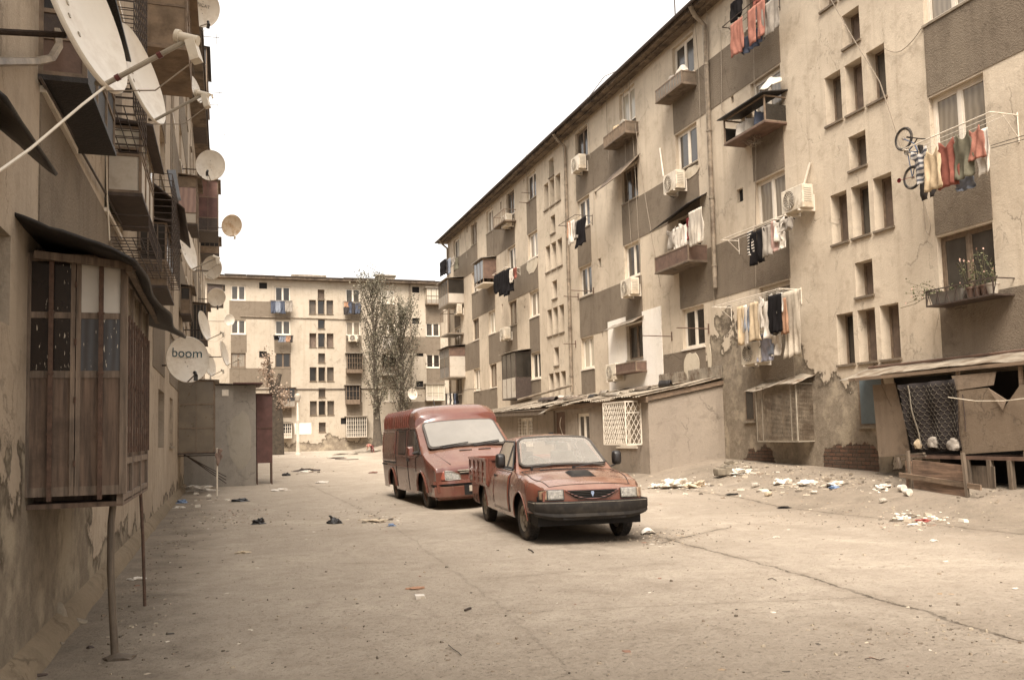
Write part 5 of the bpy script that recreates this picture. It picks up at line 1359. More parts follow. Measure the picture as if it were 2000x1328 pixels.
# clothes props poking out of the wall
for i, (px, py, L) in enumerate([(418, 72, .7), (424, 180, .8), (436, 262, 1.0), (431, 414, .5), (436, 438, .4), (428, 205, .6)]):
    q = atX(px-18, py, -1.0); t_ = MB(); t_.tube([(XL, q.y, q.z), (XL+L+.25, q.y, q.z+.02)], .014, 6); t_.tube([(XL+L+.1, q.y-.4, q.z+.01), (XL+L+.1, q.y+.8, q.z+.01)], .010, 5)
    t_.build('clothes_bracket', 'metal_dark', None, label=['clothes bracket just under the dish with worn lettering', 'clothes bracket level with the black roof edge, second from the top', 'clothes bracket above the round grey dish', 'clothes bracket beside the maroon panelled box', 'clothes bracket under the rust stained dish', 'clothes bracket between the plank box and the grey dish'][i], cat='bracket', group='iron clothes brackets on the near block')
# ---------------------------------------------------------------- air conditioners
def ac_unit(label, c, rz=0, w=.80, h=.55, d=.30):
    """local: front faces -Y"""
    r_ = thing('air_conditioner', label, 'air conditioner', c, rz, 'outdoor air conditioning units')
    b_ = MB(); b_.box(-w/2, w/2, -d/2, d/2, 0, h); bo = b_.build('casing', 'ac', r_, local=True); bv = bo.modifiers.new('bevel', 'BEVEL'); bv.width = .018; bv.segments = 2
    f_ = MB(); cx_ = -w*.12
    f_.lathe([(.215, 0), (.20, .012), (.001, .012)], (cx_, -d/2-.014, h/2), 28, axis=1); f_.build('fan_recess', 'metal_dark', r_, local=True, smooth=True)
    g_ = MB()
    for rr in (.06, .10, .14, .18, .21): g_.lathe([(rr, 0), (rr+.005, -.004), (rr+.010, 0)], (cx_, -d/2-.016, h/2), 28, axis=1)
    for k in range(8): a = PI*k/8; g_.bar((cx_-.21*math.cos(a), -d/2-.020, h/2-.21*math.sin(a)), (cx_+.21*math.cos(a), -d/2-.020, h/2+.21*math.sin(a)), .005)
    g_.build('fan_guard', 'ac', r_, local=True)
    for sg in (-1, 1):
        s_ = MB()
        for k in range(7): s_.box(sg*(w/2+.001), sg*(w/2+.006), -d/2+.04, d/2-.06, .14+k*.05, .155+k*.05)
        s_.build('side_louvres', 'plastic_grey', r_, local=True)
    v_ = MB(); v_.box(-w/2-.04, -w/2-.007, -.04, .08, .10, .28); v_.tube([(-w/2-.03, .02, .14), (-w/2-.10, .06, .10), (-w/2-.08, .12, .0), (-w/2-.02, d/2+.08, -.06)], .014, 6); v_.tube([(-w/2-.03, .03, .22), (-w/2-.12, .08, .24), (-w/2-.10, d/2+.1, .30)], .012, 6)
    v_.build('valves_and_pipes', 'black', r_, local=True, smooth=True, angle=40)
    k_ = MB()
    for x in (-w*.33, w*.33): k_.box(x-.02, x+.02, -d/2-.03, d/2+.12, -.045, -.005); k_.box(x-.02, x+.02, d/2+.08, d/2+.12, -.005, .35)
    k_.build('bracket', 'metal_white', r_, local=True)
    return r_
def ac_right(px, py, label, sc_=1):
    p = atX(px, py, XR-.32); return ac_unit(label, (XR-.28, p.y, p.z-.27), -PI/2, .8*sc_, .55*sc_)
ac_right(1554, 391, 'white air conditioner nearest the camera, beside the window above hanging black track top')
ac_right(1314, 357, 'air conditioner under the bright window left of the tall downpipe')
ac_right(1128, 321, 'air conditioner hung just under the eave beside the thin downpipe')
ac_right(1228, 562, 'air conditioner right above the freshly whitened wall panel')
ac_right(1198, 727, 'air conditioner on the lower edge of the white wall panel')
ac_right(988, 432, 'air conditioner high up beside a white topped window, near the roof')
ac_right(985, 652, 'air conditioner below the bundle of black washing')
ac_right(893, 605, 'air conditioner beneath the dark cages at the far end of the right block')
ac_right(884, 710, 'lowest air conditioner at the far end, beside a pale dish')
ac_right(1472, 690, 'air conditioner hidden behind the long line of white washing')
p = atY(690, 667, YF-.3); ac_unit('air conditioner on the far block, under a window beside the poplar', (p.x, YF-.28, p.z), 0)
# their drain hoses
cable('white hose slanting up from the air conditioner nearest the camera', [atX(1570, 363, XR-.1), atX(1582, 318, XR-.05)], .03, 'metal_white', 'hose')
cable('white hose rising beside the air conditioner left of the downpipe', [atX(1296, 345, XR-.1), atX(1289, 290, XR-.04)], .03, 'metal_white', 'hose')

# ---------------------------------------------------------------- washing
CL = {}
def cloth(name, c, stripes=None):
    t = NT(name+'_cloth'); p = t.pos(); x, y, z = t.xyz(p)
    col = t.mix(t.rng(t.noise(p, 9, 5), .3, .7), tuple(v*.75 for v in c), c)
    if stripes:
        w_ = t.math('SINE', t.math('MULTIPLY', t.math('ADD', z, t.math('MULTIPLY', t.noise(p, 5, 2), .06)), stripes[1])); col = t.mix(t.rng(w_, -.1, .1), col, stripes[0])
    CL[name] = t.out(col, .95, t.bump(t.noise(p, 26, 4), .3, .02), .1); M[name] = CL[name]
for n_, c_ in dict(rust_red=(.24, .085, .062), salmon=(.37, .165, .12), olive=(.15, .135, .095), cream=(.55, .42, .27), white_cloth=(.68, .61, .52), black_cloth=(.014, .012, .012), grey_cloth=(.32, .28, .235), blue_grey=(.24, .26, .30), denim=(.085, .095, .125), pink_cloth=(.46, .30, .25),
                    dark_grey=(.06, .052, .048), orange_cloth=(.40, .23, .145), lavender=(.34, .33, .37), tan_cloth=(.46, .36, .24), plastic_sheet=(.48, .41, .32), dark_red=(.16, .03, .03)).items(): cloth(n_, c_)
cloth('grey_striped', (.52, .48, .44), ((.085, .085, .095), 62)); cloth('bw_striped', (.6, .54, .46), ((.02, .018, .018), 85))
def garment(label, x0, x1, y0, y1, mat, kind='towel', X=None, Y=None, seed=None, group=None, name=None, cat=None):
    """cloth hung in the plane X=const (or Y=const); pixel box gives its real place and size"""
    rn = random.Random(seed if seed is not None else int(x0*7+y0))
    at = (lambda a, b: atX(a, b, X)) if X is not None else (lambda a, b: atY(a, b, Y))
    ym, xm = (y0+y1)/2, (x0+x1)/2
    ex = (x1-x0)*.14; x0 -= ex; x1 += ex
    p0, p1, pt, pb = at(x0, ym), at(x1, ym), at(xm, y0), at(xm, y1)
    u0, u1 = (p0.y, p1.y) if X is not None else (p0.x, p1.x); z1, z0 = pt.z, pb.z; ph = rn.random()*6; amp = min(.045, abs(u1-u0)*.11)+.010
    nf = max(2.6, abs(u1-u0)/.085)
    def P(s, t):   # s across 0..1, t down 0..1
        n_ = noise.noise(Vector((s*2+ph, t*2, ph)))
        n2 = noise.noise(Vector((s*nf*.8+ph, t*1.1, ph*2))); d = amp*(.45*math.sin(s*nf*2.2+ph+t*1.5+n_*5)+1.3*n2)*(.3+.7*t) + .05*n_*t
        u = u0+(u1-u0)*s; z = z1+(z0-z1)*t
        return Vector((X+d, u, z)) if X is not None else Vector((u, Y+d, z))
    def edge(t, side):  # horizontal inset of the outline
        k = .04*noise.noise(Vector((t*4, side*9+ph, ph)))
        if kind == 'tank': return (.16 if t < .18 else .05*(1-t)) + k
        if kind == 'shirt': return (.0 if t < .26 else .17) + k
        if kind == 'skirt': return .22*(1-t) + k
        if kind == 'bundle': return .10*math.sin(t*PI*.9+.3)*-1+.10 + k*2
        return .03*math.sin(t*5+ph)+k+.02
    m_ = MB()
    if kind == 'trousers':
        for a, b in ((0, .47), (.53, 1)):
            tilt = .10 if a else -.02
            m_.grid(lambda i, j, a=a, b=b: P(a+(b-a)*i*(1-.15*j) + (0 if j > .25 else (.03 if a == 0 else -.03)*(1-j*4)) + tilt*0, j*(1-.03*a)), 6, 12)
    else:
        hem = [rn.uniform(-.03, .03) for _ in range(9)]
        def fn(i, j):
            e0, e1 = edge(j, 0), edge(j, 1); s_ = e0+(1-e0-e1)*i; t_ = j*(1+(hem[int(i*7.99)]*(1-(i*7.99)%1)+hem[min(8, int(i*7.99)+1)]*((i*7.99)%1))*j)
            if kind in ('tank', 'shirt') and j < .2: t_ = j+.16*math.sin(PI*i)**2*(1-j/.2)
            return P(s_, t_)
        m_.grid(fn, 22, 14)
    nm = name or {'towel': 'hanging_cloth', 'tank': 'vest_top', 'shirt': 'shirt', 'trousers': 'trousers', 'skirt': 'skirt', 'bundle': 'hanging_garment'}[kind]
    return m_.build(nm, mat, None, smooth=True, solid=.004, label=label, cat=cat or nm.replace('_', ' '), group=group)
def rack(label, Y0, Y1, X0, z, X=XR, mat='metal_white', lines=3, drop=.3, posts=True):
    t_ = MB(); r = .012
    t_.tube([(X, Y0, z), (X0, Y0, z)], r, 6); t_.tube([(X, Y1, z), (X0, Y1, z)], r, 6); t_.tube([(X0, Y0, z), (X0, Y1, z)], r, 6)
    for k in range(1, lines): x = X0+(X-X0)*k/lines; t_.tube([(x, Y0, z), (x, Y1, z)], .005, 5)
    if posts:
        for y in (Y0, Y1): t_.tube([(X, y, z-drop), (X0+(X-X0)*.4, y, z-.01)], .008, 5); t_.tube([(X-.01, y, z-drop-.05), (X-.01, y, z+.05)], r, 5)
    return t_.build('drying_rack', mat, None, smooth=True, angle=50, label=label, cat='drying rack')
# near window: rack with vests
XA = 12.30
z_ = atX(1850, 262, XA).z+.06; ya, yb = atX(1930, 300, XA).y, atX(1775, 300, XA).y
rack('white drying rack outside the near second floor window, full of vests', ya-.1, yb+.15, XA, z_, drop=.42)
G1 = 'washing under the near second floor window'
garment('grey and black striped shirt beside the hanging child bicycle', 1784, 1809, 290, 360, 'grey_striped', 'shirt', X=XA, group=G1)
garment('cream vest between the striped shirt and the rust red vest', 1808, 1836, 288, 372, 'cream', 'tank', X=XA-.02, group=G1)
garment('long rust red vest in the middle of the near rack', 1832, 1868, 272, 367, 'rust_red', 'tank', X=XA, group=G1)
garment('olive vest right of the rust red one', 1865, 1897, 256, 349, 'olive', 'tank', X=XA-.02, group=G1)
garment('short salmon vest near the end of the near rack', 1888, 1918, 248, 313, 'salmon', 'tank', X=XA, group=G1)
garment('white cloth hanging last on the near rack', 1908, 1930, 252, 342, 'white_cloth', 'bundle', X=XA+.15, group=G1)
garment('dark trousers hanging low behind the cream vest', 1800, 1826, 352, 388, 'dark_grey', 'trousers', X=XA+.25, group=G1)
garment('faded teal bag hanging under the olive vest', 1868, 1900, 346, 372, 'blue_grey', 'bundle', X=XA+.2, group=G1)
# child's bicycle on a hook
def bicycle():
    c1, c2 = atX(1765, 272, 12.45), atX(1782, 347, 12.45); R1 = .205
    r_ = thing('child_bicycle', 'small black child bicycle hung by its front wheel beside the striped shirt', 'bicycle', c2)
    for c in (c1, c2):
        w_ = MB(); N = 28
        w_.tube([(c.x, c.y+R1*math.cos(2*PI*k/N), c.z+R1*math.sin(2*PI*k/N)) for k in range(N+1)], .024, 8, caps=False); wo = w_.build('wheel', 'rubber', r_, smooth=True)
        s_ = MB(); s_.tube([(c.x, c.y+(R1-.03)*math.cos(2*PI*k/N), c.z+(R1-.03)*math.sin(2*PI*k/N)) for k in range(N+1)], .008, 5, caps=False)
        for k in range(14): a = 2*PI*k/14; s_.tube([c, (c.x, c.y+(R1-.03)*math.cos(a), c.z+(R1-.03)*math.sin(a))], .002, 4)
        s_.tube([(c.x-.04, c.y, c.z), (c.x+.04, c.y, c.z)], .018, 8); s_.build('rim', 'metal_grey', wo, smooth=True)
    d = c2-c1; L = d.length; u = d/L; n_ = Vector((0, -u.z, u.y)); X_ = Vector((1, 0, 0))
    A = c1+u*L*.28-n_*.30; B_ = c1+u*L*.55-n_*.10; S = c1+u*L*.62-n_*.42
    A, B_, S = c1+u*.22-n_*.22, c1+u*.30-n_*.02, c1+u*.42-n_*.26
    f_ = MB(); f_.tube([c1, A], .013, 6); f_.tube([A, B_], .016, 6); f_.tube([B_, c2], .012, 6); f_.tube([A, S], .015, 6); f_.tube([S, B_], .015, 6); f_.tube([S, c2], .010, 6); f_.build('frame', 'blue_cloth', r_, smooth=True)
    f_ = MB(); H_ = A-n_*.10-u*.05; f_.tube([A, H_], .012, 6); f_.tube([H_-X_*.20, H_, H_+X_*.20], .011, 6); f_.tube([H_-X_*.25, H_-X_*.16], .018, 8); f_.build('handlebar', 'black', r_, smooth=True)
    f_ = MB(); q = S-n_*.08; f_.hexa([q+X_*a+u*b+n_*c for c in (-.02, .02) for a, b in ((-.05, -.09), (.05, -.09), (.03, .10), (-.03, .10))]); f_.build('saddle', 'black', r_)
    f_ = MB(); f_.lathe([(.06, -.01), (.06, .01), (.001, .012)], B_+X_*-.03, 20, axis=0); f_.tube([B_-X_*.05, B_-X_*.05+u*.10], .008, 5); f_.tube([B_+X_*.05, B_+X_*.05-u*.10], .008, 5); f_.build('chainset', 'metal_grey', r_, smooth=True, angle=40)
    m_ = MB(); mp = atX(1756, 353, 12.3); m_.lathe([(.045, -.008), (.045, .008), (.001, .01)], mp, 18, axis=0); m_.tube([mp, c2-n_*.04], .005, 5); m_.build('round_reflector', 'dark_red', r_, smooth=True, angle=40)
bicycle()
# column A top
XB = 12.4; G2 = 'washing at the top floor window beside the tall downpipe'
rack('dark rack at the topmost window right of the tall downpipe', 17.5, 19.3, XB, atX(1475, 12, XB).z+.15, mat='metal_dark')
garment('pale salmon towel at the top of the right block, hanging lowest', 1429, 1450, 40, 106, 'salmon', 'towel', X=XB, group=G2)
garment('short black garment above the pale salmon towel', 1429, 1448, -2, 38, 'black_cloth', 'towel', X=XB+.05, group=G2)
garment('rust coloured trousers beside the off white cloth on the top floor', 1464, 1492, 8, 80, 'salmon', 'trousers', X=XB-.03, group=G2)
garment('off white cloth at the end of the top floor rack', 1489, 1518, 2, 67, 'grey_cloth', 'towel', X=XB, group=G2)
garment('dark blue bundle sagging below the rust trousers', 1450, 1490, 62, 96, 'denim', 'bundle', X=XB+.15, group=G2)
garment('red cloth behind the off white one at the very top edge', 1472, 1484, -12, 12, 'rust_red', 'towel', X=XB+.1, group=G2)
# column A second floor
G3 = 'washing below the nearest air conditioner'
rack('rack of washing below the nearest air conditioner', 17.4, 19.7, 12.35, atX(1500, 436, 12.35).z+.05)
for a in [('narrow black and white striped top', 1460, 1470, 452, 499, 'bw_striped', 'towel'), ('black track top with long sleeves hanging down', 1468, 1492, 450, 516, 'black_cloth', 'trousers'),
          ('pale grey long shirt right of the black track top', 1491, 1508, 440, 502, 'grey_cloth', 'towel'), ('pink and grey blouse in the middle of the short rack', 1505, 1517, 431, 492, 'pink_cloth', 'skirt'),
          ('white shirt draped on top of the short rack', 1512, 1530, 427, 472, 'white_cloth', 'shirt'), ('small white sleeve hanging at the end of the short rack', 1520, 1532, 454, 486, 'white_cloth', 'towel'), ('folded off white blanket over the end of the rack', 1522, 1545, 428, 452, 'grey_cloth', 'bundle')]:
    garment(*a, X=12.35, group=G3)
# column A first floor, the long line
G4 = 'washing on the long line above the wire window cage'
rack('long rack of mostly white washing on the first floor', 17.2, 20.2, 12.30, atX(1500, 575, 12.30).z+.06, lines=4)
for i, a in enumerate([('pale cream long garment, first on the long line', 1441, 1453, 598, 674, 'cream', 'towel'), ('cream narrow garment behind the sky blue top', 1450, 1459, 596, 676, 'white_cloth', 'towel'), ('sky blue vest on the long line', 1453, 1467, 597, 650, 'blue_grey', 'tank'),
          ('tan blouse beside the sky blue vest', 1463, 1484, 590, 666, 'tan_cloth', 'skirt'), ('white short shirt next to the tan blouse', 1476, 1491, 585, 642, 'white_cloth', 'shirt'), ('long white shirt left of the black trousers', 1487, 1507, 575, 662, 'white_cloth', 'shirt'),
          ('black trousers in the middle of the white washing', 1504, 1525, 575, 650, 'black_cloth', 'towel'), ('little white top right of the black trousers', 1517, 1528, 572, 612, 'white_cloth', 'towel'), ('orange brown garment beside the clear plastic sheet', 1524, 1538, 582, 652, 'orange_cloth', 'skirt')]):
    garment(*a, X=12.28+.02*(i % 3), group=G4)
for i, a in enumerate([('speckled dark garment low under the sky blue vest', 1458, 1482, 650, 682, 'dark_grey', 'skirt'), ('lavender grey skirt, lowest on the long line', 1476, 1508, 652, 706, 'lavender', 'skirt'), ('white trousers hanging low below the black pair', 1505, 1528, 648, 694, 'white_cloth', 'shirt'), ('slate blue cloth strip between the lavender skirt and white trousers', 1499, 1509, 645, 694, 'blue_grey', 'towel')]):
    garment(*a, X=12.5, group=G4)
garment('long clear plastic sheet hanging last on the long line', 1534, 1559, 567, 697, 'plastic_sheet', 'towel', X=12.42, name='plastic_sheet', cat='plastic sheet')
# column D
rack('black iron rack with black and white washing by the thin downpipe', 29.2, 30.9, 12.2, atX(1125, 424, 12.2).z+.1, mat='metal_dark')
for a in [('thin orange strip of cloth by the thin downpipe', 1108, 1114, 433, 466, 'orange_cloth'), ('white towel on the black iron rack', 1112, 1121, 432, 477, 'white_cloth'), ('grey white shirt beside the fluffy black garment', 1119, 1127, 433, 468, 'grey_cloth'), ('fluffy black garment on the black iron rack', 1125, 1142, 428, 480, 'black_cloth')]:
    garment(*a, 'towel', X=12.2, group='washing by the thin downpipe')
# column F bundle
rack('rack packed with black washing past the second stair windows', 37.6, 39.6, 12.15, atX(985, 525, 12.15).z+.05)
for i, a in enumerate([('black garment at the left end of the dark bundle', 966, 976, 535, 572), ('thick black coat in the dark bundle', 973, 986, 530, 578), ('second black coat in the dark bundle', 984, 995, 526, 577), ('black trousers ending the dark bundle', 992, 1002, 524, 570)]):
    garment(*a, 'black_cloth', 'bundle', X=12.15, group='dark washing bundle')
garment('small red garment at the end of the dark bundle', 1000, 1008, 524, 545, 'rust_red', 'towel', X=12.15, group='dark washing bundle'); garment('thin white strip hanging among the black coats', 996, 1001, 526, 552, 'white_cloth', 'towel', X=12.1, group='dark washing bundle')
# far end top and bottom
for i, a in enumerate([('black jacket against the sky at the far end of the right block', 860, 869, 509, 538, 'black_cloth'), ('second dark jacket against the sky beside the blue shirt', 868, 873, 506, 535, 'dark_grey'), ('slate blue shirt at the far corner', 873, 879, 506, 536, 'blue_grey'), ('grey cloth by the far corner bucket', 878, 887, 505, 521, 'grey_cloth'), ('brown garment at the far corner window', 888, 895, 506, 528, 'olive')]):
    q = ((a[1]+a[2])/2); garment(*a, 'towel', X=12.2-.012*(885-q)*.9 if q < 885 else 12.2, group='washing at the far corner')
for i in range(7):
    garment(['first dark trousers above the van roof', 'narrow white cloth above the van roof', 'third dark garment above the van roof', 'white shirt above the van roof', 'fifth dark garment above the van roof', 'sixth dark trousers above the van roof', 'last black garment above the van roof'][i], 871+i*3.3, 874.5+i*3.3, 768, 791, ['dark_grey', 'white_cloth', 'dark_grey', 'white_cloth', 'black_cloth', 'denim', 'black_cloth'][i], 'towel', X=12.25, group='washing above the van roof')
rack('little rack above the van roof', 44.5, 50, 12.25, atX(885, 767, 12.25).z+.02, mat='metal_dark')
# far block washing
def fgar(lst, g_, off=.5):
    for a in lst: garment(*a, 'towel', Y=YF-off, group=g_)
fgar([('dark blue jeans at the top left of the far block', 530, 539, 588, 612, 'denim'), ('blue trousers between the jeans on the far block', 539, 547, 588, 611, 'blue_grey'), ('second dark blue jeans on the far block', 547, 557, 588, 613, 'denim'), ('grey and cream shirt ending the jeans line', 558, 570, 588, 610, 'grey_cloth')], 'jeans line on the far block')
fgar([('orange cloth left of the poplar top', 673, 682, 590, 600, 'orange_cloth'), ('dark trousers left of the poplar', 672, 681, 600, 615, 'dark_grey'), ('blue garment in the dark line by the poplar', 681, 688, 590, 612, 'denim'), ('black and brown garment next to the blue one', 688, 695, 591, 614, 'dark_grey'), ('blue black garment beside the poplar crown', 695, 704, 591, 613, 'denim')], 'dark washing line beside the poplar')
fgar([('black cloth on the second floor line of the far block', 536, 545, 656, 664, 'black_cloth'), ('pale blue cloth on the second floor line of the far block', 545, 557, 656, 668, 'blue_grey'), ('orange cloth on the second floor line of the far block', 557, 567, 656, 668, 'orange_cloth'), ('dark cloth ending the second floor line', 566, 571, 655, 669, 'dark_grey')], 'second floor washing on the far block')
fgar([('white shirt between the two poplars', 748, 756, 662, 682, 'white_cloth'), ('larger white cloth between the two poplars', 756, 764, 660, 680, 'white_cloth'), ('pale shirt touching the right poplar', 764, 772, 660, 675, 'grey_cloth')], 'white washing between the poplars')
for lb_, x0, x1, y in (('rack of jeans', 528, 571, 587), ('rack of dark washing by the poplar', 671, 706, 589), ('short rack on the second floor', 534, 573, 655), ('rack between the poplars', 746, 774, 659)):
    a, b = atY(x0, y, YF-.5), atY(x1, y, YF-.5); t_ = MB(); t_.tube([(a.x, YF, a.z), (a.x, YF-.55, a.z), (b.x, YF-.55, a.z), (b.x, YF, a.z)], .02, 5); t_.tube([(a.x, YF-.3, a.z), (b.x, YF-.3, a.z)], .012, 4)
    t_.build('drying_rack', 'metal_dark', None, label='iron '+lb_+' on the far block', cat='drying rack')

# ---------------------------------------------------------------- boxes, cages and awnings on the right block
def rbox(label, Y0, Y1, z0, z1, dep, front, side=None, base='eave', top=None, name='balcony_box', ft=.035, bars=0, rows=None):
    X0 = XR-dep; r_ = thing(name, label, 'balcony box', (XR, (Y0+Y1)/2, z0))
    f_ = MB()
    for y in (Y0, Y1-ft): f_.box(X0, X0+ft, y, y+ft, z0, z1)
    for z in (z0, z1-ft):
        f_.box(X0+.002, X0+ft-.002, Y0+ft, Y1-ft, z, z+ft); f_.box(X0+ft, XR, Y0+.002, Y0+ft-.002, z, z+ft); f_.box(X0+ft, XR, Y1-ft+.002, Y1-.002, z, z+ft)
    for k in range(1, bars+1): y = Y0+(Y1-Y0)*k/(bars+1); f_.box(X0-.002, X0+.02, y-.008, y+.008, z0+ft, z1-ft)
    f_.build('frame', 'wood_frame' if base != 'metal_dark' else 'metal_dark', r_)
    rows = rows or [(1, front, side or front)]; z = z0+ft
    for h_, a, b in rows:
        zz = z+(z1-z0-2*ft)*h_
        if a:
            p_ = MB(); p_.box(X0+.012, X0+.02, Y0+ft, Y1-ft, z, zz-.004); p_.build('front_panel', a, r_)
        if b:
            p_ = MB(); p_.box(X0+ft, XR-.002, Y0+.012, Y0+.02, z, zz-.004); p_.build('side_panel', b, r_)
            p_ = MB(); p_.box(X0+ft, XR-.002, Y1-.02, Y1-.012, z, zz-.004); p_.build('side_panel', b, r_)
        z = zz
    p_ = MB(); p_.box(X0-.01, XR-.002, Y0-.01, Y1+.01, z0-.035, z0-.002); p_.build('floor', base, r_)
    if top:
        p_ = MB(); p_.hexa([(X0-.12, Y0-.1, z1+.01), (XR-.002, Y0-.1, z1+.13), (XR-.002, Y1+.12, z1+.13), (X0-.12, Y1+.12, z1+.01), (X0-.12, Y0-.1, z1+.035), (XR-.002, Y0-.1, z1+.155), (XR-.002, Y1+.12, z1+.155), (X0-.12, Y1+.12, z1+.035)]); p_.build('roof', top, r_)
    return r_
# box with a little roof, third floor by the tall downpipe
rbox('open wooden box with a tar paper lid and white rags, right of the tall downpipe', 17.45, 19.25, 8.78, 9.42, .62, None, base='board_brown', top='tar', rows=[(.7, None, 'glass_dark')])
for i, (ya, yb, m_) in enumerate(((17.65, 18.0, 'denim'), (18.05, 18.5, 'grey_cloth'), (18.5, 19.0, 'white_cloth'))):
    s_ = MB(); s_.grid(lambda a, b: (12.42+.09*math.sin(a*5+i)+.05*b, ya+(yb-ya)*a, 8.83+.42*b*(1-.25*math.sin(a*PI))), 8, 6); s_.build('rag_bundle', m_, None, smooth=True, solid=.05, label=['dark bundle inside the lidded wooden box', 'grey bundle inside the lidded wooden box', 'white rag bundle inside the lidded wooden box'][i], cat='rags')
s_ = MB(); s_.grid(lambda a, b: (12.45+.3*b+.05*math.sin(9*a), 17.35+.75*a, 9.66+.35*b*math.sin(PI*(a*.8+.1))+.03*math.sin(13*a)), 10, 6); s_.build('plastic_bag', 'white_cloth', None, smooth=True, solid=.03, label='crumpled white plastic heaped on the lidded wooden box', cat='plastic')
w_ = MB(); rn = random.Random(4)
q = atX(1467, 272, 12.6)
for k in range(9): w_.tube([(q.x+rn.uniform(-.14, .14), q.y+.28*math.cos(a*.9+k)+rn.uniform(-.04, .04), q.z+.20*math.sin(a*.9+k*1.3)+rn.uniform(-.03, .03)) for a in range(9)], .006, 4)
w_.tube([(12.7, q.y, q.z+.2), (12.7, q.y, 8.8)], .006, 4)
w_.build('wire_tangle', 'cable', None, smooth=True, label='tangle of wire dangling under the lidded wooden box', cat='wire')
rbox('sagging dirty balcony shelf at the top floor window left of the tall downpipe', 21.5, 23.1, 11.35, 11.72, .5, 'grey_panel', side='eave', base='eave', bars=9)
rbox('patched wooden flower box at the top floor, third window column from the tall downpipe', 25.25, 27.0, 11.2, 11.58, .48, 'cardboard', side='eave', base='eave', top=None, bars=7)
rbox('low brown trough under the window in the white wall panel', 25.2, 26.9, 3.36, 3.68, .42, 'board_brown', base='board_brown', name='window_trough')
rbox('glazed balcony box with a pale panelled base on thin struts', atX(1013, 720, 12.3).y, atX(1013, 720, 12.3).y+2.0, 3.0, 5.05, .75, None, base='metal_dark', top='tin', rows=[(.45, 'panel_white', 'metal_dark'), (.55, 'glass_grey', 'glass_dark')], bars=2)
rbox('glazed box under a tilted tin hood near the far end, third floor', 41.3, 43.0, 9.0, 10.2, .7, None, base='metal_white', top='metal_grey', rows=[(.15, None, None), (.85, 'glass_grey', 'board_brown')], bars=2)
rbox('dark open cage with lamps inside at the far corner, third floor', 47.6, 49.9, 8.9, 10.3, .95, None, base='metal_grey', top='metal_grey', rows=[(.4, 'metal_grey', 'panel_white'), (.6, 'glass_grey', 'glass_dark')], bars=3)
rbox('thin iron cage below the dark one at the far corner', 47.8, 49.8, 7.2, 8.6, .9, None, base='metal_grey', bars=5, rows=[(1, None, None)])
rbox('grey sheeted balcony box at the far corner, first floor', 47.6, 49.9, 4.7, 6.4, .95, None, base='metal_grey', top='metal_dark', rows=[(.35, 'grey_panel', 'panel_white'), (.35, 'glass_dark', 'panel_white'), (.3, 'grey_panel', 'board_brown')], bars=1)
rbox('balcony tray of thin iron high up beside an air conditioner near the roof', 38.0, 39.7, 11.35, 11.9, .6, None, base='eave', bars=6)
# covered balcony with washing inside, tarpaulin at the near end
tb = rbox('narrow balcony under a sagging black cover with an off white tarpaulin at its near end', 21.3, 23.3, 6.15, 6.62, .62, 'board_brown', base='eave')
sheet('awning', 'sagging black cover over the balcony with the tarpaulin', [(12.25, 21.2, 7.75), (12.25, 23.5, 7.45), (12.9, 23.5, 7.85), (12.9, 21.2, 8.1)], 'tar', 'cover')
garment('off white tarpaulin closing the near end of the covered balcony', 1347, 1370, 409, 478, 'panel_white', 'towel', X=12.27, name='tarpaulin', cat='tarpaulin')
for a in [('pale grey shirt inside the covered balcony', 1304, 1319, 446, 487, 'grey_cloth', 'shirt'), ('white cloth hanging lowest in the covered balcony', 1317, 1331, 444, 493, 'white_cloth', 'towel'), ('white shirt in the middle of the covered balcony', 1329, 1346, 432, 482, 'white_cloth', 'shirt'), ('dark red curtain beside the tarpaulin', 1341, 1350, 425, 468, 'dark_red', 'towel')]:
    garment(*a, X=12.32, group='washing inside the covered balcony')
sheet('awning', 'tilted brown tin awning three window columns from the tall downpipe', [(12.15, 25.2, 9.75), (12.15, 27.2, 9.7), (12.89, 27.2, 10.45), (12.89, 25.2, 10.5)], 'eave', 'awning')
sheet('awning', 'pale tin awning over the window in the white wall panel', [(12.45, 25.3, 4.95), (12.45, 27.6, 4.92), (12.89, 27.6, 5.14), (12.89, 25.3, 5.18)], 'tin', 'awning')
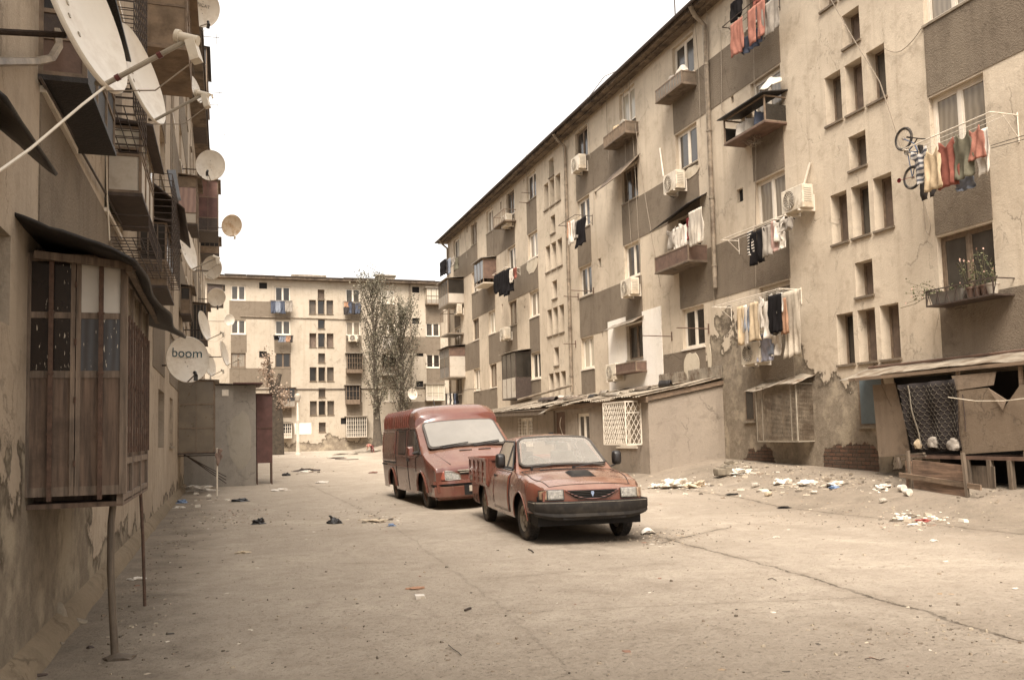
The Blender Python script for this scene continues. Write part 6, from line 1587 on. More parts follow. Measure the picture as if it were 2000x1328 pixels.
# boxes and cages on the far block
def fbox(label, x0, x1, y0, y1, rows, bars=0, fr='wood_frame', dep=.6):
    a, b = atY(x0, y1, YF-dep), atY(x1, y0, YF-dep); r_ = thing('balcony_box', label, 'balcony box', ((a.x+b.x)/2, YF, a.z), group='boxes on the far block'); z0, z1 = a.z, b.z; Yo = YF-dep
    f_ = MB()
    for x in (a.x, b.x-.05): f_.box(x, x+.05, Yo, Yo+.05, z0, z1)
    for z in (z0, z1-.05): f_.box(a.x+.05, b.x-.05, Yo+.001, Yo+.049, z, z+.05)
    for k in range(1, bars+1): x = a.x+(b.x-a.x)*k/(bars+1); f_.box(x-.015, x+.015, Yo-.01, Yo+.02, z0, z1)
    for k in range(1, (bars+1)//2+1): z = z0+(z1-z0)*k/((bars+1)//2+1); f_.box(a.x+.05, b.x-.05, Yo-.012, Yo+.012, z-.012, z+.012)
    f_.build('frame', fr, r_); z = z0+.05
    for h_, m_ in rows:
        zz = z+(z1-z0-.1)*h_
        if m_: p_ = MB(); p_.box(a.x+.05, b.x-.05, Yo+.02, Yo+.035, z, zz-.01); p_.build('front_panel', m_, r_); p_ = MB(); p_.box(a.x+.01, a.x+.03, Yo+.05, YF-.003, z, zz-.01); p_.box(b.x-.03, b.x-.01, Yo+.05, YF-.003, z, zz-.01); p_.build('side_panels', m_, r_)
        z = zz
    p_ = MB(); p_.box(a.x-.1, b.x+.1, Yo-.12, YF-.003, z1+.002, z1+.05); p_.build('roof', 'metal_grey', r_); p_ = MB(); p_.box(a.x, b.x, Yo, YF-.003, z0-.05, z0-.002); p_.build('floor', 'wood_frame', r_)
fbox('open grey balcony box behind the vine covered trunk on the far block', 541, 577, 757, 795, [(.3, 'metal_grey'), (.7, 'glass_dark')], 2)
fbox('dark balcony box with shelves left of the poplar trunk', 676, 703, 752, 788, [(.2, 'wood_frame'), (.8, 'dark')], 3)
fbox('wide barred window cage on the ground floor left of the poplar trunk', 677, 716, 813, 854, [(.3, 'grey_panel'), (.7, 'glass_grey')], 8, 'metal_white')
fbox('ground floor window cage with a white base behind the lamp post', 541, 570, 826, 856, [(.35, 'panel_white'), (.65, 'glass_dark')], 6, 'metal_white')
fbox('glazed box at the top right window of the far block', 833, 862, 563, 593, [(.25, 'metal_grey'), (.75, 'glass_pale')], 2)
fbox('pale glazed box low on the right of the far block', 833, 868, 750, 782, [(.25, 'panel_white'), (.75, 'glass_pale')], 2, 'metal_white')
fbox('barred dark cage three floors up, left of the poplar', 678, 708, 690, 727, [(.15, 'wood_frame'), (.85, 'glass_dark')], 5)
fbox('small white tray under the window right of the tall poplar', 747, 776, 721, 732, [(1, 'panel_white')], 0, 'metal_white', .4)
# bracket poles with lines
for i, (px, py, L, px2) in enumerate([(1385, 642, 1.0, 0), (1313, 657, 1.0, 0), (1160, 569, .9, 0), (1130, 580, .6, 0), (1125, 672, .5, 0), (1040, 378, .5, 0), (1035, 397, .5, 0), (895, 575, .5, 0)]):
    q = atX(px, py, XR); t_ = MB(); t_.tube([(XR, q.y, q.z), (XR-L, q.y, q.z+.01)], .014, 6); t_.tube([(XR-.02, q.y, q.z-.14), (XR-.02, q.y, q.z+.14)], .018, 6); t_.tube([(XR-L, q.y-.05, q.z+.01), (XR-L, q.y+.05, q.z+.01)], .01, 5)
    t_.build('clothes_bracket', 'rust', None, label=['rusty bracket in front of the window above the peeling mortar patch', 'rusty bracket on the near edge of the white wall panel', 'long bracket crossing the thin downpipe', 'shorter bracket below the one crossing the thin downpipe', 'little bracket beside the lower part of the thin downpipe', 'bracket at the top window next to the second stair windows', 'lower of two brackets by the top window beside the stair windows', 'bracket under the hooded box near the far end'][i], cat='bracket', group='iron clothes brackets on the right block')
# wires hanging from the eave
rn = random.Random(8)
WL = [(1380, 0, 1395, 600, 'longest pale wire beside the tall downpipe'), (1355, 10, 1368, 250, 'wire over the sagging dirty shelf'), (1216, 150, 1233, 480, 'wire passing the patched flower box'), (1228, 140, 1252, 560, 'wire running down past the tin awning'), (1240, 240, 1290, 560, 'slack wire between two window columns'), (1184, 170, 1190, 330, 'wire just left of the flower box'),
      (1470, 20, 1476, 560, 'pale wire crossing the washing by the lidded box'), (1620, -5, 1718, 160, 'wire running down beside the near stair windows'), (1718, 160, 1760, 290, 'wire reaching the hanging bicycle'), (1146, 185, 1153, 310, 'thin wire above the eave air conditioner'), (905, 420, 912, 505, 'wire under the far eave'), (925, 408, 930, 470, 'second wire under the far eave'), (1028, 300, 1033, 380, 'wire beside the second stair windows'), (960, 400, 962, 520, 'wire above the dark bundle')]
for i, (a, b, c, d, lb_) in enumerate(WL):
    cable(lb_, [atX(a, b, XR-.12), atX((a+c)/2+rn.uniform(-3, 3), (b+d)/2, XR-.1), atX(c, d, XR-.06)], .011, 'cable')
cable('two long wires strung along under the right eave', [atX(1345, 20, 12.45), atX(1180, 150, 12.45), atX(1040, 300, 12.45), atX(930, 400, 12.45)], .014, 'cable', sag=.25)
cable('pale wire sagging from the near stair windows to the corner of the dark band', [atX(1728, 95, XR-.04), atX(1760, 100, XR-.04), atX(1800, 55, XR-.04)], .008, 'cable', sag=.05)
for i, (a, b) in enumerate((((1935, 285), (2010, 262)), ((1935, 290), (2010, 270)))): cable(['upper line stretched from the near rack out of the frame', 'lower line stretched from the near rack out of the frame'][i], [atX(*a, 12.3), atX(*b, 12.4)], .006, 'cable_dark')
cable('thin wire hanging in a loop beside the near dark band', [atX(1803, 385, XR-.03), atX(1808, 450, XR-.03), atX(1815, 460, XR-.03), atX(1818, 440, XR-.03), atX(1806, 400, XR-.03)], .008, 'cable')
cable('wire looping from the lidded box up to the fourth floor', [atX(1408, 60, XR-.05), atX(1410, 215, XR-.05), atX(1428, 236, XR-.05), atX(1443, 226, XR-.05)], .010, 'cable')

# near planter with plants
PB = thing('window_planter', 'iron planter tray with pots and trailing plants under the near first floor window', 'planter', (12.6, 12.6, 3.5))
yn, yf_ = atX(1948, 575, 12.5).y, atX(1816, 583, 12.5).y; zb = atX(1880, 588, 12.45).z
t_ = MB(); t_.box(12.42, 12.9, yn, yf_, zb, zb+.03)
for x in (12.42,): t_.bar((x, yn, zb+.30), (x, yf_, zb+.30), .02); 
for k in range(15): y = yn+(yf_-yn)*k/14; t_.bar((12.42, y, zb+.02), (12.42, y+(.08 if k % 2 else -.08), zb+.30), .010)
for y in (yn, yf_): t_.bar((12.42, y, zb+.30), (12.9, y, zb+.30), .02); t_.bar((12.42, y, zb), (12.42, y, zb+.3), .02)
t_.build('tray', 'metal_dark', PB)
t_ = MB(); t_.hexa([(12.5, yf_-.72, zb+.03), (12.72, yf_-.72, zb+.03), (12.72, yf_-.06, zb+.03), (12.5, yf_-.06, zb+.03), (12.46, yf_-.76, zb+.24), (12.76, yf_-.76, zb+.24), (12.76, yf_-.02, zb+.24), (12.46, yf_-.02, zb+.24)]); t_.build('trough', 'grey_panel', PB)
for i, y in enumerate((yf_-.90, yf_-1.04, yf_-1.20, yf_-1.36)):
    t_ = MB(); s_ = [.085, .075, .08, .10][i]; t_.lathe([(s_*.7, 0), (s_, .17), (s_*1.1, .17), (s_*1.1, .20), (s_*.9, .20), (s_*.88, .15), (.001, .15)], (12.56, y, zb+.03), 14); t_.build('flower_pot', 'panel_white' if i == 3 else 'board_brown', PB, smooth=True, angle=40)
def foliage_mat(name, a, b):
    t = NT(name); r_ = t.new('ShaderNodeNewGeometry').outputs['Random Per Island']; col = t.mix(r_, a, b)
    return t.out(col, .7, None, .3)
M['leaf_plant'] = foliage_mat('planter_leaves', (.045, .055, .022), (.15, .145, .07)); M['blossom'] = basic('pale_pink_blossom', (.55, .36, .28), .8, .2, 5, 0)
M['leaf_pop'] = foliage_mat('poplar_leaves', (.050, .046, .030), (.20, .175, .12)); M['leaf_dry'] = foliage_mat('dry_vine_leaves', (.26, .18, .13), (.46, .35, .26)); M['stem'] = basic('plant_stem', (.12, .10, .055), .8, .3, 9, .1)
M['bark'] = basic('poplar_bark', (.085, .066, .047), .95, .5, 5, .8)
def leaf(mb, c, s, rn, flat=0):
    d = Vector((rn.gauss(0, 1), rn.gauss(0, 1), rn.gauss(0, 1))).normalized(); e = d.orthogonal().normalized(); e = (Matrix.Rotation(rn.random()*6.28, 3, d) @ e); f = d.cross(e)
    mb.quad(c-e*s*.5, c+f*s*.35, c+e*s*.5, c-f*s*.35)
rn = random.Random(12); t_ = MB(); l_ = MB(); b_ = MB()
for k in range(34):
    y = yn+.06+(yf_-yn-.1)*rn.random(); base = Vector((12.58+rn.uniform(-.06, .08), y, zb+.18)); big = y < yn+.75
    hgt = rn.uniform(.25, .75) if big else rn.uniform(.12, .34); lean = Vector((rn.uniform(-.25, .0), rn.uniform(-.15, .15), 1))
    if y > yf_-.35: lean = Vector((rn.uniform(-.3, .1), rn.uniform(.5, 1.8), rn.uniform(.2, 1.0))); hgt = rn.uniform(.25, .6)
    pts = [base+lean*hgt*q+Vector((0, 0, -.12*q*q*(1 if not big else .3))) + Vector((rn.gauss(0, .015), rn.gauss(0, .015), 0)) for q in (0, .25, .5, .75, 1)]
    t_.tube(pts, [.006, .005, .004, .004, .003], 4)
    for j in range(int(26*hgt)+8):
        q = rn.random(); i_ = min(3, int(q*4)); c = pts[i_].lerp(pts[i_+1], q*4-i_)+Vector((rn.gauss(0, .035), rn.gauss(0, .035), rn.gauss(0, .03))); leaf(l_, c, rn.uniform(.025, .055), rn)
    if rn.random() < .4:
        for j in range(5): leaf(b_, pts[-1]+Vector((rn.gauss(0, .015),)*3), .035, rn)
t_.build('stems', 'stem', PB); l_.build('leaves', 'leaf_plant', PB); b_.build('blossoms', 'blossom', PB)
cable('dry trailing stem reaching out sideways from the near planter', [(12.5, yf_-.05, zb+.25), (12.48, yf_+.35, zb+.12), (12.5, yf_+.75, zb+.10)], .006, 'stem', 'plant_stem')

# ---------------------------------------------------------------- wire cage on the ground floor window, column A
WC = thing('window_cage', 'fine wire mesh cage under a crooked tin hood on the ground floor window', 'window cage', (12.7, 18.3, 1.2))
y0_, y1_ = atX(1556, 800, 12.45).y, atX(1478, 800, 12.45).y; z0_, z1_ = atX(1540, 862, 12.45).z, atX(1520, 752, 12.45).z
t_ = MB()
for x, y in ((12.45, y0_), (12.45, y1_), (12.45, y0_+.2), (12.45, y1_-.25)): t_.box(x-.012, x+.012, y-.012, y+.012, z0_, z1_)
for z in (z0_, z1_): t_.bar((12.45, y0_, z), (12.45, y1_, z), .024); t_.bar((12.45, y0_, z), (12.9, y0_, z), .024); t_.bar((12.45, y1_, z), (12.9, y1_, z), .024)
t_.build('frame', 'plastic_grey', WC)
t_ = MB(); n = 44
for k in range(n+1):
    z = z0_+(z1_-z0_)*k/n; t_.bar((12.445, y0_, z), (12.445, y1_, z), .013, .013); t_.bar((12.45, y0_, z), (12.9, y0_, z), .011, .011)
for k in range(33): y = y0_+(y1_-y0_)*k/32; t_.bar((12.445, y, z0_), (12.445, y, z1_), .006, .006)
for k in range(10): x = 12.45+.45*k/9; t_.bar((x, y0_, z0_), (x, y0_, z1_), .006, .006)
t_.build('mesh', 'pipe', WC)
t_ = MB(); t_.grid(lambda a, b: (12.30+.6*b, y0_-.15+(y1_-y0_+.45)*a, z1_-.02+.22*b+.05*math.sin(a*6)-.05*a+.03*noise.noise(Vector((a*6, b*4, 1)))), 14, 5); t_.build('tin_hood', 'tin', WC, smooth=True, solid=.012)

# ---------------------------------------------------------------- lean-to annex along the right block
AX, AY0, AY1 = 10.62, 20.8, 35.2
AN = thing('lean_to_annex', 'long low cement annex with a ragged tin roof built against the right block', 'annex', (11.7, 27, .3))
PA = lambda u, z, d: Vector((AX+d, u, z)); zt0 = 2.20
def ay(px, py=830): return atX(px, py, AX).y
wins = [(ay(1151), ay(1127), 1.05, 2.02), (ay(1104), ay(1085), .35, 2.12), (ay(1040), ay(1015), 1.0, 2.0), (ay(1243, 830), ay(1205, 830), 1.0, 2.1)]
t_ = MB(); facade_mesh(t_, PA, None, AY0, AY1, -.1, zt0, wins); 
t_.poly([(AX, AY0, -.1), (XR, AY0, -.1), (XR, AY0, 2.62), (AX, AY0, zt0)][::1]); t_.poly([(AX, AY1, -.1), (AX, AY1, zt0), (XR, AY1, 2.62), (XR, AY1, -.1)])
t_.build('wall', 'annex', AN)
for i, (a, b, c, d) in enumerate(wins):
    if i == 1:
        t_ = MB(); pbox(t_, PA, a+.01, b-.01, c, d-.01, .05, .08); dr = t_.build('door', 'board_brown', AN)
        s_ = MB(); m_ = (a+b)/2; pts = [(AX+.047, m_+.16*math.cos(an)*1.0, 1.72+.17*math.sin(an)) for an in [math.radians(v) for v in range(20, 271, 25)]][::1]
        pts = [(AX+.046, m_-.13*math.cos(math.radians(v)), 1.70+.20*math.sin(math.radians(v))) for v in range(150, -100, -25)] if False else [(AX+.046, m_+.14*math.sin(q*1.0)*(1 if q < PI else 1), 1.95-.95*(q/(2*PI))) for q in [2*PI*k/20 for k in range(21)]]
        s_.tube(pts, .018, 6); s_.build('graffiti', 'metal_white', dr, smooth=True)
        t_ = MB(); t_.box(AX-.03, AX+.002, b+.02, b+.10, .3, 2.2); t_.build('door_post', 'wood_post', AN)
    else: window(AN, PA, a, b, c, d, 'pvc', .06)
t_ = MB(); w_ = wins[2]
for k in range(9): z = w_[2]+(w_[3]-w_[2])*k/8; t_.bar((AX-.03, w_[0]-.1, z), (AX-.03, w_[1]+.1, z), .012)
for k in range(6): y = w_[0]+(w_[1]-w_[0])*k/5; t_.bar((AX-.03, y, w_[2]-.1), (AX-.03, y, w_[3]), .012)
t_.build('window_grille', 'metal_white', AN)
# diamond cage
cg0, cg1 = atX(1222, 830, 10.15).y, atX(1179, 830, 10.15).y; cz0_, cz1_ = atX(1200, 868, 10.15).z, atX(1200, 786, 10.15).z; CXo = 10.15
t_ = MB()
for y in (cg0, cg1): t_.box(CXo-.015, CXo+.015, y-.015, y+.015, cz0_, cz1_); t_.bar((CXo, y, cz1_), (AX, y, cz1_), .03); t_.bar((CXo, y, cz0_), (AX, y, cz0_), .03); t_.box(AX-.03, AX-.002, y-.015, y+.015, cz0_, cz1_)
for z in (cz0_, cz1_): t_.bar((CXo, cg0, z), (CXo, cg1, z), .03)
t_.bar((CXo, cg0, cz1_-.3), (AX, cg0, cz1_-.3), .025)
co_ = t_.build('cage_frame', 'metal_white', AN)
t_ = MB()
def diag(P2, w_, h_, stp, sl, r=.0055):
    """parallel slanted bars clipped to a w x h rectangle"""
    n = int((w_+h_/sl)/stp)+1
    for sg in (1, -1):
        for k in range(-1, n+1):
            # line u = k*stp - v/sl
            pts = []
            for v in (0, h_):
                pts.append([k*stp-v/sl, v])
            (ua, va), (ub, vb_) = pts
            # clip to 0..w
            def at_u(u): return (k*stp-u)*sl
            lo, hi = 0, h_
            if ua > w_: lo = at_u(w_)
            if ub < 0: hi = at_u(0)
            if hi <= lo+.02: continue
            A = (k*stp-lo/sl, lo); B2 = (k*stp-hi/sl, hi)
            if sg < 0: A, B2 = (w_-A[0], A[1]), (w_-B2[0], B2[1])
            if min(A[0], B2[0]) < -.01 or max(A[0], B2[0]) > w_+.01: continue
            t_.bar(P2(*A), P2(*B2), r*2, r*2)
diag(lambda u, v: (CXo-.004, cg0+u, cz0_+v), cg1-cg0, cz1_-cz0_, .12, 2.2); diag(lambda u, v: (CXo+u, cg0-.004, cz0_+v), AX-CXo, cz1_-cz0_, .14, 1.8); diag(lambda u, v: (CXo+u, cg1-.004, cz0_+v), AX-CXo, cz1_-cz0_, .11, 1.8)
t_.build('diamond_bars', 'metal_white', co_)
t_ = MB(); t_.box(AX-.10, AX-.04, AY0-.1, AY1+.6, zt0-.02, zt0+.13); t_.hexa([(AX-.04, AY0-.06, zt0+.01), (XR, AY0-.06, 2.64), (XR, AY0-.012, 2.64), (AX-.04, AY0-.012, zt0+.01), (AX-.04, AY0-.06, zt0+.15), (XR, AY0-.06, 2.76), (XR, AY0-.012, 2.76), (AX-.04, AY0-.012, zt0+.15)]); t_.build('fascia_beam', 'wood_beam', AN)
t_ = MB(); rn = random.Random(31); y = AY0-.12
def rz(x): return zt0+.155+(x-AX)/(XR-AX)*(2.82-zt0-.155)
while y < AY1+.3:
    L = rn.uniform(.5, 1.1)
    for x0, x1 in ((AX-.22, 11.8), (11.65, XR-.01)):
        dz = rn.uniform(0, .05); xx = x0+rn.uniform(-.12, .05) if x0 < 11 else x0; tw = rn.uniform(-.03, .05); N = int(L/.075)
        for k in range(N):
            ya, yb = y+L*k/N, y+L*(k+1)/N; r0, r1 = .016*math.cos(PI*k), .016*math.cos(PI*(k+1)); z = lambda x, e, q: rz(x)+dz+e+tw*q
            t_.hexa([(xx, ya, z(xx, r0, 1)), (x1, ya, z(x1, r0, 0)), (x1, yb, z(x1, r1, 0)), (xx, yb, z(xx, r1, 1)), (xx, ya, z(xx, r0, 1)+.006), (x1, ya, z(x1, r0, 0)+.006), (x1, yb, z(x1, r1, 0)+.006), (xx, yb, z(xx, r1, 1)+.006)])
    y += L*.93
t_.build('corrugated_roof', 'tin', AN)
t_ = MB(); t_.grid(lambda a, b: (12.86-.02*math.sin(20*a), 20.75+3.6*a, 2.80+.36*b+.012*math.sin(a*150)), 90, 1); t_.build('tin_flashing', 'tin', AN, solid=.01)
# far lower roof, fascia pale
t_ = MB(); t_.hexa([(AX-.35, 27.8, 2.05), (AX-.30, 27.8, 2.05), (AX-.30, 36.3, 2.18), (AX-.35, 36.3, 2.18), (AX-.35, 27.8, 2.20), (AX-.30, 27.8, 2.20), (AX-.30, 36.3, 2.33), (AX-.35, 36.3, 2.33)]); t_.hexa([(AX-.38, 27.7, 2.21), (XR, 27.7, 2.55), (XR, 36.4, 2.62), (AX-.38, 36.4, 2.34), (AX-.38, 27.7, 2.225), (XR, 27.7, 2.565), (XR, 36.4, 2.635), (AX-.38, 36.4, 2.355)]); t_.build('porch_roof', 'wood_post', AN)
t_ = MB(); t_.grid(lambda a, b: (AX-.55+.6*a, 26.2+1.7*b, 2.34-.28*a*0-.30*(1-a)*(b)+.03*math.sin(7*b+3*a)), 6, 8); t_.build('bent_tin', 'tin', AN, smooth=True, solid=.012)
# loose junk lying on the roof
rn = random.Random(77); jk = ['curled dark tin scrap', 'pale plank', 'broken slate grey sheet', 'long bleached board', 'crumpled tar paper', 'short splintered batten', 'bent strip of tin', 'brown scrap of board', 'dirty white sheet scrap', 'thin twisted metal strip', 'half round drain piece', 'small heap of rags']
for i in range(12):
    y = 22.2+i*.95; x = 11.1+rn.random()*1.0; L = rn.uniform(.5, 1.5); an = rn.uniform(-.5, .5)+PI/2; z = rz(x)+.09; cc = Vector((x, y, z)); d = Vector((math.cos(an)*.4, math.sin(an), rn.uniform(-.02, .06))).normalized()*L/2; s_ = Vector((rn.uniform(.1, .3), 0, rn.uniform(0, .10)))
    t_ = MB(); t_.grid(lambda a, b: cc-d+d*2*a-s_/2+s_*b+Vector((0, 0, .07*math.sin(b*PI)*(1 if i % 3 else 2.2)+.03*noise.noise(Vector((a*5, b*3, i))))), 8, 5)
    t_.build('roof_scrap', ['tar', 'wood_post', 'tin', 'tin', 'tar', 'wood_post', 'tin', 'board_brown', 'panel_white', 'metal_dark', 'tin', 'dark_grey'][i], None, smooth=True, solid=.015, label=jk[i]+' on the annex roof, '+['above the diamond cage', 'nearest the diamond cage', 'right below the air conditioner', 'between the cage and the open window', 'behind the open window', 'over the open window', 'beside the long bleached board', 'over the graffiti door', 'past the graffiti door', 'before the hanging pole', 'by the foot of the downpipe', 'over the grilled window'][i], cat='scrap')
p_ = MB(); p_.tube([atX(1012, 781, 11.3), atX(1118, 752, 12.3)], .05, 8); p_.build('fallen_pipe', 'pipe', None, smooth=True, label='long pale pipe leaning across the annex roof to the thin downpipe', cat='pipe')

# ---------------------------------------------------------------- wooden shack by the near window
SK = thing('wooden_shack', 'rickety shack of boards and fabric on posts under the near planter window', 'shack', (12.3, 12.6, .3))
SX = 11.95
def sp(px, py, X=SX): return atX(px, py, X)
def panel(nm, pts, mt, th=.02, parent=SK, X=SX): t_ = MB(); t_.slab([sp(a, b, X) for a, b in pts], (th, 0, 0)); return t_.build(nm, mt, parent)
M['fibre'] = plaster('brown_fibreboard', (.21, .158, .112), (.12, .088, .06), (.20, .15, .105)); M['fabric_panel'] = plaster('beige_fabric_panel', (.27, .205, .150), (.11, .085, .062), (.23, .175, .125))
panel('fabric_panel', [(1704, 752), (1748, 748), (1768, 830), (1778, 889), (1716, 892)], 'fabric_panel', .015, X=12.35)
panel('board_panel', [(1872, 762), (1930, 757), (1958, 800), (1992, 752), (2015, 750), (2015, 878), (1880, 887), (1876, 840)], 'fibre')
panel('torn_flap', [(1930, 758), (1958, 801), (1966, 781)], 'fabric_panel', .01, X=SX-.05)
panel('upper_fabric', [(1858, 734), (1945, 726), (1940, 752), (1868, 762)], 'fabric_panel', .012, X=SX-.01)
panel('board_panel', [(1990, 752), (2060, 748), (2060, 876), (1990, 880)], 'fibre', X=SX+.03)
panel('shade_sheet', [(1745, 738), (2040, 720), (2040, 885), (1775, 892)], 'dark', .01, X=12.6)  # black sheet stands in for the shade inside the shack
t_ = MB()  # net curtain: interlocking arcs of cord on a dark cloth
c0, c1, c2, c3 = sp(1752, 752), sp(1868, 740), sp(1880, 880), sp(1782, 882)
def net(u, v, o=0): return c0*(1-u)*(1-v)+c1*u*(1-v)+c2*u*v+c3*(1-u)*v + Vector((.035*math.sin(u*17)+.02*math.sin(v*9+u*5)+o, 0, 0))
t_.grid(lambda a, b: net(a, b), 40, 12); nb_ = t_.build('dark_net_curtain', basic('dark_net', (.016, .010, .008), .9, .5, 12, .2), SK, smooth=True, solid=.004)
t_ = MB()
for r_ in range(16):
    for k in range(11):
        u0 = (k+(.5 if r_ % 2 else 0))/11.5; v0 = .04+r_/17; pts = [net(min(.995, u0+.043*(1-math.cos(q))), v0+.045*math.sin(q), -.010) for q in [PI*j/6 for j in range(7)]]; t_.tube(pts, .0045, 4, caps=False)
t_.build('net_cords', basic('net_cord', (.10, .082, .06), .9, .3, 10, 0), nb_)
t_ = MB(); t_.grid(lambda a, b: net(.17+.035*a+.05*b, .02+.9*b, -.02), 2, 10); t_.build('ribbon', 'plastic_grey', nb_, solid=.004)
for i, (a, b, r_) in enumerate(((1793, 868, .10), (1822, 864, .12), (1862, 868, .13))):
    q = sp(a, b, SX-.03); rock((q.x+.02, q.y, q.z-.02), r_, 40+i, (.5, 1.05, 1.0), 'rag_bundle', 'tan_cloth' if i == 0 else 'grey_cloth', 3, label=['cream rag bundle behind the net curtain, farthest from the board', 'white rag bundle in the middle behind the net curtain', 'white rag bundle behind the net curtain, next to the board'][i], cat='rags')
# roof strip
t_ = MB(); A_, B2 = sp(1690, 748, 12.1), sp(2060, 712, 11.75)
def rfn(a, b):
    y = 15.1-6.6*a; x = 12.88-(.75+.35*a)*b; z = 2.63-.0*a-.20*b - (.06*max(0, math.sin(a*9+1))*b) + .02*noise.noise(Vector((a*12, b*3, 4)))
    return (x, y, z)
t_.grid(rfn, 60, 5); t_.build('roof_sheet', 'tin', SK, smooth=True, solid=.012)
t_ = MB(); t_.bar((12.0, 14.6, 2.36), (11.85, 8.6, 2.36), .05, .06)
for y in (14.4, 13.0, 11.9, 10.6, 9.3): t_.bar((11.95, y, 2.36), (12.88, y, 2.52), .04)
t_.build('roof_frame', 'wood_beam', SK)
t_ = MB(); y = 15.2
t_.tube([(12.84, 15.0, 2.64), (12.84, 8, 2.64)], .03, 5); t_.build('wall_ledge', 'board_brown', SK)
zf = sp(1880, 890).z
t_ = MB(); t_.box(SX-.02, 12.88, 8.6, sp(1778, 890).y, zf-.06, zf-.0); t_.build('floor', 'board_brown', SK)
for px in (1892, 1935, 1975, 1782):
    q = sp(px, 930); t_ = MB(); t_.bar((q.x+.02, q.y, gh(q.x, q.y)-.03), (q.x, q.y, zf-.06), .085 if px > 1900 else .05, .07); t_.build('leg', 'wood_post', SK)
for px in (1872, 1995):
    q = sp(px, 800); t_ = MB(); t_.bar((SX+.035, q.y, zf), (SX+.035, q.y, 2.36), .05); t_.build('post', 'wood_beam', SK)
t_ = MB(); t_.tube([sp(1880, 770, SX-.03), sp(1884, 810, SX-.03), sp(1886, 843, SX-.03)], .010, 5); t_.build('door_seam', 'metal_dark', SK)
cable('pale washing line tied to the shack board and running out of the frame', [sp(1852, 776, SX-.08), sp(1905, 783, SX-.1), sp(1960, 783, SX-.15), sp(2020, 776, SX-.2)], .008, 'ac')
t_ = MB(); t_.box(12.55, 12.6, 8.6, sp(1785, 900).y, -.05, zf-.07); t_.build('shade_sheet', 'dark', SK)  # black board added to stand for the shade beneath the floor
# splintered crate
CR_ = thing('plywood_crate', 'splintered plywood crate with a loose plank nailed across its front', 'crate', ground_at(1830, 974))
XN, XFa = 11.28, 11.62; q0, q1 = atX(1770, 945, XFa), atX(1885, 950, XN); ya, yb = q1.y, q0.y; zc0 = gh(11.4, 12.5)-.01; zc1 = atX(1830, 901, 11.45).z
def cp(s_, z, o=0): return Vector((XN+(XFa-XN)*s_+o, ya+(yb-ya)*s_, z))
def cb(nm, s0, s1, z0, z1, o0, o1, mt, dz=0): t_ = MB(); t_.hexa([cp(s0, z0, o0), cp(s0, z0, o1), cp(s1, z0, o1), cp(s1, z0, o0), cp(s0, z1-dz, o0), cp(s0, z1-dz, o1), cp(s1, z1, o1), cp(s1, z1, o0)]); return t_.build(nm, mt, CR_)
cb('front_board', .0, .86, zc0-.04, zc1+.01, 0, .02, 'wood_crate', .05); cb('side_slat', .89, 1.0, zc0, zc1-.01, .002, .02, 'wood_crate')
cb('board', .0, 1.0, zc0-.02, zc1-.08, .62, .64, 'wood_post'); cb('board', .985, 1.0, zc0-.02, zc1-.05, .03, .61, 'wood_post')
for s_ in (.0, .93): t_ = MB(); t_.bar(cp(s_, zc0-.06, -.02)+Vector((0, -.06, 0)), cp(s_, zc1+.17, -.01), .05); t_.build('corner_post', 'wood_post', CR_)
t_ = MB(); t_.bar(atX(1757, 927, XFa-.06), atX(1916, 952, XN-.06), .03, .085); t_.build('loose_plank', 'wood_beam', CR_)
t_ = MB(); a, b = atX(1750, 889, 11.8), atX(1805, 885, 11.7); t_.bar(a, b, .05, .03); t_.bar(atX(1760, 897, 11.7), atX(1808, 890, 11.6), .04, .03); t_.bar(atX(1753, 893, 11.75), atX(1758, 915, 11.75), .06); t_.build('broken_slats', 'wood_post', CR_)
# clutter on the two top floor shelves
for i, (y, z, r_, m_, lb_) in enumerate(((21.8, 11.76, .17, 'white_cloth', 'white bundle heaped on the sagging dirty shelf'), (22.4, 11.76, .14, 'grey_cloth', 'grey bundle behind the white one on the dirty shelf'), (25.7, 11.62, .13, 'plastic_grey', 'grey pot standing in the patched flower box'), (26.3, 11.62, .15, 'cream', 'pale bundle in the patched flower box'))):
    rock((12.6, y, z), r_, 60+i, (.8, 1.5, 1.2), 'stored_bundle', m_, 3, label=lb_, cat='bundle')
# ---------------------------------------------------------------- lamp post
g0 = ground_at(582, 889); LP = thing('street_lamp', 'slim white lamp post with a small head, in front of the far block', 'street lamp', g0)
ht = atY(582, 768, g0.y).z-g0.z
t_ = MB(); t_.lathe([(.20, 0), (.20, .10), (.13, .14), (.115, .9), (.12, .92), (.10, .96), (.085, ht*.55), (.10, ht*.56), (.075, ht*.58), (.060, ht-.55)], g0, 14); t_.build('post', 'metal_white', LP, smooth=True, angle=40)
t_ = MB(); t_.lathe([(.06, ht-.55), (.14, ht-.50), (.20, ht-.25), (.22, ht-.18), (.17, ht-.06), (.05, ht), (.001, ht+.01)], g0, 14); t_.build('lamp_head', 'panel_white', LP, smooth=True)
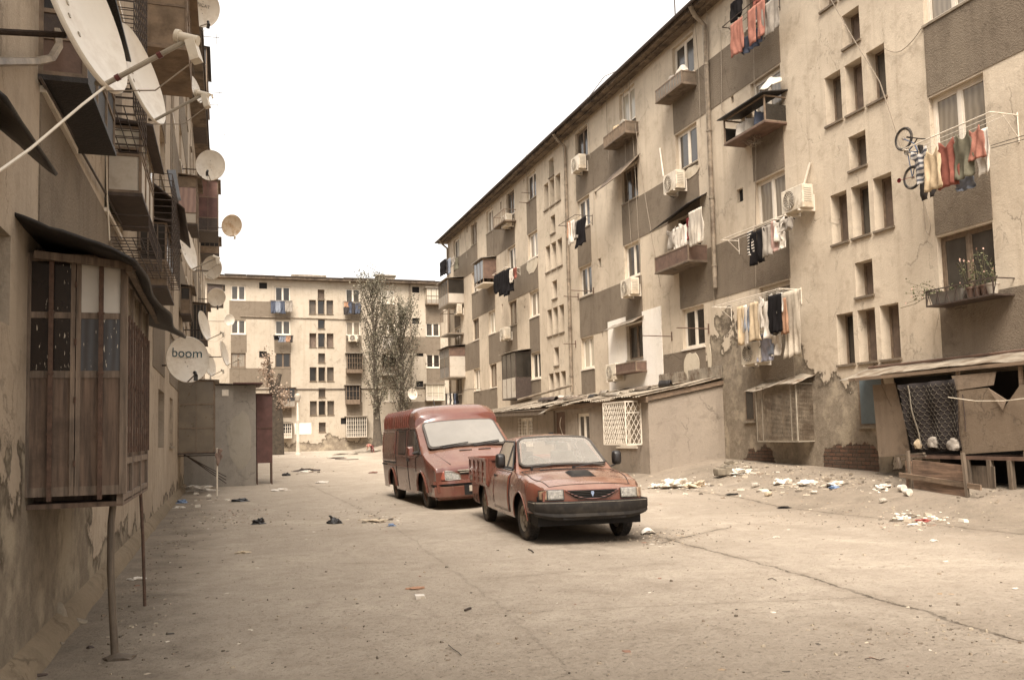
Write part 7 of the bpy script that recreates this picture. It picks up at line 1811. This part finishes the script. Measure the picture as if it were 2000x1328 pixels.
# ---------------------------------------------------------------- poplars
def poplar(label, px, py_base, py_top, wpx, seed, Y=None, lean=0, n=9000):
    rn = random.Random(seed); g_ = ground_at(px, py_base) if Y is None else Vector((atY(px, py_base, Y).x, Y, gh(atY(px, py_base, Y).x, Y)))
    top = atY(px+lean, py_top, g_.y); Hh = top.z-g_.z; Wd = wpx*g_.y/F/2
    T = thing('poplar_tree', label, 'tree', g_, group='poplars in front of the far block')
    trunk = [g_+Vector((lean*g_.y/F*(q**1.3), .1*math.sin(q*6), Hh*q)) for q in (0, .04, .1, .2, .35, .5, .65, .8, .95)]
    t_ = MB(); t_.tube([trunk[0]-Vector((0, 0, .2))]+trunk[1:], [.50, .36, .30, .25, .19, .14, .10, .06, .02], 12)
    l_ = MB()
    def axis_at(q):
        i = min(7, int(q*8)); return trunk[i].lerp(trunk[i+1], q*8-i) if False else g_+Vector((lean*g_.y/F*(q**1.3), 0, Hh*q))
    limbs = []
    for k in range(64):
        q = .16+.80*(k/64)**.9; a = rn.random()*2*PI; L = Wd*rn.uniform(.7, 1.25)*(math.sin(PI*min(1, (q-.10)/.95))**.45*.9+.18)*(1.0 if q < .75 else (1-(q-.75)*2.6))
        b0 = axis_at(q); b1 = b0+Vector((math.cos(a)*L*.55, math.sin(a)*L*.55, L*1.1)); b2 = b0+Vector((math.cos(a)*L, math.sin(a)*L, L*2.3))
        t_.tube([b0, b1, b2], [.045, .03, .008], 4); limbs.append((b0, b1, b2, L))
    t_.build('trunk', 'bark', T, smooth=True, angle=60)
    for k in range(n):
        b0, b1, b2, L = rn.choice(limbs); q = rn.random()**.75; c = b0.lerp(b1, q*2) if q < .5 else b1.lerp(b2, q*2-1)
        c = c+Vector((rn.gauss(0, .17), rn.gauss(0, .17), rn.gauss(0, .26)))
        leaf(l_, c, rn.uniform(.09, .18), rn)
    l_.build('crown', 'leaf_pop', T)
poplar('taller dark poplar with a thick leaning trunk, in front of the far block', 738, 868, 549, 74, 5, Y=66.5, lean=-9, n=4600)
poplar('shorter poplar right of the tall one, behind the van roof', 788, 870, 612, 84, 9, Y=67.5, lean=-2, n=5000)
# bare trunk wrapped in dry vine
g_ = ground_at(541, 888); T = thing('ivy_covered_trunk', 'dead lopped tree wrapped in dry reddish vine, behind the red cabinet', 'tree', g_)
rn = random.Random(3); t_ = MB(); Yv = g_.y; P_ = lambda a, b, o=0: Vector(atY(a, b, Yv))+Vector((0, o, 0))
t_.tube([P_(541, 892), P_(541, 830), P_(538, 780), P_(534, 760)], [.50, .45, .40, .30], 10); t_.tube([P_(536, 775), P_(528, 740), P_(525, 715), P_(523, 690)], [.22, .17, .14, .11], 8); t_.tube([P_(536, 775), P_(541, 755), P_(545, 738), P_(547, 730)], [.20, .16, .15, .13], 8)
t_.build('trunk', 'bark', T, smooth=True)
l_ = MB()
for k in range(1100):
    a, b = rn.choice([(523, 700), (520, 725), (527, 750), (535, 765), (548, 772), (558, 770), (528, 735), (516, 712), (540, 790), (552, 785)]); leaf(l_, P_(a+rn.gauss(0, 6), b+rn.gauss(0, 9), rn.gauss(0, .5)), rn.uniform(.10, .2), rn)
l_.build('vine_leaves', 'leaf_dry', T)
# ---------------------------------------------------------------- child bending down
pg = ground_at(726, 884); s_ = 15*pg.y/F/.72
CH = bpy.data.meshes.new('person'); 
J = {'pel': (0, 0, .50), 'chest': (-.20, 0, .62), 'neck': (-.30, 0, .60), 'head': (-.38, 0, .54), 'headt': (-.43, 0, .47), 'hipl': (.02, .07, .47), 'knl': (-.02, .09, .26), 'anl': (.03, .10, .04), 'tol': (-.07, .11, .02), 'hipr': (.02, -.07, .47), 'knr': (.10, -.10, .27), 'anr': (.16, -.11, .04), 'tor': (.07, -.12, .02),
     'shl': (-.25, .11, .62), 'ell': (-.28, .14, .43), 'wrl': (-.33, .12, .28), 'hal': (-.35, .12, .23), 'shr': (-.25, -.11, .62), 'elr': (-.27, -.14, .43), 'wrr': (-.32, -.12, .28), 'har': (-.34, -.12, .23)}
E_ = [('pel', 'chest'), ('chest', 'neck'), ('neck', 'head'), ('head', 'headt'), ('pel', 'hipl'), ('hipl', 'knl'), ('knl', 'anl'), ('anl', 'tol'), ('pel', 'hipr'), ('hipr', 'knr'), ('knr', 'anr'), ('anr', 'tor'), ('chest', 'shl'), ('shl', 'ell'), ('ell', 'wrl'), ('wrl', 'hal'), ('chest', 'shr'), ('shr', 'elr'), ('elr', 'wrr'), ('wrr', 'har')]
RR = dict(pel=.095, chest=.095, neck=.035, head=.075, headt=.06, hipl=.065, knl=.045, anl=.028, tol=.022, hipr=.065, knr=.045, anr=.028, tor=.022, shl=.04, ell=.027, wrl=.018, hal=.02, shr=.04, elr=.027, wrr=.018, har=.02)
def skinned(name, J, E, R, mat, loc, k=1.0, parent=None):
    nm = list(J); me = bpy.data.meshes.new(name); me.from_pydata([tuple(Vector(J[n])*k) for n in nm], [(nm.index(a), nm.index(b)) for a, b in E], [])
    o = bpy.data.objects.new(name, me); COL.objects.link(o); me.materials.append(M[mat])
    md = o.modifiers.new('skin', 'SKIN'); md.use_smooth_shade = True
    for i, n in enumerate(nm): me.skin_vertices[0].data[i].radius = (R[n]*k, R[n]*k)
    me.skin_vertices[0].data[0].use_root = True
    sb_ = o.modifiers.new('sub', 'SUBSURF'); sb_.levels = 2; sb_.render_levels = 2
    if parent is None: o.location = loc
    else: o.parent = parent
    ORI[o.name] = Vector(loc); return o
M['skin'] = basic('skin', (.30, .17, .12), .6, .1, 8, 0); M['hair'] = basic('dark_hair', (.05, .03, .022), .8, .3, 20, .2); M['trouser'] = basic('dark_red_trousers', (.16, .05, .045), .9, .3, 8, .2); M['pink_top'] = basic('pink_jumper', (.50, .19, .15), .9, .25, 8, .2)
for sd, an in (('l', .12), ('r', -.12)):
    wr = J['ha'+sd]
    for f in range(5):
        J[f'f{sd}{f}'] = (wr[0]-.004+(.0 if f else .02), wr[1]+(f-2)*.010, wr[2]-(.045 if f else .02)-.006*(2-abs(f-2))); E_.append(('ha'+sd, f'f{sd}{f}')); RR[f'f{sd}{f}'] = .006
PE = skinned('person', J, E_, RR, 'skin', pg, s_*1.25); tag(PE, 'small child in pink top and dark red trousers bending over the heap by the poplar', 'person')
sub = lambda ks: {k: J[k] for k in ks}
sc_ = s_*1.25
E2 = [('pel', 'chest'), ('chest', 'shl'), ('shl', 'ell'), ('chest', 'shr'), ('shr', 'elr')]; ks = ['pel', 'chest', 'shl', 'ell', 'shr', 'elr']; skinned('jumper', sub(ks), E2, {k: RR[k]*1.18+.006 for k in ks}, 'pink_top', pg, sc_, PE)
E2 = [('pel', 'hipl'), ('hipl', 'knl'), ('knl', 'anl'), ('pel', 'hipr'), ('hipr', 'knr'), ('knr', 'anr')]; ks = ['pel', 'hipl', 'knl', 'anl', 'hipr', 'knr', 'anr']; skinned('trousers', sub(ks), E2, {k: RR[k]*1.15+.006 for k in ks}, 'trouser', pg, sc_, PE)
ks = ['head', 'headt']; hj = {'head': (-.365, 0, .565), 'headt': (-.43, 0, .50)}; skinned('hair', hj, [('head', 'headt')], {'head': .078, 'headt': .062}, 'hair', pg, sc_, PE)
# face: it looks at the ground
t_ = MB()
for y in (-.025, .025): t_.lathe([(.010, -.003), (.010, .003), (.001, .005)], (-.445*sc_, y*sc_, .435*sc_), 8, axis=0)
t_.hexa([Vector((x, y, z))*sc_ for z in (.405, .43) for x, y in ((-.44, -.008), (-.46, -.008), (-.46, .008), (-.44, .008))]); t_.build('face', 'skin', PE, local=True)

# ---------------------------------------------------------------- rubbish
M['bag_white'] = basic('white_plastic_bag', (.66, .60, .52), .45, .25, 7, .4, dirt=(.40, .33, .25), dirtsc=6); M['bag_black'] = basic('black_plastic_bag', (.012, .010, .009), .35, .4, 8, .5)
M['clear'] = basic('scuffed_clear_plastic', (.46, .41, .34), .15, .3, 20, .3, spec=.8); M['mound'] = basic('grey_heap', (.24, .205, .16), .95, .35, 3, .6); M['red_rag'] = basic('red_rag', (.27, .07, .055), .9, .4, 9, .3); M['carton'] = basic('bleached_carton', (.48, .39, .28), .85, .3, 5, .2); M['block'] = basic('grey_concrete_block', (.20, .165, .12), .95, .4, 6, .6)
M['blue_bag'] = basic('blue_plastic', (.16, .22, .33), .4, .3, 9, .3)
def crumple(name, label, px, py, wpx, hpx, mat, seed=0, cat=None, rough=.5, group=None, knot=False, depth=.8):
    p = ground_at(px, py); k = p.y/F; w_, h_ = wpx*k/2, hpx*k*.62; rough = rough*1.35
    bmx = bmesh.new(); bmesh.ops.create_icosphere(bmx, subdivisions=4, radius=1); m_ = MB(); sd = seed*3.7+px*.1
    for v in bmx.verts:
        c = v.co; d = 1+rough*noise.noise(c*1.7+Vector((sd, 0, 0)))+rough*.45*abs(noise.noise(c*4+Vector((0, sd, 0))))-rough*.35*abs(noise.noise(c*7+Vector((0, 0, sd))))
        z = c.z*h_*d; z = z if z > 0 else z*.15
        m_.v.append((p.x+c.x*w_*d, p.y+c.y*w_*depth*d, p.z+z+.004))
    for f in bmx.faces: m_.f.append(tuple(v.index for v in f.verts)); m_.mi.append(0)
    bmx.free()
    if knot: m_.tube([(p.x-w_*.3, p.y, p.z+h_*.85), (p.x-w_*.55, p.y, p.z+h_*1.35), (p.x-w_*.8, p.y, p.z+h_*1.45)], [.03, .02, .006], 6)
    return m_.build(name, mat, None, smooth=True, angle=28, label=label, cat=cat or name.replace('_', ' '), group=group)
for a in [('plastic_bag', 'knotted black rubbish bag alone in the middle of the yard', 653, 1022, 27, 17, 'bag_black', 1, 'bag', .3, None, True), ('plastic_bag', 'smaller torn black bag left of the knotted one', 505, 1023, 21, 14, 'bag_black', 2, 'bag', .6), ('plastic_bag', 'flat black bag lying past the thin white pole', 469, 979, 30, 8, 'bag_black', 3, 'bag', .4),
          ('plastic_bag', 'black bag heaped before the far rubbish, near the cabinet legs', 559, 929, 14, 9, 'bag_black', 4, 'bag', .4), ('plastic_bag', 'dirty white plastic sheet under the dusty glass box', 388, 958, 52, 14, 'bag_white', 5, 'plastic', .6), ('plastic_bag', 'small blue bag at the foot of the near wall', 355, 982, 17, 9, 'blue_bag', 6, 'bag'),
          ('plastic_bag', 'white scraps in front of the small blue bag', 350, 992, 18, 4, 'bag_white', 7, 'plastic'), ('plastic_bag', 'largest white bag on the rubbish heap beside the pickup', 1322, 950, 62, 24, 'bag_white', 8, 'bag', .7), ('plastic_bag', 'white bag spilling left of the largest one', 1285, 952, 34, 12, 'bag_white', 9, 'bag', .8), ('plastic_bag', 'pale brown bag right of the largest white one', 1362, 951, 34, 15, 'carton', 10, 'bag', .8),
          ('plastic_bag', 'white bag on the rubbish against the wall corner by the concrete block', 1446, 924, 44, 16, 'bag_white', 11, 'bag', .8), ('plastic_bag', 'grey white bag under the wire window cage', 1528, 944, 34, 16, 'bag_white', 12, 'bag', .6), ('plastic_bag', 'smooth full white bag below the brick patch', 1577, 946, 44, 17, 'bag_white', 13, 'bag', .3), ('plastic_bag', 'torn white bag with a blue corner in front of the brick patch', 1635, 948, 40, 14, 'bag_white', 14, 'bag', .8),
          ('plastic_bag', 'blue plastic under the torn white bag', 1628, 953, 22, 7, 'blue_bag', 15, 'plastic'), ('plastic_bag', 'white paper heap just left of the plywood crate', 1725, 953, 36, 13, 'bag_white', 16, 'paper', .7), ('rag', 'red rag in the litter patch on the right', 1803, 1018, 30, 7, 'red_rag', 17, 'rag', .7), ('plastic_bag', 'cream rags left of the red rag', 1762, 1014, 34, 9, 'bag_white', 18, 'rags', .8),
          ('plastic_bag', 'pale crumpled bag in front of the red rag', 1785, 1026, 24, 7, 'bag_white', 19, 'bag', .8), ('plastic_bag', 'grey white scrap right of the red rag', 1832, 1017, 18, 8, 'bag_white', 20, 'plastic', .8), ('plastic_bag', 'dark flattened shoe like scrap on the right of the yard', 1532, 992, 30, 6, 'bag_black', 21, 'scrap'), ('plastic_bag', 'black flat scrap near the concrete block', 1432, 966, 28, 4, 'bag_black', 22, 'scrap'),
          ('plastic_bag', 'white sheet of litter near the far lamp', 628, 943, 24, 5, 'bag_white', 23, 'paper'), ('plastic_bag', 'white plastic in the far rubbish patch', 598, 922, 22, 5, 'bag_white', 24, 'plastic'), ('rag', 'brown rag on the ground behind the van', 727, 924, 16, 5, 'board_red', 25, 'rag'), ('plastic_bag', 'white flat bag between the cabinet and the yard middle', 548, 958, 30, 6, 'bag_white', 26, 'bag'),
          ('rag', 'small flattened orange wrapper in the near yard', 812, 1149, 34, 3, 'orange_cloth', 27, 'wrapper'), ('plastic_bag', 'crumpled white and blue packet left of the van wheel', 764, 1027, 15, 6, 'blue_bag', 28, 'packet'), ('plastic_bag', 'brown paper litter trail left of the van', 733, 1018, 44, 5, 'carton', 29, 'paper', .9), ('rag', 'small brown and white scrap in the left yard', 474, 1080, 20, 6, 'carton', 30, 'scrap', .8),
          ('plastic_bag', 'pale scrap beside the thin rusty pole', 268, 1131, 26, 5, 'bag_white', 31, 'scrap'), ('plastic_bag', 'white scrap of paper on the right of the yard', 1516, 1050, 16, 4, 'bag_white', 32, 'paper'), ('plastic_bag', 'cream scrap in the right yard beyond the crack', 1824, 1057, 18, 6, 'bag_white', 33, 'paper'), ('plastic_bag', 'small white card near the right edge', 1983, 1150, 16, 4, 'bag_white', 34, 'paper')]:
    crumple(*a)
def mound(name, label, x0, x1, py, hpx, mat, seed, cat): return crumple(name, label, (x0+x1)/2, py, x1-x0, hpx, mat, seed, cat, .5, None, False, .5)
mound('debris_heap', 'pale grey heap of debris where the child bends', 697, 742, 884, 9, 'mound', 41, 'heap'); mound('debris_heap', 'low dark grey mound left of the debris heap', 655, 694, 888, 5, 'mound', 42, 'heap'); mound('debris_heap', 'thin flattened heap in front of the grey mounds', 645, 672, 895, 3, 'metal_dark', 43, 'heap')
mound('debris_heap', 'white rubbish line at the foot of the far block', 616, 640, 880, 6, 'bag_white', 44, 'heap'); mound('debris_heap', 'dark and white rubbish patch in the middle distance', 580, 624, 920, 7, 'metal_dark', 45, 'heap'); mound('debris_heap', 'dark rubble at the corner of the annex and the wall', 1408, 1450, 908, 16, 'block', 46, 'heap')
for lb_, px, py, w_, h_, sd in (('long concrete block lying by the annex corner', 1420, 928, 44, 20, 1),):
    p = ground_at(px, py); k = p.y/F; t_ = MB()
    for dx, ww in ((-.42, .5), (.12, .62)):
        t_.hexa([Vector((p.x+dx*w_*k+sx*w_*k*ww/2+.01*math.sin(sx*3+sz), p.y+sy*.12+.05*dx, p.z+sz*h_*k*(.8 if dx < 0 else 1))) for sz in (0, 1) for sx, sy in ((-1, -1), (1, -1), (1, 1), (-1, 1))])
    o = t_.build('concrete_block', 'block', None, label=lb_, cat='concrete block'); bv = o.modifiers.new('bevel', 'BEVEL'); bv.width = .025; bv.segments = 2
def bottle(label, px, py, wpx, ang, mat='clear'):
    p = ground_at(px, py); L = wpx*p.y/F; r = L*.22; d = Vector((math.cos(ang), math.sin(ang), 0)); t_ = MB(); c = p+Vector((0, 0, r))-d*L/2
    t_.tube([c+d*L*q for q in (0, .02, .3, .34, .38, .62, .78, .88, .96, 1)], [r*.8, r, r, r*.92, r, r, r*.8, r*.32, r*.28, r*.28], 14); o = t_.build('plastic_bottle', mat, None, smooth=True, angle=40, label=label, cat='bottle')
    return o
bottle('big clear plastic jug on the right bank', 1476, 951, 24, .3); bottle('crushed clear bottle lying in front of the smooth white bag', 1589, 964, 18, 2.2); bottle('clear bottle with a red cap in the right yard', 1726, 981, 24, .2); bottle('small plastic bottle in the heap beside the pickup', 1385, 948, 12, 1.0); bottle('tube shaped litter on the right bank', 1502, 968, 24, .4, 'carton')
for i, (px, py) in enumerate(((1762, 960), (1773, 968))):
    p = ground_at(px, py); r = 9*p.y/F; t_ = MB(); t_.tube([p+Vector((0, .06, r)), p+Vector((-.01, -.06, r))], [r*.8, r], 14); t_.build('plastic_tub', 'bag_white', None, smooth=True, angle=40, label=['larger white tub leaning on the plywood crate', 'small white tub lying before the plywood crate'][i], cat='tub')
p = ground_at(1263, 1043); t_ = MB(); t_.grid(lambda a, b: (p.x-.10+.22*a+.05*b, p.y-.06+.16*b, p.z+.012+.07*math.sin(PI*a)*(.6+.4*b)), 8, 6); t_.build('sheet_of_paper', 'bag_white', None, smooth=True, solid=.004, label='folded white paper by the pickup front wheel', cat='paper')
p = ground_at(821, 1168); t_ = MB(); t_.hexa([(p.x-.045, p.y-.03, p.z), (p.x+.045, p.y-.035, p.z), (p.x+.05, p.y+.03, p.z), (p.x-.04, p.y+.03, p.z), (p.x-.05, p.y-.03, p.z+.03), (p.x+.03, p.y-.035, p.z+.026), (p.x+.04, p.y+.03, p.z+.03), (p.x-.045, p.y+.03, p.z+.036)]); t_.build('cigarette_packet', 'bag_white', None, label='small crushed white packet in the near yard', cat='packet')
def twig(label, pts, r=.008, mat='metal_dark', nm='twig'):
    q = [ground_at(*p)+Vector((0, 0, .012)) for p in pts]; t_ = MB(); t_.tube(q, r, 5); t_.build(nm, mat, None, smooth=True, label=label, cat='twig')
twig('thin curved twig in the near foreground', [(876, 1262), (885, 1270), (896, 1277), (901, 1283)], .003); twig('short bent twig left of the pickup', [(1032, 1074), (1038, 1076), (1042, 1080)], .008); twig('little dark twig below the crushed packet', [(908, 1194), (915, 1191), (920, 1190)], .01)
twig('curly twig at the bottom middle of the yard', [(1690, 1290), (1702, 1288), (1718, 1292), (1728, 1289)], .003); twig('dark twig by the long crack', [(1500, 1133), (1508, 1131), (1516, 1135)], .004); twig('bare branch lying near the far mounds', [(655, 897), (680, 898), (700, 897)], .03)
# loose litter and gravel: nobody could count it
def scatter(name, mat, n, spots, size, seed, flat=.25, lab=None):
    rn = random.Random(seed); t_ = MB()
    for k in range(n):
        sp_ = rn.choices(spots, [s[4] for s in spots])[0]; px, py = sp_[0]+rn.gauss(0, sp_[2]), sp_[1]+rn.gauss(0, sp_[3])
        if sp_[2] > 400: px, py = rn.uniform(250, 2000), 900+420*rn.random()**1.3
        if py < 890: continue
        p = ground_at(px, py)
        if p.x < -1.0 or p.x > 12.7 or p.y > 66 or (p.x > 10.5 and 20.7 < p.y < 35.5): continue
        s_ = size*min(2.2, rn.lognormvariate(0, .5))*(.75+.02*p.y); a = rn.random()*PI; u = Vector((math.cos(a), math.sin(a), 0))*s_; v = Vector((-math.sin(a), math.cos(a), 0))*s_*rn.uniform(.3, .8); h = Vector((0, 0, s_*flat*rn.uniform(.4, 1.6)))
        q = [p-u-v, p+u-v*rn.uniform(.2, 1), p+u*rn.uniform(.4, 1)+v, p-u*rn.uniform(.5, 1)+v]; t_.hexa([*q, *[x*.8+p*.2+h*rn.uniform(.4, 1.3) for x in q]])
    o = t_.build(name, mat, None); tag(o, lab, None, None, 'stuff')
    return o
def chips(name, ramp):
    t = NT(name); r_ = t.new('ShaderNodeNewGeometry').outputs['Random Per Island']; cr = t.new('ShaderNodeValToRGB'); cr.color_ramp.interpolation = 'CONSTANT'; t.l.new(r_, cr.inputs[0]); el = cr.color_ramp.elements
    el[0].color = ramp[0]+(1,); el[1].position = 1/len(ramp); el[1].color = ramp[1]+(1,)
    for i, c in enumerate(ramp[2:]): e = el.new((i+2)/len(ramp)); e.color = c+(1,)
    return t.out(cr.outputs[0], .85)
M['paper'] = chips('paper_scraps', [(.46, .40, .32), (.34, .28, .21), (.58, .52, .43), (.20, .155, .11), (.40, .33, .25), (.09, .07, .05)])
M['chips'] = chips('mixed_litter', [(.55, .46, .34), (.05, .04, .03), (.30, .22, .14), (.40, .33, .25), (.10, .075, .05), (.62, .55, .45), (.22, .12, .08), (.07, .055, .04)])
M['gravel'] = chips('gravel', [(.20, .155, .11), (.10, .078, .055), (.28, .225, .165), (.14, .11, .08), (.36, .30, .22)])
scatter('litter', 'chips', 1000, [(1100, 1100, 900, 90, 2.2), (1330, 950, 45, 8, 1.3), (1600, 950, 60, 9, 1.2), (1790, 1015, 45, 9, 1.2), (740, 1018, 28, 6, .7), (600, 918, 30, 4, .8), (450, 1010, 60, 10, 1.0), (1280, 1045, 30, 8, .6), (560, 885, 60, 3, .8), (1450, 925, 40, 6, .8), (1700, 1000, 80, 14, .8), (650, 888, 60, 4, 1)], .016, 2)
scatter('gravel', 'gravel', 3000, [(1100, 1100, 900, 90, 2.2), (1290, 1050, 60, 9, .8), (1650, 1010, 160, 16, 1.2), (430, 1010, 90, 12, 1), (1500, 930, 120, 12, 1), (320, 1040, 50, 40, .9), (230, 1180, 60, 60, .8), (700, 1000, 40, 12, .4), (1800, 1240, 120, 14, .4)], .009, 6, .6)
# clods of fallen plaster on the bank under the wall
scatter('fallen_plaster', 'gravel', 330, [(1520, 918, 60, 8, 1), (1640, 935, 60, 6, 1), (1420, 912, 20, 5, .5), (1950, 965, 60, 8, .6)], .020, 16, .6)
scatter('paper_scraps', 'paper', 420, [(1325, 948, 34, 7, 1.6), (1600, 944, 52, 6, 1.6), (1790, 1014, 34, 6, 1.1), (1450, 922, 26, 6, .7), (1720, 952, 22, 5, .5), (1500, 958, 50, 7, .7), (600, 918, 24, 3, .5), (665, 884, 50, 3, .8), (742, 1018, 22, 4, .3), (400, 975, 30, 7, .4)], .034, 18, .4)
bpy.context.view_layer.update()
